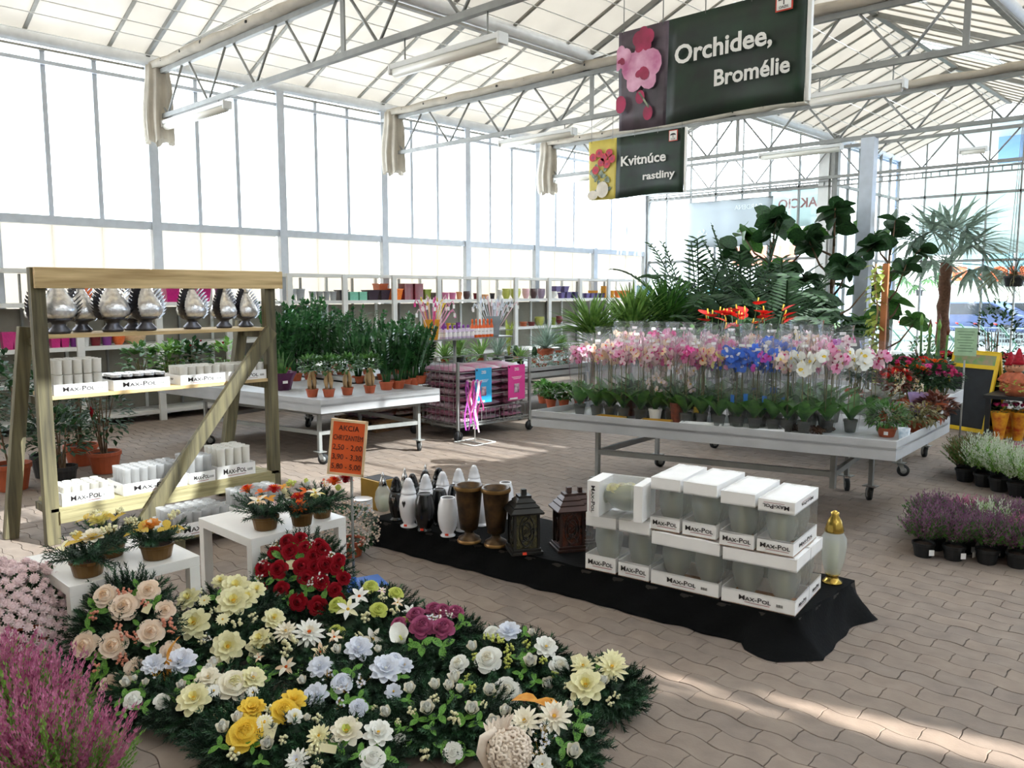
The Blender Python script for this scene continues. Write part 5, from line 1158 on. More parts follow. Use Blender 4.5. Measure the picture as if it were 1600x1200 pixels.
# feather palms
def palm(px, Y, ztop_px, lab, n=13, L=1.3, zc=.5, potr=.18, lean=0.8, cm=L_DARK):
    p = PY(px, 500, Y); zt = PY(px, ztop_px, Y).z; t = thing('feather_palm', lab, 'palm', (p.x, Y, 0)); pot(t, potr, .34, BLACK)
    b = MB(); b.tube([(0, 0, .28), (0, 0, zc)], .05, 8); b.build('trunk', BARK, t)
    for k in range(n):
        a = k * 2.4; s_ = uni(.15, lean); b = MB(); frond(b, (0, 0, zc), (math.cos(a) * s_, math.sin(a) * s_, 1), (zt - zc) * uni(.62, 1.0) / (1 - .22 * s_), 28, .32 * L, .034 * L, .8 * s_ + .15); b.build('frond', cm, t)
palm(1095, 11.2, 372, 'feather palm with arching fronds left of the fiddle leaf trees', 24, 1.1, .45, lean=.9)
palm(1168, 11.6, 345, 'tallest dark feather palm in front of the fiddle leaf trees', 28, 1.25, .5)
palm(1228, 11.0, 395, 'dark feather palm between the two fiddle leaf trees', 24, 1.1, .45)
palm(1130, 10.6, 420, 'lower feather palm right behind the red anthuriums', 20, .95, .4, lean=1.0)
# fiddle leaf figs: each large leaf a part
FL = MB(); FL.leaf((0, 0, 0), (0, 0, 1), 1, .8, 5, .25, .08, up=(0, 1, 0))
FLM = []
for m_ in (L_DARK, L_MID): 
    b = MB(); b.v, b.f, b.mi, b.sm = FL.v, FL.f, FL.mi, FL.sm; FLM.append(b.mesh('leaf', m_))
def fiddle(px, Y, ybase, ytop, n, lab, sp=.6, zlow=.45, L=.3):
    p = PY(px, 500, Y); zt = PY(px, ytop, Y).z; t = thing('fiddle_leaf_fig', lab, 'tree', (p.x, Y, 0)); pot(t, .22, .38, BLACK)
    b = MB(); tr = [V((0, 0, .3)), V((.03, 0, zt * .35)), V((-.02, .02, zt * .6)), V((0, 0, zt * .85))]; b.tube(tr, [.035, .03, .025, .015], 8); b.build('trunk', BARK, t); tips = []
    for k in range(11):
        z = zt * (.28 + .56 * k / 11); a = k * 2.4; e = V((math.cos(a) * sp * uni(.5, 1), math.sin(a) * sp * uni(.5, 1), z + zt * uni(.12, .2))); e.z = min(e.z, zt - .12); b = MB(); b.tube([(0, 0, z), (e.x * .5, e.y * .5, z + (e.z - z) * .3), e], [.02, .015, .008], 6); b.build('branch', BARK, t); tips.append((V((0, 0, z)), e))
    tips.append((tr[2], V((0, 0, zt - .1))))
    for k in range(n):
        s0, e = tips[k % len(tips)]; q = s0.lerp(e, uni(.72, 1.03)); a = uni(0, 6.28); d = V((math.cos(a), math.sin(a), uni(-.25, .9))).normalized()
        if abs(p.x + q.x + 4.85) < .32 and abs(Y + q.y - 13) < .32: continue
        o = link('leaf', FLM[k % 3 == 0], t); o.location = q; o.rotation_mode = 'QUATERNION'; o.rotation_quaternion = d.to_track_quat('Z', 'Y') @ Quaternion((0, 0, 1), uni(-1.3, 1.3)) @ Quaternion((1, 0, 0), uni(-.5, .9)); s_ = L * uni(.8, 1.25); o.scale = (s_, s_, s_)
fiddle(1200, 12.2, 0, 333, 150, 'fiddle leaf fig tree left of the pillar, its crown above the palms', .7, L=.29)
fiddle(1298, 12.4, 0, 316, 190, 'fiddle leaf fig tree directly left of the pillar with a forked trunk', .7, L=.29)
fiddle(1385, 13.6, 0, 335, 90, 'fiddle leaf fig tree behind the square pillar', .5, L=.28)
# wooden post with a climber, next to the pillar
p = PY(1374, 500, 10.8); t = thing('climber_post', 'orange brown wooden post with a variegated climber beside the pillar', 'climbing plant', (p.x, 10.8, 0)); zt = PY(1374, 412, 10.8).z
pot(t, .15, .3, BLACK); MB().box((.05, 0, (zt + .2) / 2), (.07, .05, zt - .2)).build('post', mat('orange_wood', 'A8683A', .7, var=.2, scale=6), t); b = MB()
for k in range(140): a = uni(0, 6.28); z = uni(.35, zt); b.leaf((-.05 + .06 * math.cos(a), .06 * math.sin(a), z), (math.cos(a) - .4, math.sin(a), uni(-.6, .3)), .11, .08, 2, .3)
b.build('climber_leaves', L_YEL, t, kind='stuff'); b = MB(); b.tube([(-.05 + .03 * math.sin(k), -.02, .3 + (zt - .3) * k / 12) for k in range(13)], .012, 5); b.build('vine_stem', TAN, t)
# fan palms
def fan(px, Y, yc, lab, n, L, trunk=True, potm=BLACK, zbase=0.):
    p = PY(px, yc, Y); zc = p.z; t = thing('fan_palm', lab, 'palm', (p.x, Y, zbase)); pot(t, .2 if trunk else .1, .35 if trunk else .16, potm)
    b = MB(); n_ = 14; b.tube([(.012 * math.sin(k * 2), 0, .2 + (zc - zbase - .2) * k / n_) for k in range(n_ + 1)], [.085 if trunk else .025] + [(.085 if k % 2 else .1) if trunk else .02 for k in range(n_)], 9); b.build('trunk', mat('palm_trunk', '6A4A38', .95, var=.3, scale=30, bump=.8), t)
    for k in range(n): b = MB(); fan_palm(b, (0, 0, zc - zbase), 1, L, nf=19); b.move(Matrix.Translation((0, 0, zc - zbase)) @ Matrix.Rotation(k * 2.4, 4, 'Z') @ Matrix.Translation((0, 0, -(zc - zbase)))); b.build('fan_leaf', L_BLUE if trunk else L_MID, t)
fan(1478, 15.0, 410, 'fan palm with a thick brown trunk in front of the far glass', 15, 1.2)
fan(1437, 24.0, 445, 'small fan palm standing high in a black pot outside, left of the thick trunk', 12, 1.3, False)
t = thing('plant_stand', 'cream block carrying the small fan palm in its black pot', 'plinth', (0, 0, 0)); 
fp = bpy.data.objects['fan_palm.001']; zb = PY(1437, 462, 24.0).z; 
for c in fp.children:
    for v in (c.data.vertices if c.type == 'MESH' and c.name.startswith(('pot', 'trunk', 'fan')) else []): pass
fp.location.z = zb - .0; zc_shift = PY(1437, 440, 24.0).z - zb
for c in list(fp.children):
    if c.name.startswith(('fan_leaf', 'trunk')):
        c.scale = (.62, .62, zc_shift / PY(1437, 445, 24.0).z if c.name.startswith('trunk') else 1)
        if c.name.startswith('fan_leaf'): c.scale = (.75, .75, .75); c.location.z = zc_shift - .75 * PY(1437, 445, 24.0).z
t.location = (fp.location.x, 24.0, 0); MB().box((0, 0, zb / 2 - .03), (1.3, .8, zb + .06)).build('block', CREAMW, t, bevel=.02)
# hanging dried looking fern, shrub, little tree, sign, poinsettias, amaryllis
p = PY(1585, 430, 12.5); t = thing('hanging_basket', 'hanging basket of dry feathery stems at the right edge', 'hanging plant', (p.x, 12.5, p.z)); b = MB()
for k in range(60):
    a = uni(0, 6.28); e = V((.5 * math.cos(a) * uni(.4, 1), .5 * math.sin(a), uni(-.45, .35))); m_ = e * .5 + V((0, 0, .12)); b.tube([(0, 0, 0), m_, e], .004, 3, False)
    for q in range(6): r0 = m_.lerp(e, q / 6); b.leaf(r0, V((uni(-1, 1), uni(-1, 1), uni(-1, .5))), .09, .02, 1)
b.build('stems', L_BRN, t, kind='stuff'); pot(t, .13, .14, BLACK, z=-.15)
for q in range(3): MB().tube([(.12 * math.cos(q * 2.1), .12 * math.sin(q * 2.1), 0), (0, 0, 4.66 - p.z)], .004, 4).build('hanger', GALV, t)
def shrub(px, py, Y, zb, r, h, m, lab, n=260, L=.09, W=.045, potm=TERRA, nm='foliage_shrub', cat='potted plant'):
    p = PY(px, py, Y); t = thing(nm, lab, cat, (p.x, Y, zb)); pot(t, .12, .2, potm); b = MB(); stems(b, 7, h * .7, r * .6, z0=.15, thick=.012); b.build('stems', BARK, t); b = MB(); bush(b, (0, 0, .2 + h * .5), r, h * .5, n, L, W, .2, .3); b.build('foliage', m, t, kind='stuff'); return t
shrub(1558, 510, 13.4, .0, .36, 1.45, L_DARK, 'dark leafy camellia shrub behind the blackboard', 420)
t = shrub(1443, 500, 11.8, .55, .17, .4, L_MID, 'little round topped tree in a red pot before the trolleys', 140, .06, .04, F_SCAR)
MB().box((0, 0, -.275), (.3, .3, .55)).build('plinth', BLACK, t)
for i, (x, nm) in enumerate(((1500, 'leftmost'), (1528, 'middle'), (1472, 'far left'), (1570, 'right hand'), (1596, 'edge'))):
    Yp = 12.35 + .2 * (i % 2); p = PY(x, 545, Yp); t = thing('poinsettia', '%s red poinsettia in the row behind the blackboard' % nm, 'potted plant', (p.x, Yp, .5)); pot(t, .09, .14, BLACK)
    b = MB(); bush(b, (0, 0, .26), .2, .12, 80, .11, .06, .2, .2); b.build('foliage', L_DARK, t, kind='stuff')
    for k in range(9): a = uni(0, 6.28); q = uni(.02, .18); put_bloom(t, bloom('lily', F_RED, F_RED, F_YEL), 'lily', (q * math.cos(a), q * math.sin(a), .38), (math.cos(a) * .4, math.sin(a) * .4, 1), .085)
bench([(-3.9, 12.1), (-1.6, 12.1), (-1.6, 12.8), (-3.9, 12.8)], .52, 'low bench of poinsettias behind the blackboard', [(-3.7, 12.2), (-1.8, 12.2), (-1.8, 12.7), (-3.7, 12.7)], hz=.02, rails=False)
for i in range(6):
    x = 1437 + i * 7; p = PY(x, 560, 9.4); t = thing('amaryllis_stalk', 'thick green amaryllis stalk in the group left of the pale sign, %s from the left' % ROWS[i], 'potted plant', (p.x, 9.4 + .08 * (i % 2), .58)); pot(t, .05, .1, BLACK)
    zt = PY(x, 508 + (i % 3) * 8, 9.4).z - .58; b = MB(); b.tube([(0, 0, .08), (.01, 0, zt * .5), (.02 * (i % 2), 0, zt)], [.014, .014, .011], 7); b.build('stalk', L_LIGHT if i % 2 else L_MID, t)
    b = MB(); b.lathe([(.012, 0), (.022, .05), (.003, .12)], 8, (.02 * (i % 2), 0, zt)); b.build('bud', L_RED if i % 2 else L_LIGHT, t)
p = PY(1517, 533, 10.0); t = thing('notice_sign', 'pale green notice sheet on a thin stand above the blackboard', 'sign', (p.x, 9.8, 0)); MB().tube([(0, 0, 0), (0, 0, p.z - .2)], .01, 6).build('stand', GALV, t); MB().box((0, 0, .01), (.2, .2, .02)).build('foot', GALV, t)
MB().box((0, 0, p.z), (.22, .008, .3)).build('sheet', mat('pale_green_sheet', 'B4CCAE', .6, tr=.3), t); b = MB()
for k in range(8): b.box((0, -.006, p.z + .11 - k * .03), (.17 - .03 * (k % 3), .002, .007))
b.build('small_print', mat('green_ink', '6A8A6A', .6), t, kind='stuff')
# blackboard on an A-frame
YEL = mat('yellow_board_paint', 'E2BE22', .5, var=.06); SLATE = mat('blackboard', '23272C', .75, var=.2)
a, b_ = G(1497, 668), G(1541, 674); c = (a + b_) / 2; th = math.atan2(b_.y - a.y, b_.x - a.x)
t = thing('blackboard', 'empty blackboard on a yellow A-frame stand at the end of the orchid bench', 'blackboard', (c.x, c.y, 0), R(-22)); W, H_ = .6, 1.02
def board(sgn, nm):
    M_ = Matrix.Rotation(-sgn * R(12), 4, 'X'); off = V((0, sgn * .21, 0)); g = MB()
    for x in (-W / 2, W / 2): g.bar((x, 0, 0), (x, 0, H_), .035, .03, (0, 1, 0))
    for z in (.03, H_ - .02, H_ * .81): g.bar((-W / 2, 0, z), (W / 2, 0, z), .03, .05)
    M2 = Matrix.Translation(off) @ Matrix.Rotation(sgn * R(12), 4, 'X'); g.move(M2); f_ = g.build(nm, YEL, t)
    s_ = MB(); s_.box((0, 0, H_ * .42), (W, .012, H_ * .78)); s_.move(M2); s_.build('slate', SLATE, f_)
    s_ = MB(); s_.box((0, sgn * .004, H_ * .9), (W, .012, H_ * .15)); s_.move(M2); s_.build('picture_strip', mat('photo_strip', 'D8C0A0', .5, var=.5, scale=14, col2='6A9A5A'), f_)
board(-1, 'front_frame'); board(1, 'rear_frame')
# heather and small plants on the floor, right
HP = mat('black_grow_pot', '17181A', .6)
def heather(lab, m, m2, r=.11, h=.22, n=170, potr=.065, ph=.09, group=None, lean=.5, tagp=False, fl=9):
    t = thing('heather', lab, 'potted plant', (0, 0, 0), 0, group); pot(t, potr, ph, HP)
    for j, (mm, nn) in enumerate(((m, n), (m2, int(n * .8)))):
        b = MB()
        for _ in range(nn):
            a = uni(0, 6.28); q = uni(0, 1) ** .6 * r; z0_ = ph; e = V((q * math.cos(a) * (1 + lean), q * math.sin(a) * (1 + lean), ph + h * uni(.6, 1.05) * (1 - .25 * (q / r) ** 2) * (1 if j == 0 else .85)))
            s_ = V((q * .4 * math.cos(a), q * .4 * math.sin(a), z0_)); d = (e - s_).normalized(); x = d.cross(V((0, 0, 1))).normalized() * .0035 + V((.001, 0, 0))
            for k in range(fl):
                u = .3 + .7 * k / fl; c_ = s_.lerp(e, u); an = k * 2.4 + q * 50; o_ = V((math.cos(an), math.sin(an), .5)) * (.012 * (1.25 - u) + .004)
                b.add([c_, c_ + o_ + d * .004, c_ + o_ * .4 + d * .02], [(0, 1, 2)])
        b.build('flower_spikes' if j == 0 else 'green_sprigs', mm, t, kind='stuff')
    if tagp: MB().box((potr * .9, -potr * .55, .04), (.03, .004, .035), Matrix.Rotation(.7, 3, 'Z')).build('price_label', WHITE, t)
    return freeze(t)
h_d = heather('', F_HTH2, L_MID, tagp=True); h_w = heather('', F_HTW, L_LIGHT, h=.24); h_g = heather('', L_BRN, L_MID, h=.2); h_p = heather('', F_HTH, L_MID, h=.2)
first = set()
def puth(src, p, lab, s_, grp):
    if src.name not in first: first.add(src.name); src.location = p; src['label'] = lab; src['group'] = grp; src.scale = (s_,) * 3; return src
    return dup(src, p, uni(0, 6), lab, grp, s_)
# front block: three rows
a, b_ = G(1440, 868), G(1592, 886); d = (b_ - a) / 3
back = V((-.22, .98, 0)).normalized()
for r_ in range(4):
    for i in range(5):
        p = a + d * i + back * (.19 * r_) + V((uni(-.01, .01), uni(-.01, .01), 0)) + d * .3 * (r_ % 2); src = h_d if (i + r_) % 4 else (h_p if r_ % 2 else h_w)
        if i == 0 and r_ == 0: src = h_d
        puth(src, p, 'dusky heather in the front floor block, %s row, %s pot from the left' % (['front', 'second', 'third', 'back'][r_], ROWS[i]), 1.08, 'heathers in the front block on the floor')
a, b_ = G(1508, 752), G(1592, 776); d = (b_ - a) / 3
for r_ in range(3):
    for i in range(5):
        p = a + d * i + back * (.24 * r_) + V((uni(-.01, .01), uni(-.01, .01), 0)); src = h_g if i == 0 else (h_w if r_ < 2 or i < 2 else h_p)
        puth(src, p, 'heather in the rear floor block, %s row, %s pot from the left' % (['front', 'middle', 'back'][r_], ROWS[i]), 1.35, 'heathers in the rear block on the floor')
# orange printed bags of bulbs and little pots behind them
for i in range(4):
    p = G(1560 + i * 15, 688 - (i % 2) * 4); t = thing('printed_flower_sleeve', 'orange and red printed sleeve with magenta flowers, %s from the left beside the blackboard' % ROWS[i], 'flower bunch', p); b = MB()
    b.lathe([(.05, 0), (.06, .1), (.1, .34)], 14, cap=False, fn=lambda a, z: 1 + .06 * math.sin(a * 6)); b.build('printed_sleeve', mat('fiery_print', 'D8401E', .4, var=.4, scale=10, col2='F0B428'), t); b = MB(); stems(b, 6, .3, .03, z0=0); bush(b, (0, 0, .36), .07, .06, 40, .05, .03); b.build('leaves', L_MID, t, kind='stuff')
    for k in range(6): a = k * 1.05; put_bloom(t, bloom('mum', F_MAG, F_MAG if i != 1 else F_WHITE), 'mum', (.06 * math.cos(a), .06 * math.sin(a), .42), (0, 0, 1), .03)
# scarecrow-like autumn figures in red hats
def figure(px, Y, yf, lab, s_=1.):
    p = PY(px, yf, Y); t = thing('garden_figure', lab, 'figurine', (p.x, Y, p.z)); cl = mat('terracotta_cloth', 'A8583A', .8, var=.3, scale=20); skin = mat('plaster_skin', 'C89070', .7)
    b = MB(); b.lathe([(.14 * s_, 0), (.16 * s_, .1 * s_), (.1 * s_, .3 * s_), (.05 * s_, .34 * s_)], 14); b.build('body', cl, t); b = MB(); b.sphere((0, 0, .42 * s_), .085 * s_, 12, 8)
    b.sphere((0, -.085 * s_, .41 * s_), .018 * s_, 6, 4); b.sphere((-.08 * s_, 0, .42 * s_), .018 * s_, 6, 4); b.sphere((.08 * s_, 0, .42 * s_), .018 * s_, 6, 4); hd = b.build('head', skin, t); b = MB(); [b.sphere((k * .03 * s_, -.078 * s_, .44 * s_), .009 * s_, 6, 4) for k in (-1, 1)]; b.build('eyes', INK, hd)
    MB().lathe([(.1 * s_, .46 * s_), (.085 * s_, .5 * s_), (.02 * s_, .68 * s_), (.0001, .7 * s_)], 12).build('pointed_hat', F_RED, t)
    for k in (-1, 1): b = MB(); b.tube([(.09 * k * s_, 0, .28 * s_), (.15 * k * s_, -.06 * s_, .2 * s_), (.08 * k * s_, -.13 * s_, .18 * s_)], [.035 * s_, .03 * s_, .025 * s_], 7); b.build('arm', cl, t)
    b = MB(); bush(b, (0, -.1 * s_, .12 * s_), .14 * s_, .08 * s_, 30, .06, .04); b.build('garland', L_YEL, t); return t
figure(1588, 11.0, 618, 'autumn garden figure with a red pointed hat at the right edge', .8)
figure(1576, 11.4, 610, 'second autumn figure half hidden behind the blackboard', .7)
t = thing('display_table', 'dark table carrying the autumn figures at the right edge', 'table', (PY(1588, 618, 11.0).x - .1, 11.2, 0)); z_ = PY(1588, 618, 11.0).z
MB().box((.35, 0, z_ - .02), (1.1, .8, .04)).build('tabletop', BLACK, t)
for x in (-.15, .85):
    for y in (-.35, .35): MB().bar((x, y, 0), (x, y, z_ - .04), .05, .05).build('leg', BLACK, t)
for o in bpy.data.objects:
    if o.name.startswith('garden_figure.001'): o.location.z = z_
# potted shrubs on the floor, far left behind the wooden shelf
random.seed(71)
LP = [(20, 765, TERRA, .16, .24, 'bushy dark shrub in a terracotta pot, leftmost at the picture edge'), (-25, 735, TERRA, .15, .24, 'dark shrub in a terracotta pot cut by the left picture edge'), (165, 738, TERRA, .15, .21, 'tall shrub in a terracotta pot with a red ribbon label'), (128, 726, TERRA, .16, .21, 'tall shrub in a terracotta pot behind the one with the red label'), (100, 762, BLACK, .12, .2, 'small leaved shrub in a dark blue black pot'), (75, 745, BLACK, .14, .22, 'shrub in a black pot between the terracotta ones')]
for i, (x, y, m, pr, ph, lab) in enumerate(LP):
    p = G(x, y); t = thing('potted_shrub', lab, 'potted plant', p); pot(t, pr, ph, m); hh = (.95, 1.0, .75, .8, .5, .75)[i]; b = MB(); stems(b, 7, hh * .75, .17, z0=ph * .8, thick=.009); b.build('stems', BARK, t)
    b = MB(); bush(b, (0, 0, ph + hh * .55), .3 if i < 2 else .25, hh * .5, 420 if i < 2 else 330, .075, .042, .2, .3, shell=.35); b.build('foliage', L_DARK, t, kind='stuff')
    if i == 2: b = MB(); b.leaf((.08, -.12, ph + .35), (.4, -.2, .8), .14, .03); b.build('red_label', F_RED, t)
# ================================================================ foreground
def zat(p, y):
    """height above the spot p that shows at row y"""
    q = V((p[0], p[1], 1)) - CP; x = 800 + FPX * q.dot(_r) / q.dot(_f); return PP(x, y, V((p[0], p[1], 0)), FH).z
# ---- the wooden display shelf
W_Y = wood('sunlit_pine', 'C0A270', 'D8BE8E', 1); W_Z = wood('weathered_pine_shaded', '4C4636', '766E50', 2); W_YG = wood('weathered_pine_plank', '958C66', 'B4AA82', 1)  # beam tone holds sunlight, post tone is darkened as shade
XA = -6.1; YA0, YA1 = 1.82, 3.56; ZTOP = 1.91
t = thing('wooden_display_shelf', 'tall weathered wooden plank shelf with a diagonal brace', 'shelf', (XA, YA0, 0)); AX = lambda x, y, z: (x - XA, y - YA0, z)
MB().box(AX(XA + .03, (YA0 + YA1) / 2 + .02, ZTOP - .07), (.045, YA1 - YA0 + .1, .14)).build('top_beam', W_Y, t, bevel=.004)
for y, y2 in ((YA0, YA0 - .0), (YA1 - .02, YA1 - .02)): MB().bar(AX(XA - .03, y, 0), AX(XA - .03, y, ZTOP), .09, .07, (1, 0, 0)).build('front_post', W_Z, t, bevel=.004)
rl = [(G(12, 845), PX(38, 523, -6.55)), (None, None)]
MB().bar(AX(-6.5, 1.66, 0), AX(-6.5, 1.84, 1.5), .09, .07, (1, 0, 0)).build('rear_leg', W_Z, t, bevel=.004)
MB().bar(AX(-6.6, 3.3, 0), AX(-6.5, 3.5, 1.5), .09, .07, (1, 0, 0)).build('rear_leg', W_Z, t, bevel=.004)
S1, S2, S3 = 1.455, 1.035, .255
for z, n, dp in ((S1, 3, .13), (S2, 3, .14), (S3, 3, .15)):
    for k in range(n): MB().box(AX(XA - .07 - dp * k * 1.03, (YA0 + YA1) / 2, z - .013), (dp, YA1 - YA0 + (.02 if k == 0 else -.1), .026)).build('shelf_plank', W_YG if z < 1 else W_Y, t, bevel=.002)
    for y in (YA0 + .04, YA1 - .06): MB().box(AX(XA - .24, y, z - .055), (.42, .03, .055)).build('shelf_bearer', W_Z, t)
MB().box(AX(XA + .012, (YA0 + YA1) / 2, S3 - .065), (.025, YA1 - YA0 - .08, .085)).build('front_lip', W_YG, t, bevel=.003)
a, b_ = PX(424, 515, XA + .08), PX(222, 820, XA + .08); b_ = a.lerp(b_, a.z / (a.z - b_.z) * .995) if b_.z < 0 else b_
MB().bar(AX(*a), AX(*b_), .105, .045, (1, 0, 0)).build('diagonal_brace', W_Z, t, bevel=.004)
# ---- silver leaf lamps on the top plank
SILV = mat('silvered_metal', 'E4E4E8', .2, .55, var=.3, scale=30, bump=.4, bscale=40); DSILV = mat('dark_silver', '55555C', .3, .6, var=.3, scale=20)
t = thing('grave_lamp', '', 'lantern', (0, 0, 0))
MB().lathe([(.055, 0), (.06, .01), (.06, .02), (.035, .05), (.04, .07), (.07, .085), (.07, .095), (.0001, .1)], 20).build('foot', DSILV, t)
MB().lathe([(.06, .09), (.094, .115), (.102, .15), (.09, .19), (.064, .235), (.036, .285), (.012, .34), (.0001, .35)], 22, fn=lambda a, z: 1 + .02 * math.sin(a * 9 + z * 30)).build('glass_drop', SILV, t)
b = MB()
for s_ in (-1, 1):
    for k in range(11):
        u = k / 10; an = s_ * (1.25 + .1 * math.sin(u * 3)); r_ = (.1 + .035 * math.sin(u * math.pi)) * (1 - .62 * u ** 1.5); z = .08 + .24 * u
        for q in (-.12, .12): c = V((math.cos(an + q), math.sin(an + q), 0)); b.leaf((c.x * r_ * .8, c.y * r_ * .8, z), (c.x, c.y, .9), .06, .04, 2, -.1, .1)
b.build('leaf_wreath', DSILV, t, kind='stuff'); MB().lathe([(.02, .3), (.035, .33), (.012, .36), (.02, .38), (.0001, .41)], 12).build('finial', SILV, t); freeze(t)
g0 = t
for i, (x, s_, dx, lab) in enumerate(((50, 1.0, -.2, 'partly behind the left post'), (92, 1.05, -.1, 'second from the left post, largest belly'), (128, .95, -.22, 'behind the gap between the second and third'), (176, 1.05, -.1, 'third large one along the front'), (207, .9, -.25, 'behind the two middle ones'), (228, 1.05, -.1, 'right one of the middle pair'), (300, .95, -.12, 'with wide dark leaves, left of the right group'), (350, .88, -.1, 'middle one of the right group'), (384, .85, -.14, 'rightmost, beside the right post'))):
    p = PX(x, 500, XA + dx - .05); lab = 'silver leaf-rimmed grave lamp, top plank, ' + lab; loc = (p.x, p.y, S1 + .001)
    if x == 50: loc = (-6.35, YA0 - .13, S1 + .001)
    if i == 0: place(t, (loc[0] , YA0 + .08, loc[2]), R(20)); t['label'] = lab; t['group'] = 'silver grave lamps on the top plank'
    else: dup(g0, loc, R(uni(-25, 25)), lab, 'silver grave lamps on the top plank', (s_ * 1.18, s_ * 1.18, s_ * 1.04))
# ---- printed card boxes
def maxpol(parent, loc, xd, up, h, w_=None):
    cu = bpy.data.curves.new('brand_print', 'FONT'); cu.body = 'Max-Pol'; cu.size = h / .7; cu.align_x = 'CENTER'; cu.align_y = 'CENTER'; cu.resolution_u = 2; cu.extrude = .0004; cu.offset = .02 * h; cu.small_caps_scale = .76
    for i in (1, 2, 5, 6): cu.body_format[i].use_small_caps = True
    o = bpy.data.objects.new('brand_print', cu); COL.objects.link(o); dg = bpy.context.evaluated_depsgraph_get(); me = bpy.data.meshes.new_from_object(o.evaluated_get(dg)); bpy.data.objects.remove(o); bpy.data.curves.remove(cu)
    if 'MP' not in _txt: pass
    x = V(xd).normalized(); y = V(up).normalized(); z = x.cross(y); xs = [v.co.x for v in me.vertices]; k = (w_ or h * 6) / (max(xs) - min(xs))
    for v in me.vertices: v.co.x *= k
    M_ = Matrix((x, y, z)).transposed().to_4x4(); M_.translation = V(loc); me.transform(M_); me.materials.clear(); me.materials.append(INK)
    link('brand_print', me, parent); W2 = (w_ or h * 6) / 2; c = V(loc) - y * h * .78; MB().bar(c - x * W2 * .62, c + x * W2 * .95, h * .09, .0008, z).build('red_underline', REDINK, parent)
def barcode(parent, loc, xd, s_):
    b = MB(); x = V(xd).normalized()
    for k in range(8): b.bar(V(loc) + x * (k * s_ * .12 - s_ * .45) - V((0, 0, s_ * .2)), V(loc) + x * (k * s_ * .12 - s_ * .45) + V((0, 0, s_ * .2)), s_ * (.05 if k % 3 else .09), .001, x)
    b.build('barcode', INK, parent, kind='stuff')
CARD = mat('brown_card', 'A8764A', .8, var=.1)
def open_box(x, y, z, wy, dx, h, lab, print_=True, grp=None, nm='candle_box'):
    t = thing(nm, lab, 'box', (x - dx / 2, y, z), 0, grp); th = .004
    MB().box((0, 0, th / 2), (dx, wy, th)).build('bottom', CARD, t)
    MB().box((dx / 2, 0, h / 2), (th, wy, h)).build('front_panel', WHITE, t); MB().box((-dx / 2, 0, h / 2), (th, wy, h)).build('rear_panel', WHITE, t)
    for s_ in (-1, 1): MB().box((0, s_ * wy / 2, h / 2), (dx, th, h)).build('side_panel', WHITE, t)
    if print_: maxpol(t, (dx / 2 + .0035, -wy * .05, h * .5), (0, 1, 0), (0, 0, 1), h * .42, wy * .6); barcode(t, (dx / 2 + .003, wy * .36, h * .45), (0, 1, 0), h * .5)
    maxp_side = text('side_print', 'M-P', INK, (0, -wy / 2 - .003, h * .5), (1, 0, 0), (0, 0, 1), h * .25, t)
    return t
WAX = mat('white_wax_cup', 'F2F0EA', .35, var=.02, tr=.25); CUP = film('frosted_cup', 'F4F4F4', .85, .2, 'F0F0F0', .35); 
def fill(x, y, z, wy, dx, r, h, m, lab, grp, capm=None, nm='votive_candle', jit=.0):
    ny, nx = max(1, int(wy / (2.1 * r))), max(1, int(dx / (2.1 * r))); me = None
    b = MB(); b.lathe([(r * .82, 0), (r * .85, .003), (r * .95, h * .95), (r, h), (r * .9, h), (r * .85, h * .9), (.0001, h * .88)], 12)
    if capm: b.m = 1; b.lathe([(r * 1.02, h), (r * 1.04, h * .82)], 12, cap=False); b.lathe([(r * 1.02, h), (.0001, h + .002)], 12, cap=False)
    me = b.mesh(nm, m, capm or m)
    for i in range(ny):
        for j in range(nx):
            o = link(nm, me); o.location = (x - dx / 2 + (j - (nx - 1) / 2) * 2.1 * r, y + (i - (ny - 1) / 2) * 2.1 * r, z + uni(0, jit)); tag(o, '%s, %s, %s from left' % (lab, ('row at the back', 'second row from back', 'third row from back', 'fourth row from back', 'fifth row from back')[j], ROWS[i]), 'candle', grp)
def yspan(x0, x1, X): a, b = PX(x0, 600, X).y, PX(x1, 600, X).y; return (a + b) / 2, b - a
random.seed(91)
XB = XA - .02
y, w_ = yspan(84, 168, XB); open_box(XB, y, S2, w_, .3, .075, 'white printed box piled high with white candles, left on the middle plank'); fill(XB, y, S2 + .006, w_, .3, .031, .13, WAX, 'white candle in the tall pile, lower layer', 'white candles of the left box, lower layer'); fill(XB, y, S2 + .14, w_, .3, .031, .1, WAX, 'white candle in the tall pile, upper layer', 'white candles of the left box, upper layer')
y, w_ = yspan(178, 265, XB); open_box(XB, y, S2, w_, .3, .075, 'white printed box of black lidded candles on the middle plank'); fill(XB, y, S2 + .006, w_, .3, .038, .105, BLACK, 'black candle with silvery lid', 'black candles with silvery lids', SILV)
y, w_ = yspan(283, 352, XB); open_box(XB, y, S2, w_, .3, .075, 'white printed box of candles on the middle plank, left of the brace'); fill(XB, y, S2 + .006, w_, .3, .031, .13, WAX, 'white candle in the box left of the brace', 'white candles left of the brace')
y, w_ = yspan(358, 418, XB); open_box(XB, y, S2, w_, .3, .075, 'white printed box behind the diagonal brace at the right post'); fill(XB, y, S2 + .006, w_, .3, .031, .125, WAX, 'white candle in the box behind the brace', 'white candles behind the brace')
y, w_ = yspan(86, 168, XB); open_box(XB, y, S3, w_, .3, .09, 'white printed box on the lowest plank right of the left post'); fill(XB, y, S3 + .006, w_, .3, .03, .12, WAX, 'low white candle beside the left post', 'white candles beside the left post, lowest plank')
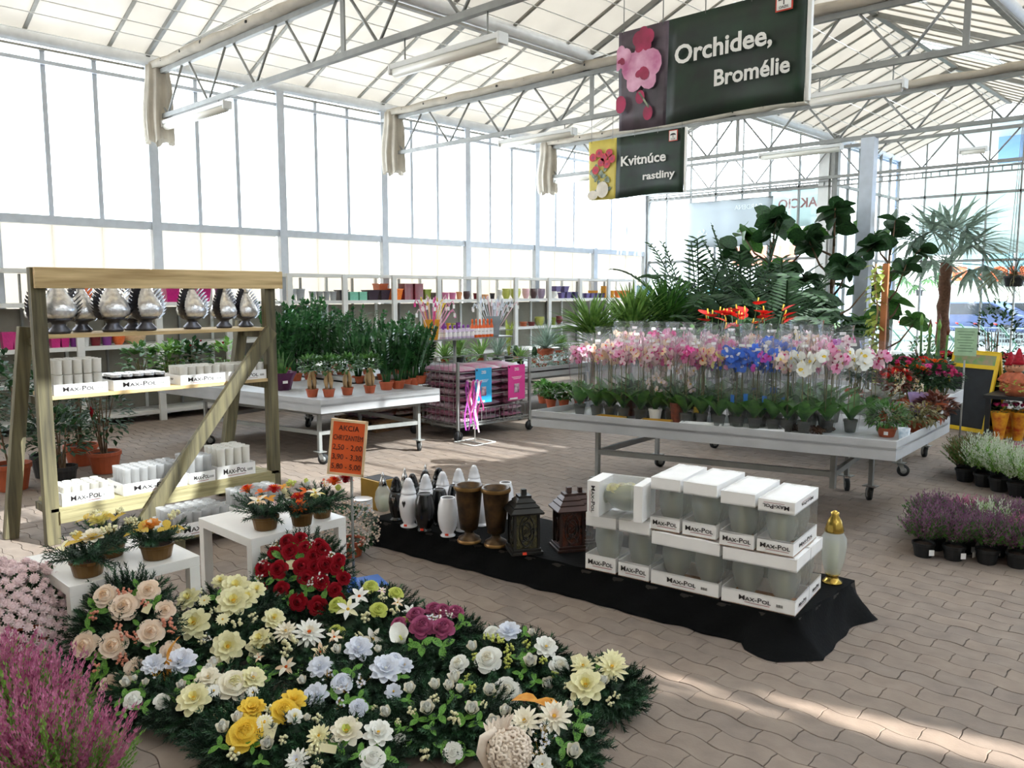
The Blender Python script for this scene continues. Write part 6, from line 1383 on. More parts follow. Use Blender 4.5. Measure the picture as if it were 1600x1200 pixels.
y, w_ = yspan(184, 285, XB); open_box(XB, y, S3, w_, .3, .085, 'wide white printed box in the middle of the lowest plank'); fill(XB, y, S3 + .006, w_, .3, .03, .18, CUP, 'frosted cup in the wide low box', 'frosted cups in the wide box')
y, w_ = yspan(290, 330, XB); open_box(XB, y, S3, w_, .3, .085, 'small white printed box right behind the brace on the lowest plank'); fill(XB, y, S3 + .006, w_, .3, .032, .2, CUP, 'frosted cup in the small box behind the brace', 'frosted cups behind the brace')
y, w_ = yspan(334, 394, XB); open_box(XB, y, S3, w_, .3, .1, 'white printed box at the right end of the lowest plank'); fill(XB, y, S3 + .006, w_, .3, .034, .23, WAX, 'tall white candle, lowest plank right end', 'tall white candles at the right end')
t_ = thing('low_platform', 'low dark slatted wooden platform on the floor before the wooden shelf', 'platform', (-5.62, 2.9, 0))
for k in range(4): MB().box((-.24 + k * .16, 0, .09), (.13, 1.3, .02)).build('slat', W_YG, t_)
for y in (-.55, 0, .55): MB().box((0, y, .04), (.6, .08, .08)).build('skid', W_Z, t_)
open_box(-5.3, 2.52, .1005, .42, .34, .09, 'printed box low on the slatted platform, left'); fill(-5.3, 2.52, .107, .42, .34, .032, .15, CUP, 'frosted cup, left slatted platform box', 'frosted cups in the left low box')
open_box(-5.3, 3.0, .1005, .4, .34, .1, 'printed box low on the slatted platform, right'); fill(-5.3, 3.0, .107, .4, .34, .034, .2, CUP, 'frosted cup, right slatted platform box', 'frosted cups in the right low box')
# ---- the two small white tables
LACK = mat('white_lacquer', 'E4E1DC', .35, var=.03)
def side_table(c4, lab):
    c = sum(c4, V((0, 0, 0))) / 4; e = (c4[1] - c4[0]); rz = math.atan2(e.y, e.x); t = thing('side_table', lab, 'table', (c.x, c.y, 0), rz); a = .3
    MB().box((0, 0, .4245), (2 * a, 2 * a, .05)).build('tabletop', LACK, t, bevel=.002)
    for x in (-1, 1):
        for y in (-1, 1): MB().box((x * (a - .027), y * (a - .027), .2), (.052, .052, .4)).build('leg', LACK, t, bevel=.002)
    return t
side_table([V((-4.41, 1.18, 0)), V((-3.79, 1.18, 0)), V((-3.85, 1.8, 0)), V((-4.47, 1.8, 0))], 'low white square table in front, its flowers yellow and gold')
side_table([V((-4.5, 2.1, 0)), V((-3.88, 2.1, 0)), V((-3.88, 2.7, 0)), V((-4.5, 2.7, 0))], 'second low white square table, carrying orange flowers')
ZT = .45
# ---- conifer sprays
def sprig(b, p, d, L, n, nl=.035, nw=.0035):
    p, d = V(p), V(d).normalized(); x = d.cross(V((.3, .2, 1))).normalized(); y = d.cross(x)
    for k in range(n):
        u = k / n; c_ = p + d * (L * u); an = k * 2.4; o_ = (x * math.cos(an) + y * math.sin(an)) * .8 + d * .75
        e = c_ + o_ * nl * (1 - .35 * u); s_ = (d.cross(o_)).normalized() * nw; b.add([c_ - s_, c_ + s_, e], [(0, 1, 2)])
def pine_pot(px, yb, wpx, lab, flowers, name='flower_arrangement', n=26, L=.15, h=.075, spread=1.0):
    p = G(px, yb, ZT); r = size(p, wpx) / 2; t = thing(name, lab, 'flower arrangement', p); pot(t, r, h, GOLDP, soil=True, taper=.8)
    b = MB(); b2 = MB()
    for k in range(n):
        a = k * 2.4 + uni(-.2, .2); e = uni(-.15, .75) ; d = V((math.cos(a), math.sin(a), e)); sprig(b if k % 3 else b2, (.03 * math.cos(a), .03 * math.sin(a), h + .015), d, L * uni(.7, 1.1) * spread, 46)
    for k in range(12): a = uni(0, 6.28); sprig(b, (.04 * math.cos(a), .04 * math.sin(a), h), (math.cos(a) * .5, math.sin(a) * .5, 1), .07, 24)
    b.build('pine_needles', L_PINE, t, kind='stuff'); b2.build('pine_tips', L_PINE2, t, kind='stuff')
    for (fx, fy, fr, kind, c0, c1) in flowers:
        q = PP(fx, fy, p + V((0, 0, h + .06)), (-FH * .5 + V((0, 0, 1))).normalized()) - p; put_bloom(t, bloom(kind, c0, c1), kind, q, q + V((.1, -.1, .25)), size(p, fr))
    return t
random.seed(15)
GOLDL = F('gold_leaf', 'C9A23A', 'E4C860', .2)
pine_pot(138, 898, 52, 'front pot of pine with gold leaves and cream berries on the first table', [(125, 846, 26, 'leaves', GOLDL, GOLDL), (146, 838, 18, 'lotus', F_IVORY, F_IVORY), (165, 830, 12, 'berries', F_CREAM, F_CREAM), (175, 826, 11, 'berries', F_CREAM, F_CREAM), (132, 846, 10, 'spray', F_CREAM, F_CREAM), (150, 840, 12, 'leaves', GOLDL, F_ORG2), (96, 856, 14, 'leaves', F_CREAM, F_CREAM), (116, 836, 9, 'berries', F_CREAM, F_CREAM)], spread=1.15)
pine_pot(172, 868, 48, 'rear pot of pine with cream flowers on the first table', [(157, 812, 18, 'lotus', F_IVORY, F_YELL), (135, 812, 16, 'leaves', GOLDL, GOLDL), (180, 810, 18, 'leaves', GOLDL, GOLDL), (187, 800, 10, 'berries', F_CREAM, F_CREAM), (200, 815, 10, 'berries', F_CREAM, F_CREAM), (150, 803, 10, 'berries', F_CREAM, F_CREAM)])
pine_pot(246, 871, 51, 'right hand pot of pine with a large gold leaf star on the first table', [(220, 828, 22, 'leaves', GOLDL, F_ORG2), (262, 826, 22, 'leaves', GOLDL, F_ORG2), (236, 820, 14, 'lotus', F_IVORY, F_ORG2), (268, 808, 10, 'berries', F_CREAM, F_CREAM), (275, 802, 9, 'berries', F_CREAM, F_CREAM), (210, 815, 9, 'berries', F_CREAM, F_CREAM), (282, 830, 10, 'spray', F_CREAM, F_CREAM)])
pine_pot(415, 826, 42, 'front pot of pine with orange blooms on the second table', [(386, 764, 12, 'dahlia', F_SCAR, F_ORG), (408, 770, 14, 'leaves', F_ORG, F_SCAR), (404, 785, 17, 'lily', F_IVORY, F_PEACH), (420, 780, 14, 'leaves', F_ORG2, F_ORG2), (443, 763, 12, 'lily', F_ORG2, F_ORG2), (444, 769, 10, 'bud', F_CREAM, F_CREAM), (428, 764, 12, 'dahlia', F_ORG, F_SCAR), (432, 788, 10, 'leaves', F_PALE, F_WHITE)], spread=1.15)
pine_pot(472, 820, 36, 'middle pot of pine with an orange carnation on the second table', [(467, 792, 14, 'dahlia', F_SCAR, F_ORG), (478, 768, 14, 'leaves', F_ORG, F_ORG2), (493, 772, 15, 'lily', F_IVORY, F_YELL), (465, 776, 10, 'dahlia', F_ORG, F_SCAR), (455, 757, 11, 'berries', F_LIME, F_LIME)])
pine_pot(503, 808, 32, 'rear pot of pine with red orange blooms on the second table', [(540, 748, 13, 'dahlia', F_SCAR, F_RED), (522, 752, 12, 'dahlia', F_SCAR, F_ORG), (508, 758, 10, 'spray', F_SCAR, F_SCAR), (528, 764, 10, 'bud', F_LIME, F_LIME), (480, 756, 12, 'bud', F_LIME, F_WHITE)])
# ---- the price sign on its blue foot
p = G(553, 915); t = thing('price_sign', 'orange handwritten price board on a thin steel stand with blue foot', 'sign', p, YAW)
MB().box((.03, .02, .004), (.3, .2, .008), Matrix.Rotation(.5, 3, 'Z')).build('foot', mat('blue_foot', '2462B8', .45), t); zb, zt_ = zat(p, 740), zat(p, 657); MB().tube([(0, 0, 0), (0, 0, zt_ - .1)], .008, 8).build('pole', GALV, t); MB().lathe([(.016, 0), (.016, .05), (.01, .055)], 10).build('socket', bpy.data.materials['blue_foot'], t)
cz = (zb + zt_) / 2; wS = size(p, 52); hS = (zt_ - zb); RT = Matrix.Rotation(R(6), 3, 'Y'); cx = -.015
MB().box((cx, -.018, cz), (wS, .01, hS), RT).build('board', mat('orange_board', 'E8622C', .7, var=.05), t)
b = MB()
for s_ in (-1, 1): b.box(V((cx, -.02, cz)) + RT @ V((s_ * wS / 2, 0, 0)), (.014, .018, hS + .014), RT); b.box(V((cx, -.02, cz)) + RT @ V((0, 0, s_ * hS / 2)), (wS + .014, .018, .014), RT)
b.build('cream_frame', mat('cream_frame', 'E6C9A0', .6), t)
for k, ln in enumerate(('AKCIA', 'CHRYZANTÉM', '2,50 - 2,00', '3,90 - 3,30', '5,80 - 5,00')):
    text('handwriting', ln, INK, V((cx, -.026, cz)) + RT @ V((0, 0, hS * (.36 - .18 * k))), RT @ V((1, 0, 0)), RT @ V((0, 0, 1)), hS * (.1 if k != 1 else .095), t, width=wS * (.6 if k == 0 else .86))
# ---- chrysanthemums
def mum_ball(p, r, n, m0, m1, br, lab, sq=.85, cz=None, stuff=False, nm='chrysanthemum'):
    t = thing(nm, lab, 'potted plant', p); pot(t, r * .5, r * .6, TERRA); cz = cz or r * .95
    b = MB(); bush(b, (0, 0, cz), r * .9, r * sq * .9, 500, r * .2, r * .1, .1, .1); b.build('foliage', L_DARK, t, kind='stuff'); me = bloom('mum', m1, m0); k = 0; b = MB()
    src = [v.co.copy() for v in me.vertices]; fs = [tuple(f.vertices) for f in me.polygons]
    for i in range(n):
        u = 1 - 1.45 * (i + .5) / n; a = i * 2.39996; s_ = math.sqrt(max(0, 1 - u * u)); d = V((s_ * math.cos(a), s_ * math.sin(a), u)); q = V((d.x * r, d.y * r, cz + d.z * r * sq)) * 1 + d * uni(-.02, .015)
        if not stuff: put_bloom(t, me, 'mum', q, d + V((uni(-.2, .2), uni(-.2, .2), .1)), br * uni(.85, 1.15))
        else:
            rq = (d).to_track_quat('Z', 'Y').to_matrix(); rr = br * uni(.7, 1.2); b.add([q + rq @ (v * rr) for v in src[:45]], [f for f in fs if max(f) < 45])
    if stuff: b.build('blossoms', m0, t, kind='stuff')
    return t
random.seed(101)
mum_ball(G(28, 1045), .265, 298, F_MUM, F_MUMC, .026, 'large round pale pink chrysanthemum at the left edge', .92)
mum_ball(G(-75, 985), .25, 120, F_MUM, F_MUMC, .031, 'pale pink chrysanthemum mostly cut off by the left picture edge', .85)
mum_ball(G(548, 868), .19, 260, F('mum_beige', 'D8BCA8', 'E8D8C8'), F_MUM, .013, 'small beige pink chrysanthemum behind the price sign pole', .95, stuff=True)
# ---- foreground heather
for i, (x, y, s_, src, lab) in enumerate(((30, 1330, 1, 0, 'magenta heather in the bottom left corner, leftmost'), (110, 1330, 1, 0, 'magenta heather in the bottom left corner, right one'), (-20, 1190, 1, 0, 'magenta heather behind, below the pink chrysanthemum'), (60, 1235, 1, 0, 'magenta heather between the corner ones'))):
    p = G(x, y); hh = heather(lab, F_HTH, L_LIGHT, r=.13, h=.44, n=150, potr=.07, ph=.1, lean=.8, fl=30); hh.location = p
# ---- wreaths and sprays of silk flowers on pine
def wreath(bbox, a_deg, h, lab, flowers, leaves=(), nspr=210, hole=False, base=0.005, seed=0, name='funeral_wreath'):
    x0, y0, x1, y1 = bbox; random.seed(seed + 200); a = R(a_deg); ex = _r.copy(); ey = (FH * math.cos(a) + V((0, 0, 1)) * math.sin(a)); ez = ex.cross(ey)
    B = G((x0 + x1) / 2, y1, base); T = PP((x0 + x1) / 2, y0, B + ez * h * .8, ez) - ez * h * .8; c = (B + T) / 2; ry = (T - B).length / 2; rx = size(c, (x1 - x0) / 2)
    t = thing(name, lab, 'wreath', c); M3 = Matrix((ex, ey, ez)).transposed()
    def dome(u, v): return h * math.sqrt(max(.06, 1 - .8 * (u * u + v * v)))
    b = MB(); n, m = 20, 6; vs = [M3 @ V((0, 0, h * .75))]
    for j in range(1, m + 1):
        for k in range(n):
            q = j / m; an = 2 * math.pi * k / n; vs.append(M3 @ V((rx * .9 * q * math.cos(an), ry * .9 * q * math.sin(an), dome(q * math.cos(an), q * math.sin(an)) * .75 if j < m else 0.004)))
    b.s = True; b.add(vs, [(0, 1 + k, 1 + (k + 1) % n) for k in range(n)] + [(1 + (j - 1) * n + k, 1 + j * n + k, 1 + j * n + (k + 1) % n, 1 + (j - 1) * n + (k + 1) % n) for j in range(1, m) for k in range(n)]); b.build('moss_base', L_PINE, t)
    b, b2 = MB(), MB(); o_ = c + ez * h * 1.02; FLW = [(PP(f[0], f[1], o_, ez) - c, size(c, f[2])) for f in flowers]; FLW = [(q.dot(ex), q.dot(ey), r) for q, r in FLW]
    for k in range(nspr):
        q = math.sqrt((k + .5) / nspr); an = k * 2.39996; u, v = q * math.cos(an), q * math.sin(an); p = M3 @ V((rx * u * .86, ry * v * .86, dome(u, v) * .7)); d = M3 @ V((u * 1.3 + uni(-.4, .4), v * 1.3 + uni(-.4, .4), uni(.1, .8)))
        if any((p.dot(ex) - fx) ** 2 + (p.dot(ey) - fy) ** 2 < (r * .75) ** 2 for fx, fy, r in FLW): d = -ez * .3 + d * .4
        sprig(b if k % 3 else b2, p, d, uni(.06, .1), 34, .03, .0032)
    b.build('pine_needles', L_PINE, t, kind='stuff'); b2.build('pine_tips', L_PINE2, t, kind='stuff'); o = c + ez * h * 1.02; tw = ((CP - c).normalized() * .55 + ez)
    for (fx, fy, fr, kind, c0, c1, *r_) in flowers:
        q = PP(fx, fy, o, ez) - c; u, v = q.dot(ex) / rx, q.dot(ey) / ry; q -= ez * (h - dome(u, v)) * .8; s_ = size(c, fr) * {'bud': 1.7, 'berries': 1.35, 'spray': 1.35}.get(kind, 1.14); put_bloom(t, bloom(kind, c0, c1, *r_), kind, q + ez * (.042 if kind not in ('berries', 'spray') else .03), tw + ex * u * .5 + ey * v * .35 + V((uni(-.15, .15), uni(-.15, .15), 0)), s_, 2.2 if kind == 'calla' else None)
    for (fx, fy, fr) in leaves:
        q = PP(fx, fy, o, ez) - c; u, v = q.dot(ex) / rx, q.dot(ey) / ry; q -= ez * (h - dome(u, v)) * .8; put_bloom(t, bloom('leaves', L_SILK), 'leaves', q + ez * .025, tw, size(c, fr) * 1.45)
    t['_fr'] = 0; del t['_fr']; return t, c, M3, o
def C3(L): return [(x / 3.636, 900 + y / 3.636, r / 3.636, *k) for x, y, r, *k in L]
def C4(L): return [(400 + x / 4, 900 + y / 4, r / 4, *k) for x, y, r, *k in L]
def C5(L): return [(700 + x / 4, 930 + y / 4, r / 4, *k) for x, y, r, *k in L]
def C6(L): return [(340 + x / 3.75, 640 + y / 3.75, r / 3.75, *k) for x, y, r, *k in L]
def tagcard(t, c, M3, o, px, py, w_=.035, h_=.045, rot=.3):
    q = PP(px, py, o, M3.col[2]) - c; rm = Matrix.Rotation(rot, 3, 'Y'); b = MB(); b.box((0, 0, 0), (w_, .001, h_), rm); b.move(Matrix.Translation(q + V((0, 0, .035))) @ Matrix.Rotation(YAW, 4, 'Z') @ Matrix.Rotation(-.5, 4, 'X')); b.build('price_card', mat('cream_card', 'E8E2B8', .7), t)
rs = lambda *a: ('rose', *a); 
PE = ('rose', F_PEACH, F_PEACH2); PB = ('berries', F_PINKB, F_PINKB, F_PINKB); YL = ('lotus', F_YELL, F_CREAM); WL = ('lotus', F_COOL, F_COOL, F_WHITE); RR = ('rose', F_RED2, F_RED); WB = ('bud', F_WHITE, F_IVORY); LB = ('berries', F_LIME, F_LIME, F_LIME); CB = ('berries', F_CREAM, F_CREAM, F_CREAM)
w1 = wreath((112, 893, 275, 1088), 58, .09, 'leaning pine wreath of peach roses against the first white table', C3([(610, 115, 55, *PE), (725, 178, 66, *PE), (853, 85, 52, *PE), (870, 325, 60, *PE), (500, 400, 62, *PE), (662, 400, 64, *PE), (785, 535, 52, *PE), (648, 625, 52, *PE), (945, 195, 46, *PE), (965, 425, 46, *PE), (550, 230, 28, *PB), (700, 95, 26, *PB), (740, 100, 22, *PB), (830, 160, 24, *PB), (690, 295, 24, *PB), (725, 345, 28, *PB), (775, 345, 24, *PB), (950, 265, 32, *PB), (975, 305, 24, *PB), (715, 465, 30, *PB), (700, 490, 24, *PB), (565, 525, 26, *PB), (790, 375, 18, *PB)]), C3([(545, 185, 45), (635, 200, 38), (790, 70, 35), (805, 285, 30), (870, 400, 35), (510, 300, 35), (605, 475, 45), (530, 470, 28), (880, 150, 38), (580, 570, 40)]), 330, seed=1)
tagcard(*w1, 230, 962)
w2 = wreath((268, 905, 440, 1050), 20, .12, 'pine wreath of pale yellow open blooms left of the dark red roses', C3([(1345, 95, 72, *YL), (1335, 185, 80, *YL), (1410, 155, 52, *YL), (1075, 145, 58, *YL), (1110, 300, 76, *YL), (1295, 405, 72, *YL), (1480, 378, 66, *YL), (1555, 240, 52, *YL), (1255, 45, 42, *YL), (1460, 100, 45, *YL), (1170, 175, 36, 'daisy', F_CREAM, F_CREAM), (1272, 282, 36, 'daisy', F_CREAM, F_CREAM), (1350, 290, 30, *CB), (1220, 225, 22, *CB), (1150, 370, 26, *CB), (1440, 250, 28, *CB), (1130, 95, 24, *CB), (1180, 360, 20, 'spray', F_WHITE, F_WHITE)]), C3([(1240, 140, 45), (1420, 460, 35)]), 260, seed=2)
w8 = wreath((176, 1028, 322, 1142), 14, .1, 'pine wreath of white blooms with a peach ribbon below the peach roses', C3([(1035, 520, 74, *WL), (880, 545, 56, *WL), (890, 600, 36, 'spray', F_COOL, F_COOL), (730, 642, 38, *WB), (755, 725, 42, 'rose', F_WHITE, F_WHITE), (920, 727, 36, 'rose', F_WHITE, F_WHITE), (835, 650, 24, *WB), (775, 625, 22, *WB)]), C3([(800, 670, 45), (710, 700, 38), (985, 690, 45), (760, 600, 35), (815, 745, 35), (700, 760, 30)]), 200, seed=3)
b = MB(); q = PP(264, 1052, w8[3], w8[2].col[2]) - w8[1]
for s_ in (-1, 1): b.leaf(q + V((0, 0, .06)), (-.1 * s_, .1, .1 + s_ * -.9), .12, .055, 4, .3)
b.build('peach_ribbon', F_ORG2, w8[0])
w9 = wreath((236, 1045, 432, 1162), 14, .1, 'pine wreath of large cream blooms and small daisies, left of the strong yellow one', C3([(1110, 742, 80, *YL), (1335, 655, 80, 'rose', F_CREAM, F_IVORY), (1190, 628, 60, 'lotus', F_IVORY, F_IVORY), (1440, 612, 62, 'lotus', F_IVORY, F_CREAM), (1210, 505, 38, *WB), (1200, 578, 42, *WB), (1222, 700, 38, 'daisy', F_WHITE, F_WHITE), (1440, 692, 36, 'daisy', F_WHITE, F_WHITE), (1040, 665, 32, *WB), (1250, 792, 34, *CB), (1240, 640, 22, *CB), (1165, 590, 24, *CB)]), C3([(1160, 545, 35), (1110, 600, 38), (1085, 640, 35), (1225, 470, 30)]), 300, seed=4)
w6 = wreath((398, 985, 545, 1068), 14, .1, 'pine wreath of white many-petalled daisies and small lilies', C4([(335, 402, 82, 'dahlia', F_IVORY, F_WHITE, F_ORG), (192, 388, 64, 'dahlia', F_IVORY, F_IVORY), (30, 405, 64, *YL), (190, 562, 60, 'lily', F_IVORY, F_PEACH, F_ORG), (405, 502, 52, 'lily', F_PEACH, F_CREAM, F_ORG), (490, 412, 48, 'lily', F_IVORY, F_PEACH, F_ORG), (222, 455, 48, *CB), (190, 500, 36, *CB), (20, 510, 30, 'lily', F_IVORY, F_PEACH, F_ORG)]), C4([(265, 575, 42), (80, 580, 42), (360, 540, 36), (30, 540, 36)]), 200, seed=5)
w3 = wreath((398, 832, 548, 985), 56, .1, 'leaning pine wreath of dark red roses against the second white table', C6([(x, y, r * 1.15, *RR) for x, y, r in ((408, 775, 34), (488, 760, 32), (432, 838, 38), (332, 840, 28), (520, 815, 30), (597, 800, 32), (620, 830, 37), (570, 870, 37), (268, 935, 37), (365, 945, 40), (500, 930, 37), (575, 930, 34), (637, 920, 40), (713, 885, 30), (700, 930, 32), (530, 995, 37), (617, 1020, 34), (740, 990, 30), (382, 1062, 34), (690, 1060, 30), (478, 1135, 38), (590, 1155, 40), (262, 1055, 28), (715, 1110, 27))] + [(x, y, 24, 'spray', F_WHITE, F_WHITE) for x, y in ((290, 900), (262, 1000), (620, 985), (570, 1020), (650, 850), (350, 795), (540, 780), (350, 1110))]), C6([(470, 810, 40), (375, 870, 45), (335, 990, 42), (525, 855, 40), (640, 1060, 42), (525, 1065, 40), (480, 985, 36), (415, 1110, 36), (240, 960, 30), (720, 960, 30)]), 330, seed=6)
tagcard(*w3, 453, 892, .045, .05, .1)
w4 = wreath((505, 912, 655, 1025), 16, .11, 'pine wreath of lime roses and white lilies beside the blue sign foot', C4([(770, 245, 46, 'rose', F_LIME, F_LIME), (505, 200, 46, 'rose', F_LIME, F_LIME), (720, 88, 42, 'rose', F_LIME, F_LIME), (878, 132, 42, 'rose', F_LIME, F_LIME), (495, 352, 48, 'rose', F_LIME, F_LIME), (930, 290, 34, 'rose', F_LIME, F_LIME), (650, 172, 60, 'lily', F_WHITE, F_WHITE, F_ORG), (580, 247, 66, 'lily', F_WHITE, F_CREAM, F_HEAD), (730, 387, 64, 'lily', F_WHITE, F_IVORY, F_HEAD), (960, 235, 46, 'lily', F_WHITE, F_WHITE, F_HEAD), (885, 200, 36, 'lily', F_IVORY, F_PEACH), (790, 165, 30, *CB), (685, 285, 34, *CB), (870, 240, 30, *CB), (640, 365, 24, *CB), (790, 130, 26, 'lily', F_IVORY, F_PALE)]), (), 230, seed=7)
w5 = wreath((600, 948, 762, 1068), 16, .11, 'pine wreath of mauve roses with one big white calla lily', C4([(1000, 265, 52, 'rose', F_MAUVE, F_MAUVE), (1040, 352, 66, 'rose', F_MAUVE, F_MAUVE), (1110, 225, 46, 'rose', F_MAUVE, F_MAUVE), (1165, 245, 50, 'rose', F_MAUVE, F_MAUVE), (1170, 362, 62, 'rose', F_MAUVE, F_MAUVE), (1250, 245, 46, 'rose', F_MAUVE, F_MAUVE), (890, 312, 42, 'rose', F_MAUVE, F_MAUVE), (1140, 282, 32, 'spray', F_WHITE, F_WHITE), (1110, 322, 34, 'spray', F_COOL, F_COOL), (1215, 262, 28, 'spray', F_WHITE, F_WHITE), (915, 425, 88, 'calla', F_WHITE, F_WHITE, F_LIME)]), C4([(1035, 455, 55), (1165, 455, 55), (1290, 310, 45), (980, 440, 30)]), 260, seed=8)
w7 = wreath((462, 1006, 662, 1148), 14, .11, 'pine wreath of bluish white blooms in the middle of the wreaths', C4([(645, 497, 76, *WL), (405, 605, 66, *WL), (812, 627, 80, *WL), (375, 765, 68, *WL), (540, 705, 54, 'rose', F_COOL, F_COOL), (560, 740, 34, 'spray', F_COOL, F_COOL), (640, 827, 46, 'rose', F_COOL, F_COOL), (510, 497, 40, *WB), (295, 670, 34, *WB), (870, 550, 44, 'rose', F_COOL, F_COOL), (930, 588, 46, 'lotus', F_COOL, F_COOL), (860, 742, 44, 'lotus', F_COOL, F_COOL), (680, 690, 38, 'spray', F_COOL, F_COOL), (450, 660, 34, 'spray', F_COOL, F_COOL), (765, 500, 30, *WB), (520, 815, 30, 'spray', F_COOL, F_COOL), (740, 815, 20, *CB)]), C4([(605, 630, 46), (515, 655, 38), (470, 740, 42), (645, 770, 38), (570, 790, 38), (900, 640, 36), (700, 815, 30), (840, 810, 30)]), 340, seed=9)
w12 = wreath((590, 1062, 808, 1192), 14, .1, 'pine wreath of white rosebuds each with bright green leaves', C4([(965, 745, 46, *WB), (1120, 730, 44, *WB), (1205, 742, 42, *WB), (1240, 670, 50, *WB), (1075, 880, 54, *WB), (1345, 882, 52, *WB), (815, 872, 44, *WB), (1452, 757, 50, *WB), (1550, 870, 46, *WB), (1480, 940, 54, *WB), (1230, 1072, 48, 'rose', F_WHITE, F_WHITE), (890, 1010, 42, 'rose', F_WHITE, F_WHITE), (1275, 760, 34, *WB), (975, 875, 30, *CB), (1235, 910, 34, *CB), (1255, 935, 28, *CB), (1120, 810, 32, *CB), (1055, 1075, 36, *CB), (1350, 735, 30, *LB), (1425, 830, 24, *CB), (890, 920, 20, *CB)]), C4([(1010, 915, 44), (1150, 900, 50), (1300, 915, 44), (1390, 925, 44), (1360, 840, 40), (950, 795, 34), (1230, 785, 36), (900, 950, 44), (1300, 1060, 50), (1300, 690, 36), (1160, 1040, 40), (940, 1020, 32), (1090, 960, 34)]), 340, seed=10)
w10 = wreath((703, 985, 893, 1100), 14, .12, 'pine wreath of white blooms with lime berries near the open floor', C5([(382, 262, 66, *WL), (250, 430, 72, 'rose', F_IVORY, F_WHITE), (360, 565, 76, 'rose', F_IVORY, F_WHITE), (610, 360, 62, 'lotus', F_WHITE, F_WHITE), (700, 440, 54, 'rose', F_IVORY, F_WHITE), (275, 255, 44, 'rose', F_WHITE, F_WHITE), (65, 425, 52, 'rose', F_IVORY, F_WHITE), (155, 357, 40, *WB), (512, 450, 50, *WB), (620, 522, 46, *WB), (522, 270, 30, *WB), (300, 305, 34, *LB), (330, 320, 26, *LB), (385, 365, 28, *LB), (372, 400, 26, *LB), (372, 435, 26, *LB), (372, 460, 22, *LB), (490, 340, 28, *LB), (590, 425, 26, *LB), (125, 490, 26, *LB), (90, 510, 24, *LB), (265, 570, 28, *LB), (665, 480, 28, *LB), (170, 400, 24, *LB), (240, 285, 26, *LB)]), C5([(450, 420, 42), (505, 385, 42), (545, 510, 38), (480, 245, 36), (455, 490, 34)]), 300, seed=11)
w11 = wreath((868, 1030, 1007, 1134), 14, .11, 'rightmost pine spray with pale yellow dahlias and a price card', C5([(860, 602, 94, 'lotus', F_YELL, F_CREAM), (1022, 502, 82, 'dahlia', F_CREAM, F_CREAM), (842, 488, 62, 'dahlia', F_CREAM, F_CREAM), (1030, 432, 64, 'dahlia', F_CREAM, F_CREAM), (972, 585, 36, *WB), (1010, 660, 28, *CB), (1050, 635, 24, *CB), (770, 655, 28, *CB), (800, 660, 22, *CB), (745, 570, 24, *CB), (935, 430, 28, *CB)]), C5([(930, 500, 34)]), 280, seed=12)
tagcard(*w11, 901, 1042, .045, .035, -.3)
w13 = wreath((300, 1092, 530, 1225), 12, .1, 'pine wreath of strong yellow roses at the bottom of the photo', C3([(1405, 932, 88, 'rose', F_YEL, F_YEL), (1435, 805, 64, 'lotus', F_YEL, F_YEL), (1510, 880, 42, 'daisy', F_WHITE, F_CREAM), (1275, 905, 44, *WB), (1522, 990, 42, *WB), (1355, 858, 38, *WB), (1325, 1020, 36, *CB), (1530, 800, 28, *CB)]) + C4([(180, 890, 74, 'rose', F_YEL, F_YEL), (240, 815, 70, 'lotus', F_YEL, F_YEL), (245, 930, 44, 'lotus', F_CREAM, F_WHITE), (60, 975, 50, 'daisy', F_WHITE, F_CREAM), (15, 878, 46, 'lotus', F_YEL, F_YEL), (385, 910, 32, *CB), (320, 932, 28, *WB), (170, 1050, 30, *CB), (80, 865, 26, *CB)]), C3([(1245, 970, 38), (1480, 1040, 30), (1440, 980, 30)]), 320, seed=13)
tagcard(*w13, 422, 1156, .045, .06, .2)
w14 = wreath((448, 1130, 630, 1240), 12, .1, 'pine wreath of white and ivory blooms at the bottom centre', C4([(570, 1035, 84, 'lotus', F_LIME, F_IVORY), (400, 1055, 64, 'dahlia', F_CREAM, F_CREAM), (765, 1028, 78, 'lotus', F_WHITE, F_WHITE), (730, 1155, 66, 'rose', F_WHITE, F_WHITE), (260, 1160, 64, 'dahlia', F_COOL, F_WHITE), (620, 935, 32, *CB), (590, 950, 26, *CB), (370, 1115, 40, *CB), (390, 1182, 36, *CB), (340, 1120, 30, *CB), (515, 970, 26, *CB)]), C4([(530, 1100, 45), (650, 1130, 45), (740, 1100, 42), (470, 1080, 42), (820, 1125, 46)]), 280, seed=14)
tagcard(*w14, 513, 1184, .06, .028, .15)
w15 = wreath((790, 1098, 940, 1235), 12, .11, 'pine wreath of ivory dahlias beside the plaster angel', C5([(482, 832, 86, 'dahlia', F_IVORY, F_IVORY), (662, 822, 90, 'dahlia', F_PEACH2, F_IVORY), (755, 742, 40, *WB), (875, 890, 42, *WB), (780, 1002, 56, *WB), (590, 1052, 50, 'lotus', F_WHITE, F_WHITE), (580, 900, 44, 'spray', F_WHITE, F_WHITE), (560, 982, 48, 'spray', F_WHITE, F_WHITE), (630, 938, 42, 'spray', F_COOL, F_COOL), (595, 712, 26, 'spray', F_COOL, F_COOL)]), C5([(720, 965, 50), (820, 870, 48), (830, 775, 46), (750, 1062, 48), (690, 735, 36), (800, 860, 40)]), 280, seed=15)
b = MB(); q = PP(838, 1112, w15[3], w15[2].col[2]) - w15[1]
for s_ in (-1, 1): b.leaf(q + V((0, 0, .04)), (-.9 * s_, -.3 * s_, .25), .11, .07, 4, .4)
b.build('peach_ribbon', F_ORG2, w15[0])
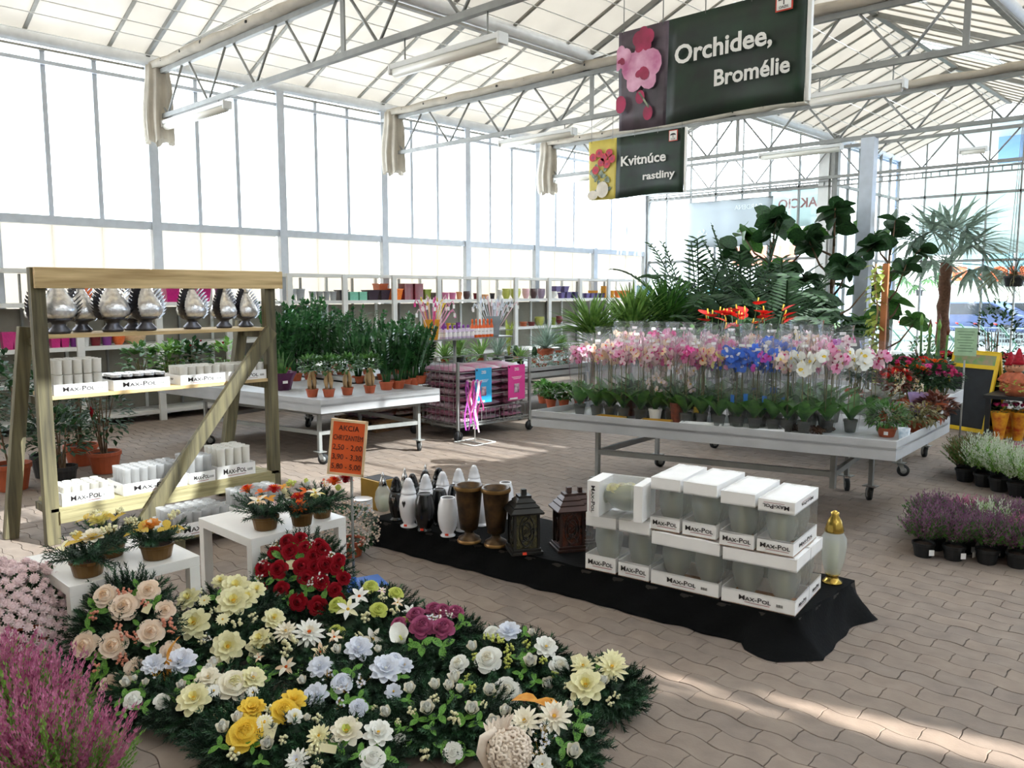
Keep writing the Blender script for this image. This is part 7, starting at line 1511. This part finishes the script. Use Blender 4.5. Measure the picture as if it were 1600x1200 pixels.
# ---- plaster angel lying among the flowers
PLAS = mat('ivory_plaster', 'E4D2C0', .7, var=.08, scale=20, bump=.2, col2='F0E4D6')
random.seed(7); c = G(797, 1178, .12); s_ = size(c, 36); t = thing('plaster_angel', 'ivory plaster angel with curly hair and folded wing, bottom right of the wreaths', 'figurine', (c.x, c.y, 0))
b = MB(); b.sphere((0, 0, .13), s_ * .86, 18, 12, (1, 1, 1)); f_ = -FH * .8 + V((0, 0, .3)); b.sphere(V((0, 0, .12)) + (-_r * .5 - FH * .7).normalized() * s_ * .85, s_ * .16, 8, 6); b.sphere(V((0, 0, .1)) + (-_r * .8 - FH * .2).normalized() * s_ * .9, s_ * .1, 8, 6); b.build('head', PLAS, t)
b = MB()
for k in range(110):
    u = 1 - 1.5 * (k + .5) / 110 + uni(-.04, .04); u = min(u, 1); a = k * 2.4 + uni(-.25, .25); q = math.sqrt(1 - u * u); d = V((q * math.cos(a), q * math.sin(a), u)); x = d.cross(V((.1, .3, 1))).normalized(); y = d.cross(x); c0 = V((0, 0, .13)) + d * s_ * .9; rr = s_ * uni(.1, .2)
    b.tube([c0 + (x * math.cos(g_) + y * math.sin(g_)) * rr * (1 - g_ / 9) + d * (g_ * .0012) for g_ in (0, 1, 2, 3, 4, 5, 6)], s_ * .075, 5)
b.build('curly_hair', PLAS, t); b = MB(); b.tube([V((0, 0, .02)), V((0, 0, .05)), V((0, 0, .1))], [s_ * 1.0, s_ * .8, s_ * .4], 12); b.build('shoulders', PLAS, t)
b = MB(); arc = [(-.95, .1, .07), (-1.25, .1, .12), (-1.15, .15, .17), (-.6, .3, .2)]; b.tube([_r * (x * s_) + FH * (y * s_) + V((0, 0, z)) for x, y, z in arc], [s_ * .22, s_ * .24, s_ * .22, s_ * .14], 10)
for k in range(7): q = _r * ((-.9 + k * .13) * s_) + FH * (.25 * s_) + V((0, 0, .17 + .006 * k)); b.leaf(q, _r * (-.3 + .1 * k) + V((0, 0, .9)) + FH * .2, s_ * .7, s_ * .28, 3, .1)
b.build('wing', PLAS, t); b = MB(); b.sphere(-_r * s_ * 1.9 + V((0, 0, .03)), s_ * .5, 12, 8, (1.3, 1, .6)); b.build('folded_arm', PLAS, t)
# ================================================================ black draped plinth with grave lamps, urns, lanterns and boxed lamps
ZP = .18
DR = mat('black_cloth', '08090A', .8, var=.25, scale=4, bump=.3, bscale=60, spec=.12)
e0, e1 = G(1244, 966, ZP), G(583, 809, ZP); e2 = G(1336, 906, ZP); du = (e0 - e1).normalized(); dv = V((-du.y, du.x, 0)); WPL = .68
core = [e1, e0, e2, e1 + dv * WPL]; cc = sum(core, V((0, 0, 0))) / 4; t = thing('draped_plinth', 'long low plinth draped in crumpled black cloth', 'plinth', (cc.x, cc.y, 0))
MB().prism([(p.x - cc.x, p.y - cc.y) for p in core], .0, ZP - .012).build('platform', mat('dark_board', '2A2622', .8), t)
b = MB(); L = (e0 - e1).length; loop = []
def edge(a, b_, n): return [a.lerp(b_, i / n) for i in range(n)]
ring = edge(core[0], core[1], 70) + edge(core[1], core[2], 16) + edge(core[2], core[3], 60) + edge(core[3], core[0], 16); N = len(ring); vs = []; random.seed(12)
for j in range(8):
    for i, p in enumerate(ring):
        o_ = (p - cc); n_ = None
        if i < 70: n_ = -dv
        elif i < 86: n_ = du
        elif i < 146: n_ = dv
        else: n_ = -du
        u = j / 7; ff = .5 + .5 * math.sin(i * .55 + math.sin(i * .21) * 2); cor = 2.2 if 64 < i < 88 else .6
        out = u * .02 + (u ** 2) * (.03 + .03 * ff) * cor + .006 * math.sin(i * 1.3 + j)
        vs.append(p - cc + n_ * out - V((0, 0, ZP)) * 0 + V((0, 0, ZP - (ZP - .004) * u + .006 * math.sin(i * .9 + j * 1.4) * math.sin(math.pi * u))))
b.s = True; b.add([(v.x, v.y, v.z) for v in vs], [(j * N + i, (j + 1) * N + i, (j + 1) * N + (i + 1) % N, j * N + (i + 1) % N) for j in range(7) for i in range(N)])
b.s = False; top = [(v.x, v.y, v.z) for v in vs[:N]]; b.add(top, [tuple(range(N))])
for v in range(len(b.v)):
    x, y, z = b.v[v]; b.v[v] = (x, y, max(.003, min(z, ZP)))
b.build('black_drape', DR, t)
CER_B = mat('black_glaze', '0C0D0F', .22, var=.3, coat=.25); CER_W = mat('white_glaze', 'E6E6EA', .2, var=.02, coat=.5); BRZ = mat('antiqued_bronze', '2E2116', .4, .5, var=.5, scale=12, col2='5C4428', bump=.2); BRZ2 = mat('rubbed_bronze_edge', '8A6A40', .35, .7, var=.2)
STK = mat('orange_red_sticker', 'F04A30', .5, var=.02); LANB = mat('black_lantern_metal', '24221F', .45, .4, var=.3); LANR = mat('brown_lantern_metal', '3E2A24', .4, .5, var=.3); PANE = mat('dark_ornament_glass', '1E1C16', .2, var=.7, scale=26, col2='565030', bump=.5); PANER = mat('red_ornament_glass', '1E1412', .2, var=.7, scale=26, col2='5A2C1C', bump=.5)
GCL = film('clear_pressed_glass', 'F4F8F6', .9, .08, 'F6F8F4', .27, wrinkle=.5); WAXC = mat('cream_candle', 'E2DEC8', .6, var=.05, tr=.2)
def sticker(t, r, z=.03): MB().box((r * .6, -r * .85, z), (.022, .003, .014), Matrix.Rotation(.6, 3, 'Z')).build('price_sticker', STK, t)
def vessel(x, yb, yt, wpx, prof, m, lab, nm, cat, extra=None, stk=False, fn=None, z=ZP, foot=None):
    p = G(x, yb, z); h = zat(p, yt) - z; r = size(p, wpx) / 2; t = thing(nm, lab, cat, (p.x, p.y, z + .0005), uni(-.3, .3)); mx = max(a for a, _ in prof)
    MB().lathe([(a / mx * r, b_ * h) for a, b_ in prof], 26, fn=fn).build('body', m, t)
    if extra: extra(t, r, h)
    if stk: sticker(t, r * (prof[0][0] / mx), .02)
    return t, r, h
VASE = [(.72, 0), (.75, .02), (.6, .06), (.55, .09), (.8, .2), (.98, .4), (1, .6), (.9, .82), (.72, .96), (.7, 1), (.6, 1), (.58, .9), (.0001, .86)]
LAMP = [(.85, 0), (.88, .02), (.6, .05), (.55, .08), (.85, .22), (.98, .42), (.9, .58), (.72, .68)]
def lid(m):
    def f(t, r, h):
        MB().lathe([(r * .76, h * .68), (r * .8, h * .7), (r * .74, h * .74), (r * .56, h * .86), (r * .6, h * .87), (r * .4, h * .94), (r * .42, h * .95), (r * .2, h), (.0001, h)], 22).build('lid', m, t)
        q = MB(); q.add([(-.0 + r * .0, -r * 1.0, h * .42), (r * .22, -r * .98, h * .52), (r * .14, -r * .97, h * .57), (0, -r * 1.0, h * .54), (-r * .14, -r * .97, h * .57), (-r * .22, -r * .98, h * .52)], [(0, 1, 2, 3, 4, 5)]); q.move(Matrix.Rotation(.5, 4, 'Z')); q.build('heart_window', INK if m is CER_W else CHROME, t)
    return f
def hollow(t, r, h): MB().lathe([(r * .58, h * .985), (.0001, h * .97)], 18, cap=False).build('mouth_shade', INK, t)  # black disc across the opening stands in for the shade within
random.seed(3)
B_ = 'black glazed vase '; W__ = 'white glazed vase '
vessel(664, 829, 771, 32, VASE, CER_B, B_ + 'with a red sticker at the front of the plinth', 'glazed_vase', 'vase', hollow, True)
vessel(687, 820, 764, 26, VASE, CER_B, B_ + 'behind the front white vase', 'glazed_vase', 'vase', hollow)
vessel(711, 812, 758, 24, VASE, CER_B, B_ + 'half hidden by the left bronze urn', 'glazed_vase', 'vase', hollow)
vessel(700, 837, 777, 32, VASE, CER_W, W__ + 'with a red sticker, frontmost', 'glazed_vase', 'vase', hollow, True)
vessel(722, 829, 772, 28, VASE, CER_W, W__ + 'directly behind the frontmost white one', 'glazed_vase', 'vase', hollow)
vessel(752, 821, 765, 26, VASE, CER_W, W__ + 'seen between the two bronze urns', 'glazed_vase', 'vase', hollow)
vessel(766, 812, 758, 24, VASE, CER_W, W__ + 'with only its rim above the right bronze urn', 'glazed_vase', 'vase', hollow)
vessel(790, 809, 753, 26, VASE, CER_W, W__ + 'rightmost, behind the right bronze urn', 'glazed_vase', 'vase', hollow)
for i, (x, yb, yt, w_) in enumerate(((639, 822, 747, 30), (666, 811, 741, 27), (692, 803, 737, 26), (717, 795, 732, 25), (741, 788, 727, 24))): vessel(x, yb, yt, w_, LAMP, CER_W, 'white ceramic grave lamp with tiered lid, %s from the front' % ROWS[i], 'ceramic_grave_lamp', 'lantern', lid(CER_W), i == 0)
for i, (x, yb, yt, w_) in enumerate(((620, 812, 745, 25), (645, 800, 740, 24), (665, 791, 735, 24), (686, 783, 731, 24))): vessel(x, yb, yt, w_, LAMP, CER_B, 'black ceramic grave lamp with lid, %s from the left' % ROWS[i], 'ceramic_grave_lamp', 'lantern', lid(CER_B))
def silvertop(t, r, h): MB().lathe([(r * .5, h * .62), (r * .36, h * .78), (r * .16, h * .88), (r * .2, h * .92), (r * .1, h * .96), (.0001, h)], 14, fn=lambda a, z: 1 + .1 * math.sin(a * 5)).build('silver_top', CHROME, t); MB().lathe([(r * .55, .005), (r * .5, h * .35), (.0001, h * .36)], 12).build('candle', WAXC, t)
GL = [(.6, 0), (.62, .02), (.8, .1), (1, .3), (.85, .5), (.5, .64)]
for x, yb, yt, w_, lab in ((599, 798, 737, 26, 'clear glass lamp with silver pointed top, leftmost on the plinth'), (633, 788, 730, 22, 'clear glass lamp with silver top behind the black ceramic ones'), (665, 780, 725, 22, 'clear glass lamp with silver top, rearmost in the middle')): vessel(x, yb, yt, w_, GL, GCL, lab, 'glass_grave_lamp', 'lantern', silvertop, fn=lambda a, z: 1 + .03 * math.sin(a * 10))
URN = [(.78, 0), (.8, .03), (.72, .05), (.74, .08), (.4, .13), (.3, .17), (.34, .2), (.6, .23), (.72, .45), (.85, .75), (.9, .9), (1, .93), (1, .97), (.94, 1), (.8, .99), (.7, .8), (.0001, .78)]
def urn_x(t, r, h): MB().lathe([(r * 1.0, h * .925), (r * 1.03, h * .95), (r * 1.0, h * .985)], 26, cap=False).build('rim_band', BRZ2, t); MB().lathe([(r * .8, h * .0), (r * .83, h * .025), (r * .75, h * .05)], 26, cap=False).build('foot_band', BRZ2, t)
vessel(733, 846, 757, 46, URN, BRZ, 'dark bronze urn with footed base, left one of the two', 'bronze_urn', 'vase', urn_x); vessel(775, 852, 761, 46, URN, BRZ, 'dark bronze urn with footed base, right one of the two', 'bronze_urn', 'vase', urn_x)
def lantern(x, yb, yt, wpx, m, pm, lab, stk=False):
    p = G(x, yb, ZP); h = zat(p, yt) - ZP; w_ = size(p, wpx) * .72; t = thing('grave_lantern', lab, 'lantern', (p.x, p.y, ZP + .0005), R(58)); a = w_ / 2
    b = MB(); b.box((0, 0, h * .02), (w_ * 1.25, w_ * 1.25, h * .04)); b.box((0, 0, h * .06), (w_ * 1.12, w_ * 1.12, h * .05)); b.build('base', m, t, bevel=.002)
    for i in (-1, 1):
        for j in (-1, 1): MB().box((i * a * .92, j * a * .92, h * .36), (w_ * .1, w_ * .1, h * .58)).build('corner_post', m, t)
    for k in range(4):
        M_ = Matrix.Rotation(k * math.pi / 2, 4, 'Z'); b = MB(); b.box((0, -a * .9, h * .36), (w_ * .84, .003, h * .56)); b.move(M_); pn = b.build('side_pane', pm, t)
        b = MB()
        for ring_, sc in ((0, 1), (1, .6)):
            pts = [V((sc * a * .6 * math.cos(g_ * math.pi / 6), -a * .95, h * .36 + sc * h * .24 * math.sin(g_ * math.pi / 6))) for g_ in range(13)]; b.tube(pts, .0035, 4, False)
        for q in range(5): b.tube([(0, -a * .95, h * (.14 + q * .1)), (a * .3 * (-1) ** q, -a * .96, h * (.2 + q * .1)), (0, -a * .95, h * (.24 + q * .1))], .003, 4, False)
        b.move(M_); b.build('scrollwork', m, pn)
    b = MB(); prof = [(1.28, .63), (1.32, .66), (1.0, .72), (1.02, .74), (.75, .79), (.77, .81), (.5, .86), (.5, .9)]
    vs = [(s0 * a * r_, s1 * a * r_, h * z) for r_, z in prof for s0, s1 in ((-1, -1), (1, -1), (1, 1), (-1, 1))]; b.add(vs, [(4 * i + k, 4 * i + (k + 1) % 4, 4 * i + 4 + (k + 1) % 4, 4 * i + 4 + k) for i in range(7) for k in range(4)] + [(3, 2, 1, 0), (28, 29, 30, 31)]); b.build('stepped_roof', m, t, bevel=.001)
    MB().box((0, 0, h * .94), (w_ * .2, w_ * .2, h * .1)).build('cap', m, t, bevel=.003); MB().lathe([(a * .4, h * .08), (a * .4, h * .4), (.0001, h * .41)], 12).build('candle', WAXC, t)
    if stk: MB().box((-.02, -a * 1.27, h * .03), (.025, .003, .015)).build('price_sticker', STK, t)
    return t
lantern(818, 860, 763, 56, LANB, PANE, 'black metal lantern with scrollwork panes and red sticker', True); lantern(888, 856, 760, 54, LANR, PANER, 'brown metal lantern with reddish scrollwork panes', False); lantern(905, 846, 760, 46, LANR, PANER, 'brown metal lantern mostly hidden by the box wall', False)
# plain boxes at the far left end
p = G(576, 782, ZP - .18); 
t = thing('gold_tin', 'shallow gold tin at the left end of the plinth', 'tin', (G(578, 795).x, G(578, 795).y + .1, 0)); MB().box((0, 0, .12), (.24, .2, .24)).build('body', mat('gold_card', 'A8843A', .35, .5), t, bevel=.004); MB().box((0, 0, .2415), (.2, .17, .003)).build('dark_lid', INK, t)
p = G(566, 806); t = thing('plate_stack', 'stack of white plates beside the gold tin', 'plates', (p.x, p.y, 0)); [MB().lathe([(.07, 0), (.085, .012), (.08, .014), (.0001, .01)], 22, (0, 0, .014 * k)).build('plate', CER_W, t) for k in range(10)]
# brass topped glass lamp at the right end
BRS = mat('polished_brass', 'B89A4C', .2, .9, var=.15)
def brass(t, r, h):
    MB().lathe([(r * .8, 0), (r * .82, h * .02), (r * .5, h * .06), (r * .45, h * .1), (r * .6, h * .13)], 20).build('brass_foot', BRS, t); MB().lathe([(r * .72, h * .7), (r * .76, h * .73), (r * .55, h * .86), (r * .3, h * .93), (r * .34, h * .97), (.0001, h)], 20).build('brass_lid', BRS, t); MB().lathe([(r * .4, h * .15), (r * .4, h * .55), (.0001, h * .56)], 14).build('candle', WAXC, t)
vessel(1300, 910, 797, 38, [(.55, .12), (.6, .15), (.85, .3), (1, .5), (.98, .62), (.7, .7)], GCL, 'pressed glass lamp with brass lid and foot at the right end', 'glass_grave_lamp', 'lantern', brass, fn=lambda a, z: 1 + .03 * math.sin(a * 12))
# ---- boxed glass lamps
FILMB = film('box_window_film', 'FFFFFF', .9, .06, 'E8ECEE', .07, wrinkle=.5)
def glass_lamp(p, r, h, lab, grp=None, rot=None):
    t = thing('boxed_glass_lamp', lab, 'lantern', p, 0, grp); MB().lathe([(r * .5, 0), (r * .55, h * .04), (r * .42, h * .1), (r * .8, h * .3), (r, h * .6), (r * .95, h * .85), (r * .7, h)], 22, fn=lambda a, z: 1 + .04 * abs(math.sin(a * 5)), cap=False).build('glass', GCL, t)
    MB().lathe([(r * .3, h * .1), (r * .3, h * .8), (.0001, h * .81)], 14).build('candle', WAXC, t); MB().lathe([(r * .6, 0), (r * .6, h * .07), (.0001, h * .08)], 16).build('foot', mat('lamp_foot_glass', 'A8B0A8', .2), t)
    if rot: t.rotation_euler = rot
    return t
def film_box(pl, pr, yt, z0, dep, lab, n=1, txt=True, flip=False, side=False, band=.27, cap_=.23, bar=False):
    a, b_ = G(*pl, z0), G(*pr, z0); u = (b_ - a).normalized(); v = V((-u.y, u.x, 0)); W = (b_ - a).length; h = zat(a, yt) - z0; c = a + u * W / 2 + v * dep / 2; rz = math.atan2(u.y, u.x); W -= .006
    t = thing('lamp_box', lab, 'box', (c.x, c.y, z0 + .0008), rz); th = .004; hb, hc = h * band, h * cap_
    MB().box((0, 0, th / 2), (W, dep, th)).build('bottom', CARD, t)
    for s_ in (-1, 1): MB().box((0, s_ * dep / 2 - s_ * .002, hb / 2), (W, th, hb)).build('lower_panel', WHITE, t); MB().box((s_ * W / 2 - s_ * .002, 0, hb / 2), (th, dep - .008, hb)).build('lower_panel', WHITE, t); MB().box((0, s_ * dep / 2 - s_ * .002, h - hc / 2), (W, th, hc)).build('upper_panel', WHITE, t); MB().box((s_ * W / 2 - s_ * .002, 0, h - hc / 2), (th, dep - .008, hc)).build('upper_panel', WHITE, t)
    q = MB(); nn = 6; vs = [(-W / 2 + W * i / nn, -dep / 2 + dep * j / nn, h - .003 + .004 * math.sin(i * 1.9 + j * 1.3 + W * 30)) for i in range(nn + 1) for j in range(nn + 1)]; q.s = True; q.add(vs, [(i * 7 + j, i * 7 + 7 + j, i * 7 + 8 + j, i * 7 + 1 + j) for i in range(nn) for j in range(nn)]); o = q.build('crumpled_top', WHITE, t); s_ = o.modifiers.new('solid', 'SOLIDIFY'); s_.thickness = .003
    q = MB(); zz0, zz1 = hb * .9, h - hc * .9; q.add([(-W / 2, -dep / 2, zz0), (W / 2, -dep / 2, zz0), (W / 2, -dep / 2, zz1), (-W / 2, -dep / 2, zz1), (W / 2, dep / 2, zz0), (W / 2, dep / 2, zz1), (-W / 2, dep / 2, zz0), (-W / 2, dep / 2, zz1)], [(0, 1, 2, 3), (1, 4, 5, 2), (4, 6, 7, 5), (6, 0, 3, 7)]); q.build('clear_window', FILMB, t)
    if txt: maxpol(t, (-W * .04 if bar else 0, -dep / 2 - .0025, hb * .52), (1, 0, 0), (0, 0, 1), hb * .32, min(W * .82, hb * 2.1)); 
    if bar: barcode(t, (W * .3, -dep / 2 - .002, hb * .45), (1, 0, 0), hb * .45)
    if flip: maxpol(t, (0, -dep / 2 - .0025, h - hc * .5), (-1, 0, 0), (0, 0, -1), hc * .34, W * .72)
    if side: maxpol(t, (W / 2 + .0025, 0, hb * .5), (0, 1, 0), (0, 0, 1), hb * .24, dep * .55)
    if flip: maxpol(t, (W / 2 + .0025, 0, h - hc * .5), (0, -1, 0), (0, 0, -1), hc * .24, dep * .5)
    for k in range(n):
        r = min(W / n, dep) * .42
        for j in range(2 if dep > .3 else 1):
            q = c + u * (W * ((k + .5) / n - .5)) + v * ((-.25 + .5 * j) * dep if dep > .3 else 0); glass_lamp((q.x, q.y, z0 + .006), r, h * .8, 'glass lamp with cream candle, box ' + lab.split(', ')[1] + (', %s' % ('left', 'right')[k] if n > 1 else '') + (', %s' % ('front', 'back')[j] if dep > .3 else ''), 'lamps inside the ' + lab[:40])
    return t, z0 + h + .006
ww = 'clear windowed lamp box, '
A__, zA = film_box((914, 888), (962, 898), 800, ZP, .22, ww + 'leftmost of the bottom row')
film_box((965, 899), (1014, 910), 809, ZP, .22, ww + 'second of the bottom row')
C__, zC = film_box((1016, 911), (1123, 936), 830, ZP, .24, ww + 'wide one in the middle of the bottom row', 2, bar=True)
D__, zD = film_box((1126, 938), (1243, 964), 854, ZP, .24, ww + 'wide one at the right front corner', 2, bar=True, side=True)
a, b_ = G(1126, 938, ZP), G(1243, 964, ZP)
u = (b_ - a).normalized(); v = V((-u.y, u.x, 0)); 
def pxy(p): q = p - CP; return (800 + FPX * q.dot(_r) / q.dot(_f), 600 - FPX * q.dot(_u) / q.dot(_f))
r0 = a + v * .25; r1 = b_ + v * .25; h0 = pxy(V((r0.x, r0.y, zD))); film_box(pxy(r0), pxy(r1), pxy(V((r0.x, r0.y, zD - .01)))[1], ZP, .22, ww + 'behind the one at the right front corner', 2, side=True)
c0, c1 = G(1016, 911, ZP) + v * .25, G(1123, 936, ZP) + v * .25; film_box(pxy(c0), pxy(c1), pxy(V((c0.x, c0.y, zC - .01)))[1], ZP, .22, ww + 'hidden behind the wide middle one', 2, txt=False)
film_box((1015, 826), (1062, 834), 745, zC, .4, ww + 'first of four in the top row'); film_box((1065, 835), (1119, 845), 752, zC, .4, ww + 'second of four in the top row')
film_box((1123, 851), (1178, 861), 766, zD, .4, ww + 'third of four in the top row'); film_box((1181, 861), (1240, 872), 778, zD, .4, ww + 'rightmost of the top row with upside down print', flip=True, side=True)
# the box that lies on its side
a, b_ = G(917, 806, zA), G(1003, 818, zA); u = (b_ - a).normalized(); W = (b_ - a).length; v = V((-u.y, u.x, 0)); dep, h = .22, .2; c = a + u * W / 2 + v * dep / 2
t = thing('lamp_box', 'lamp box lying on its side on top of the two leftmost boxes', 'box', (c.x, c.y, zA + .001), math.atan2(u.y, u.x))
MB().box((-W / 2 + .035, 0, h / 2), (.07, dep, h)).build('printed_end', WHITE, t, bevel=.002); MB().box((W / 2 - .025, 0, h / 2), (.05, dep, h)).build('plain_end', WHITE, t, bevel=.002); maxpol(t, (-W / 2 + .035, -dep / 2 - .0025, h / 2), (0, 0, -1), (1, 0, 0), .022, h * .75)
q = MB(); q.box((0, 0, h / 2), (W - .13, dep - .004, h - .006)); q.build('clear_window', FILMB, t); MB().box((0, dep / 2, h / 2), (W, .003, h)).build('rear_panel', WHITE, t)
q = glass_lamp((c.x - .1 * u.x, c.y - .1 * u.y, zA + .1), .07, .2, 'glass lamp with white rose lying inside the box on its side', None, (0, R(90), math.atan2(u.y, u.x)))
o = q; b = MB(); 
for k in range(3): put_bloom(q, bloom('rose', F_IVORY, F_CREAM), 'rose', (-.06, -.03 + .03 * k, .06 + .04 * k), (-1, -.5, .1), .035)
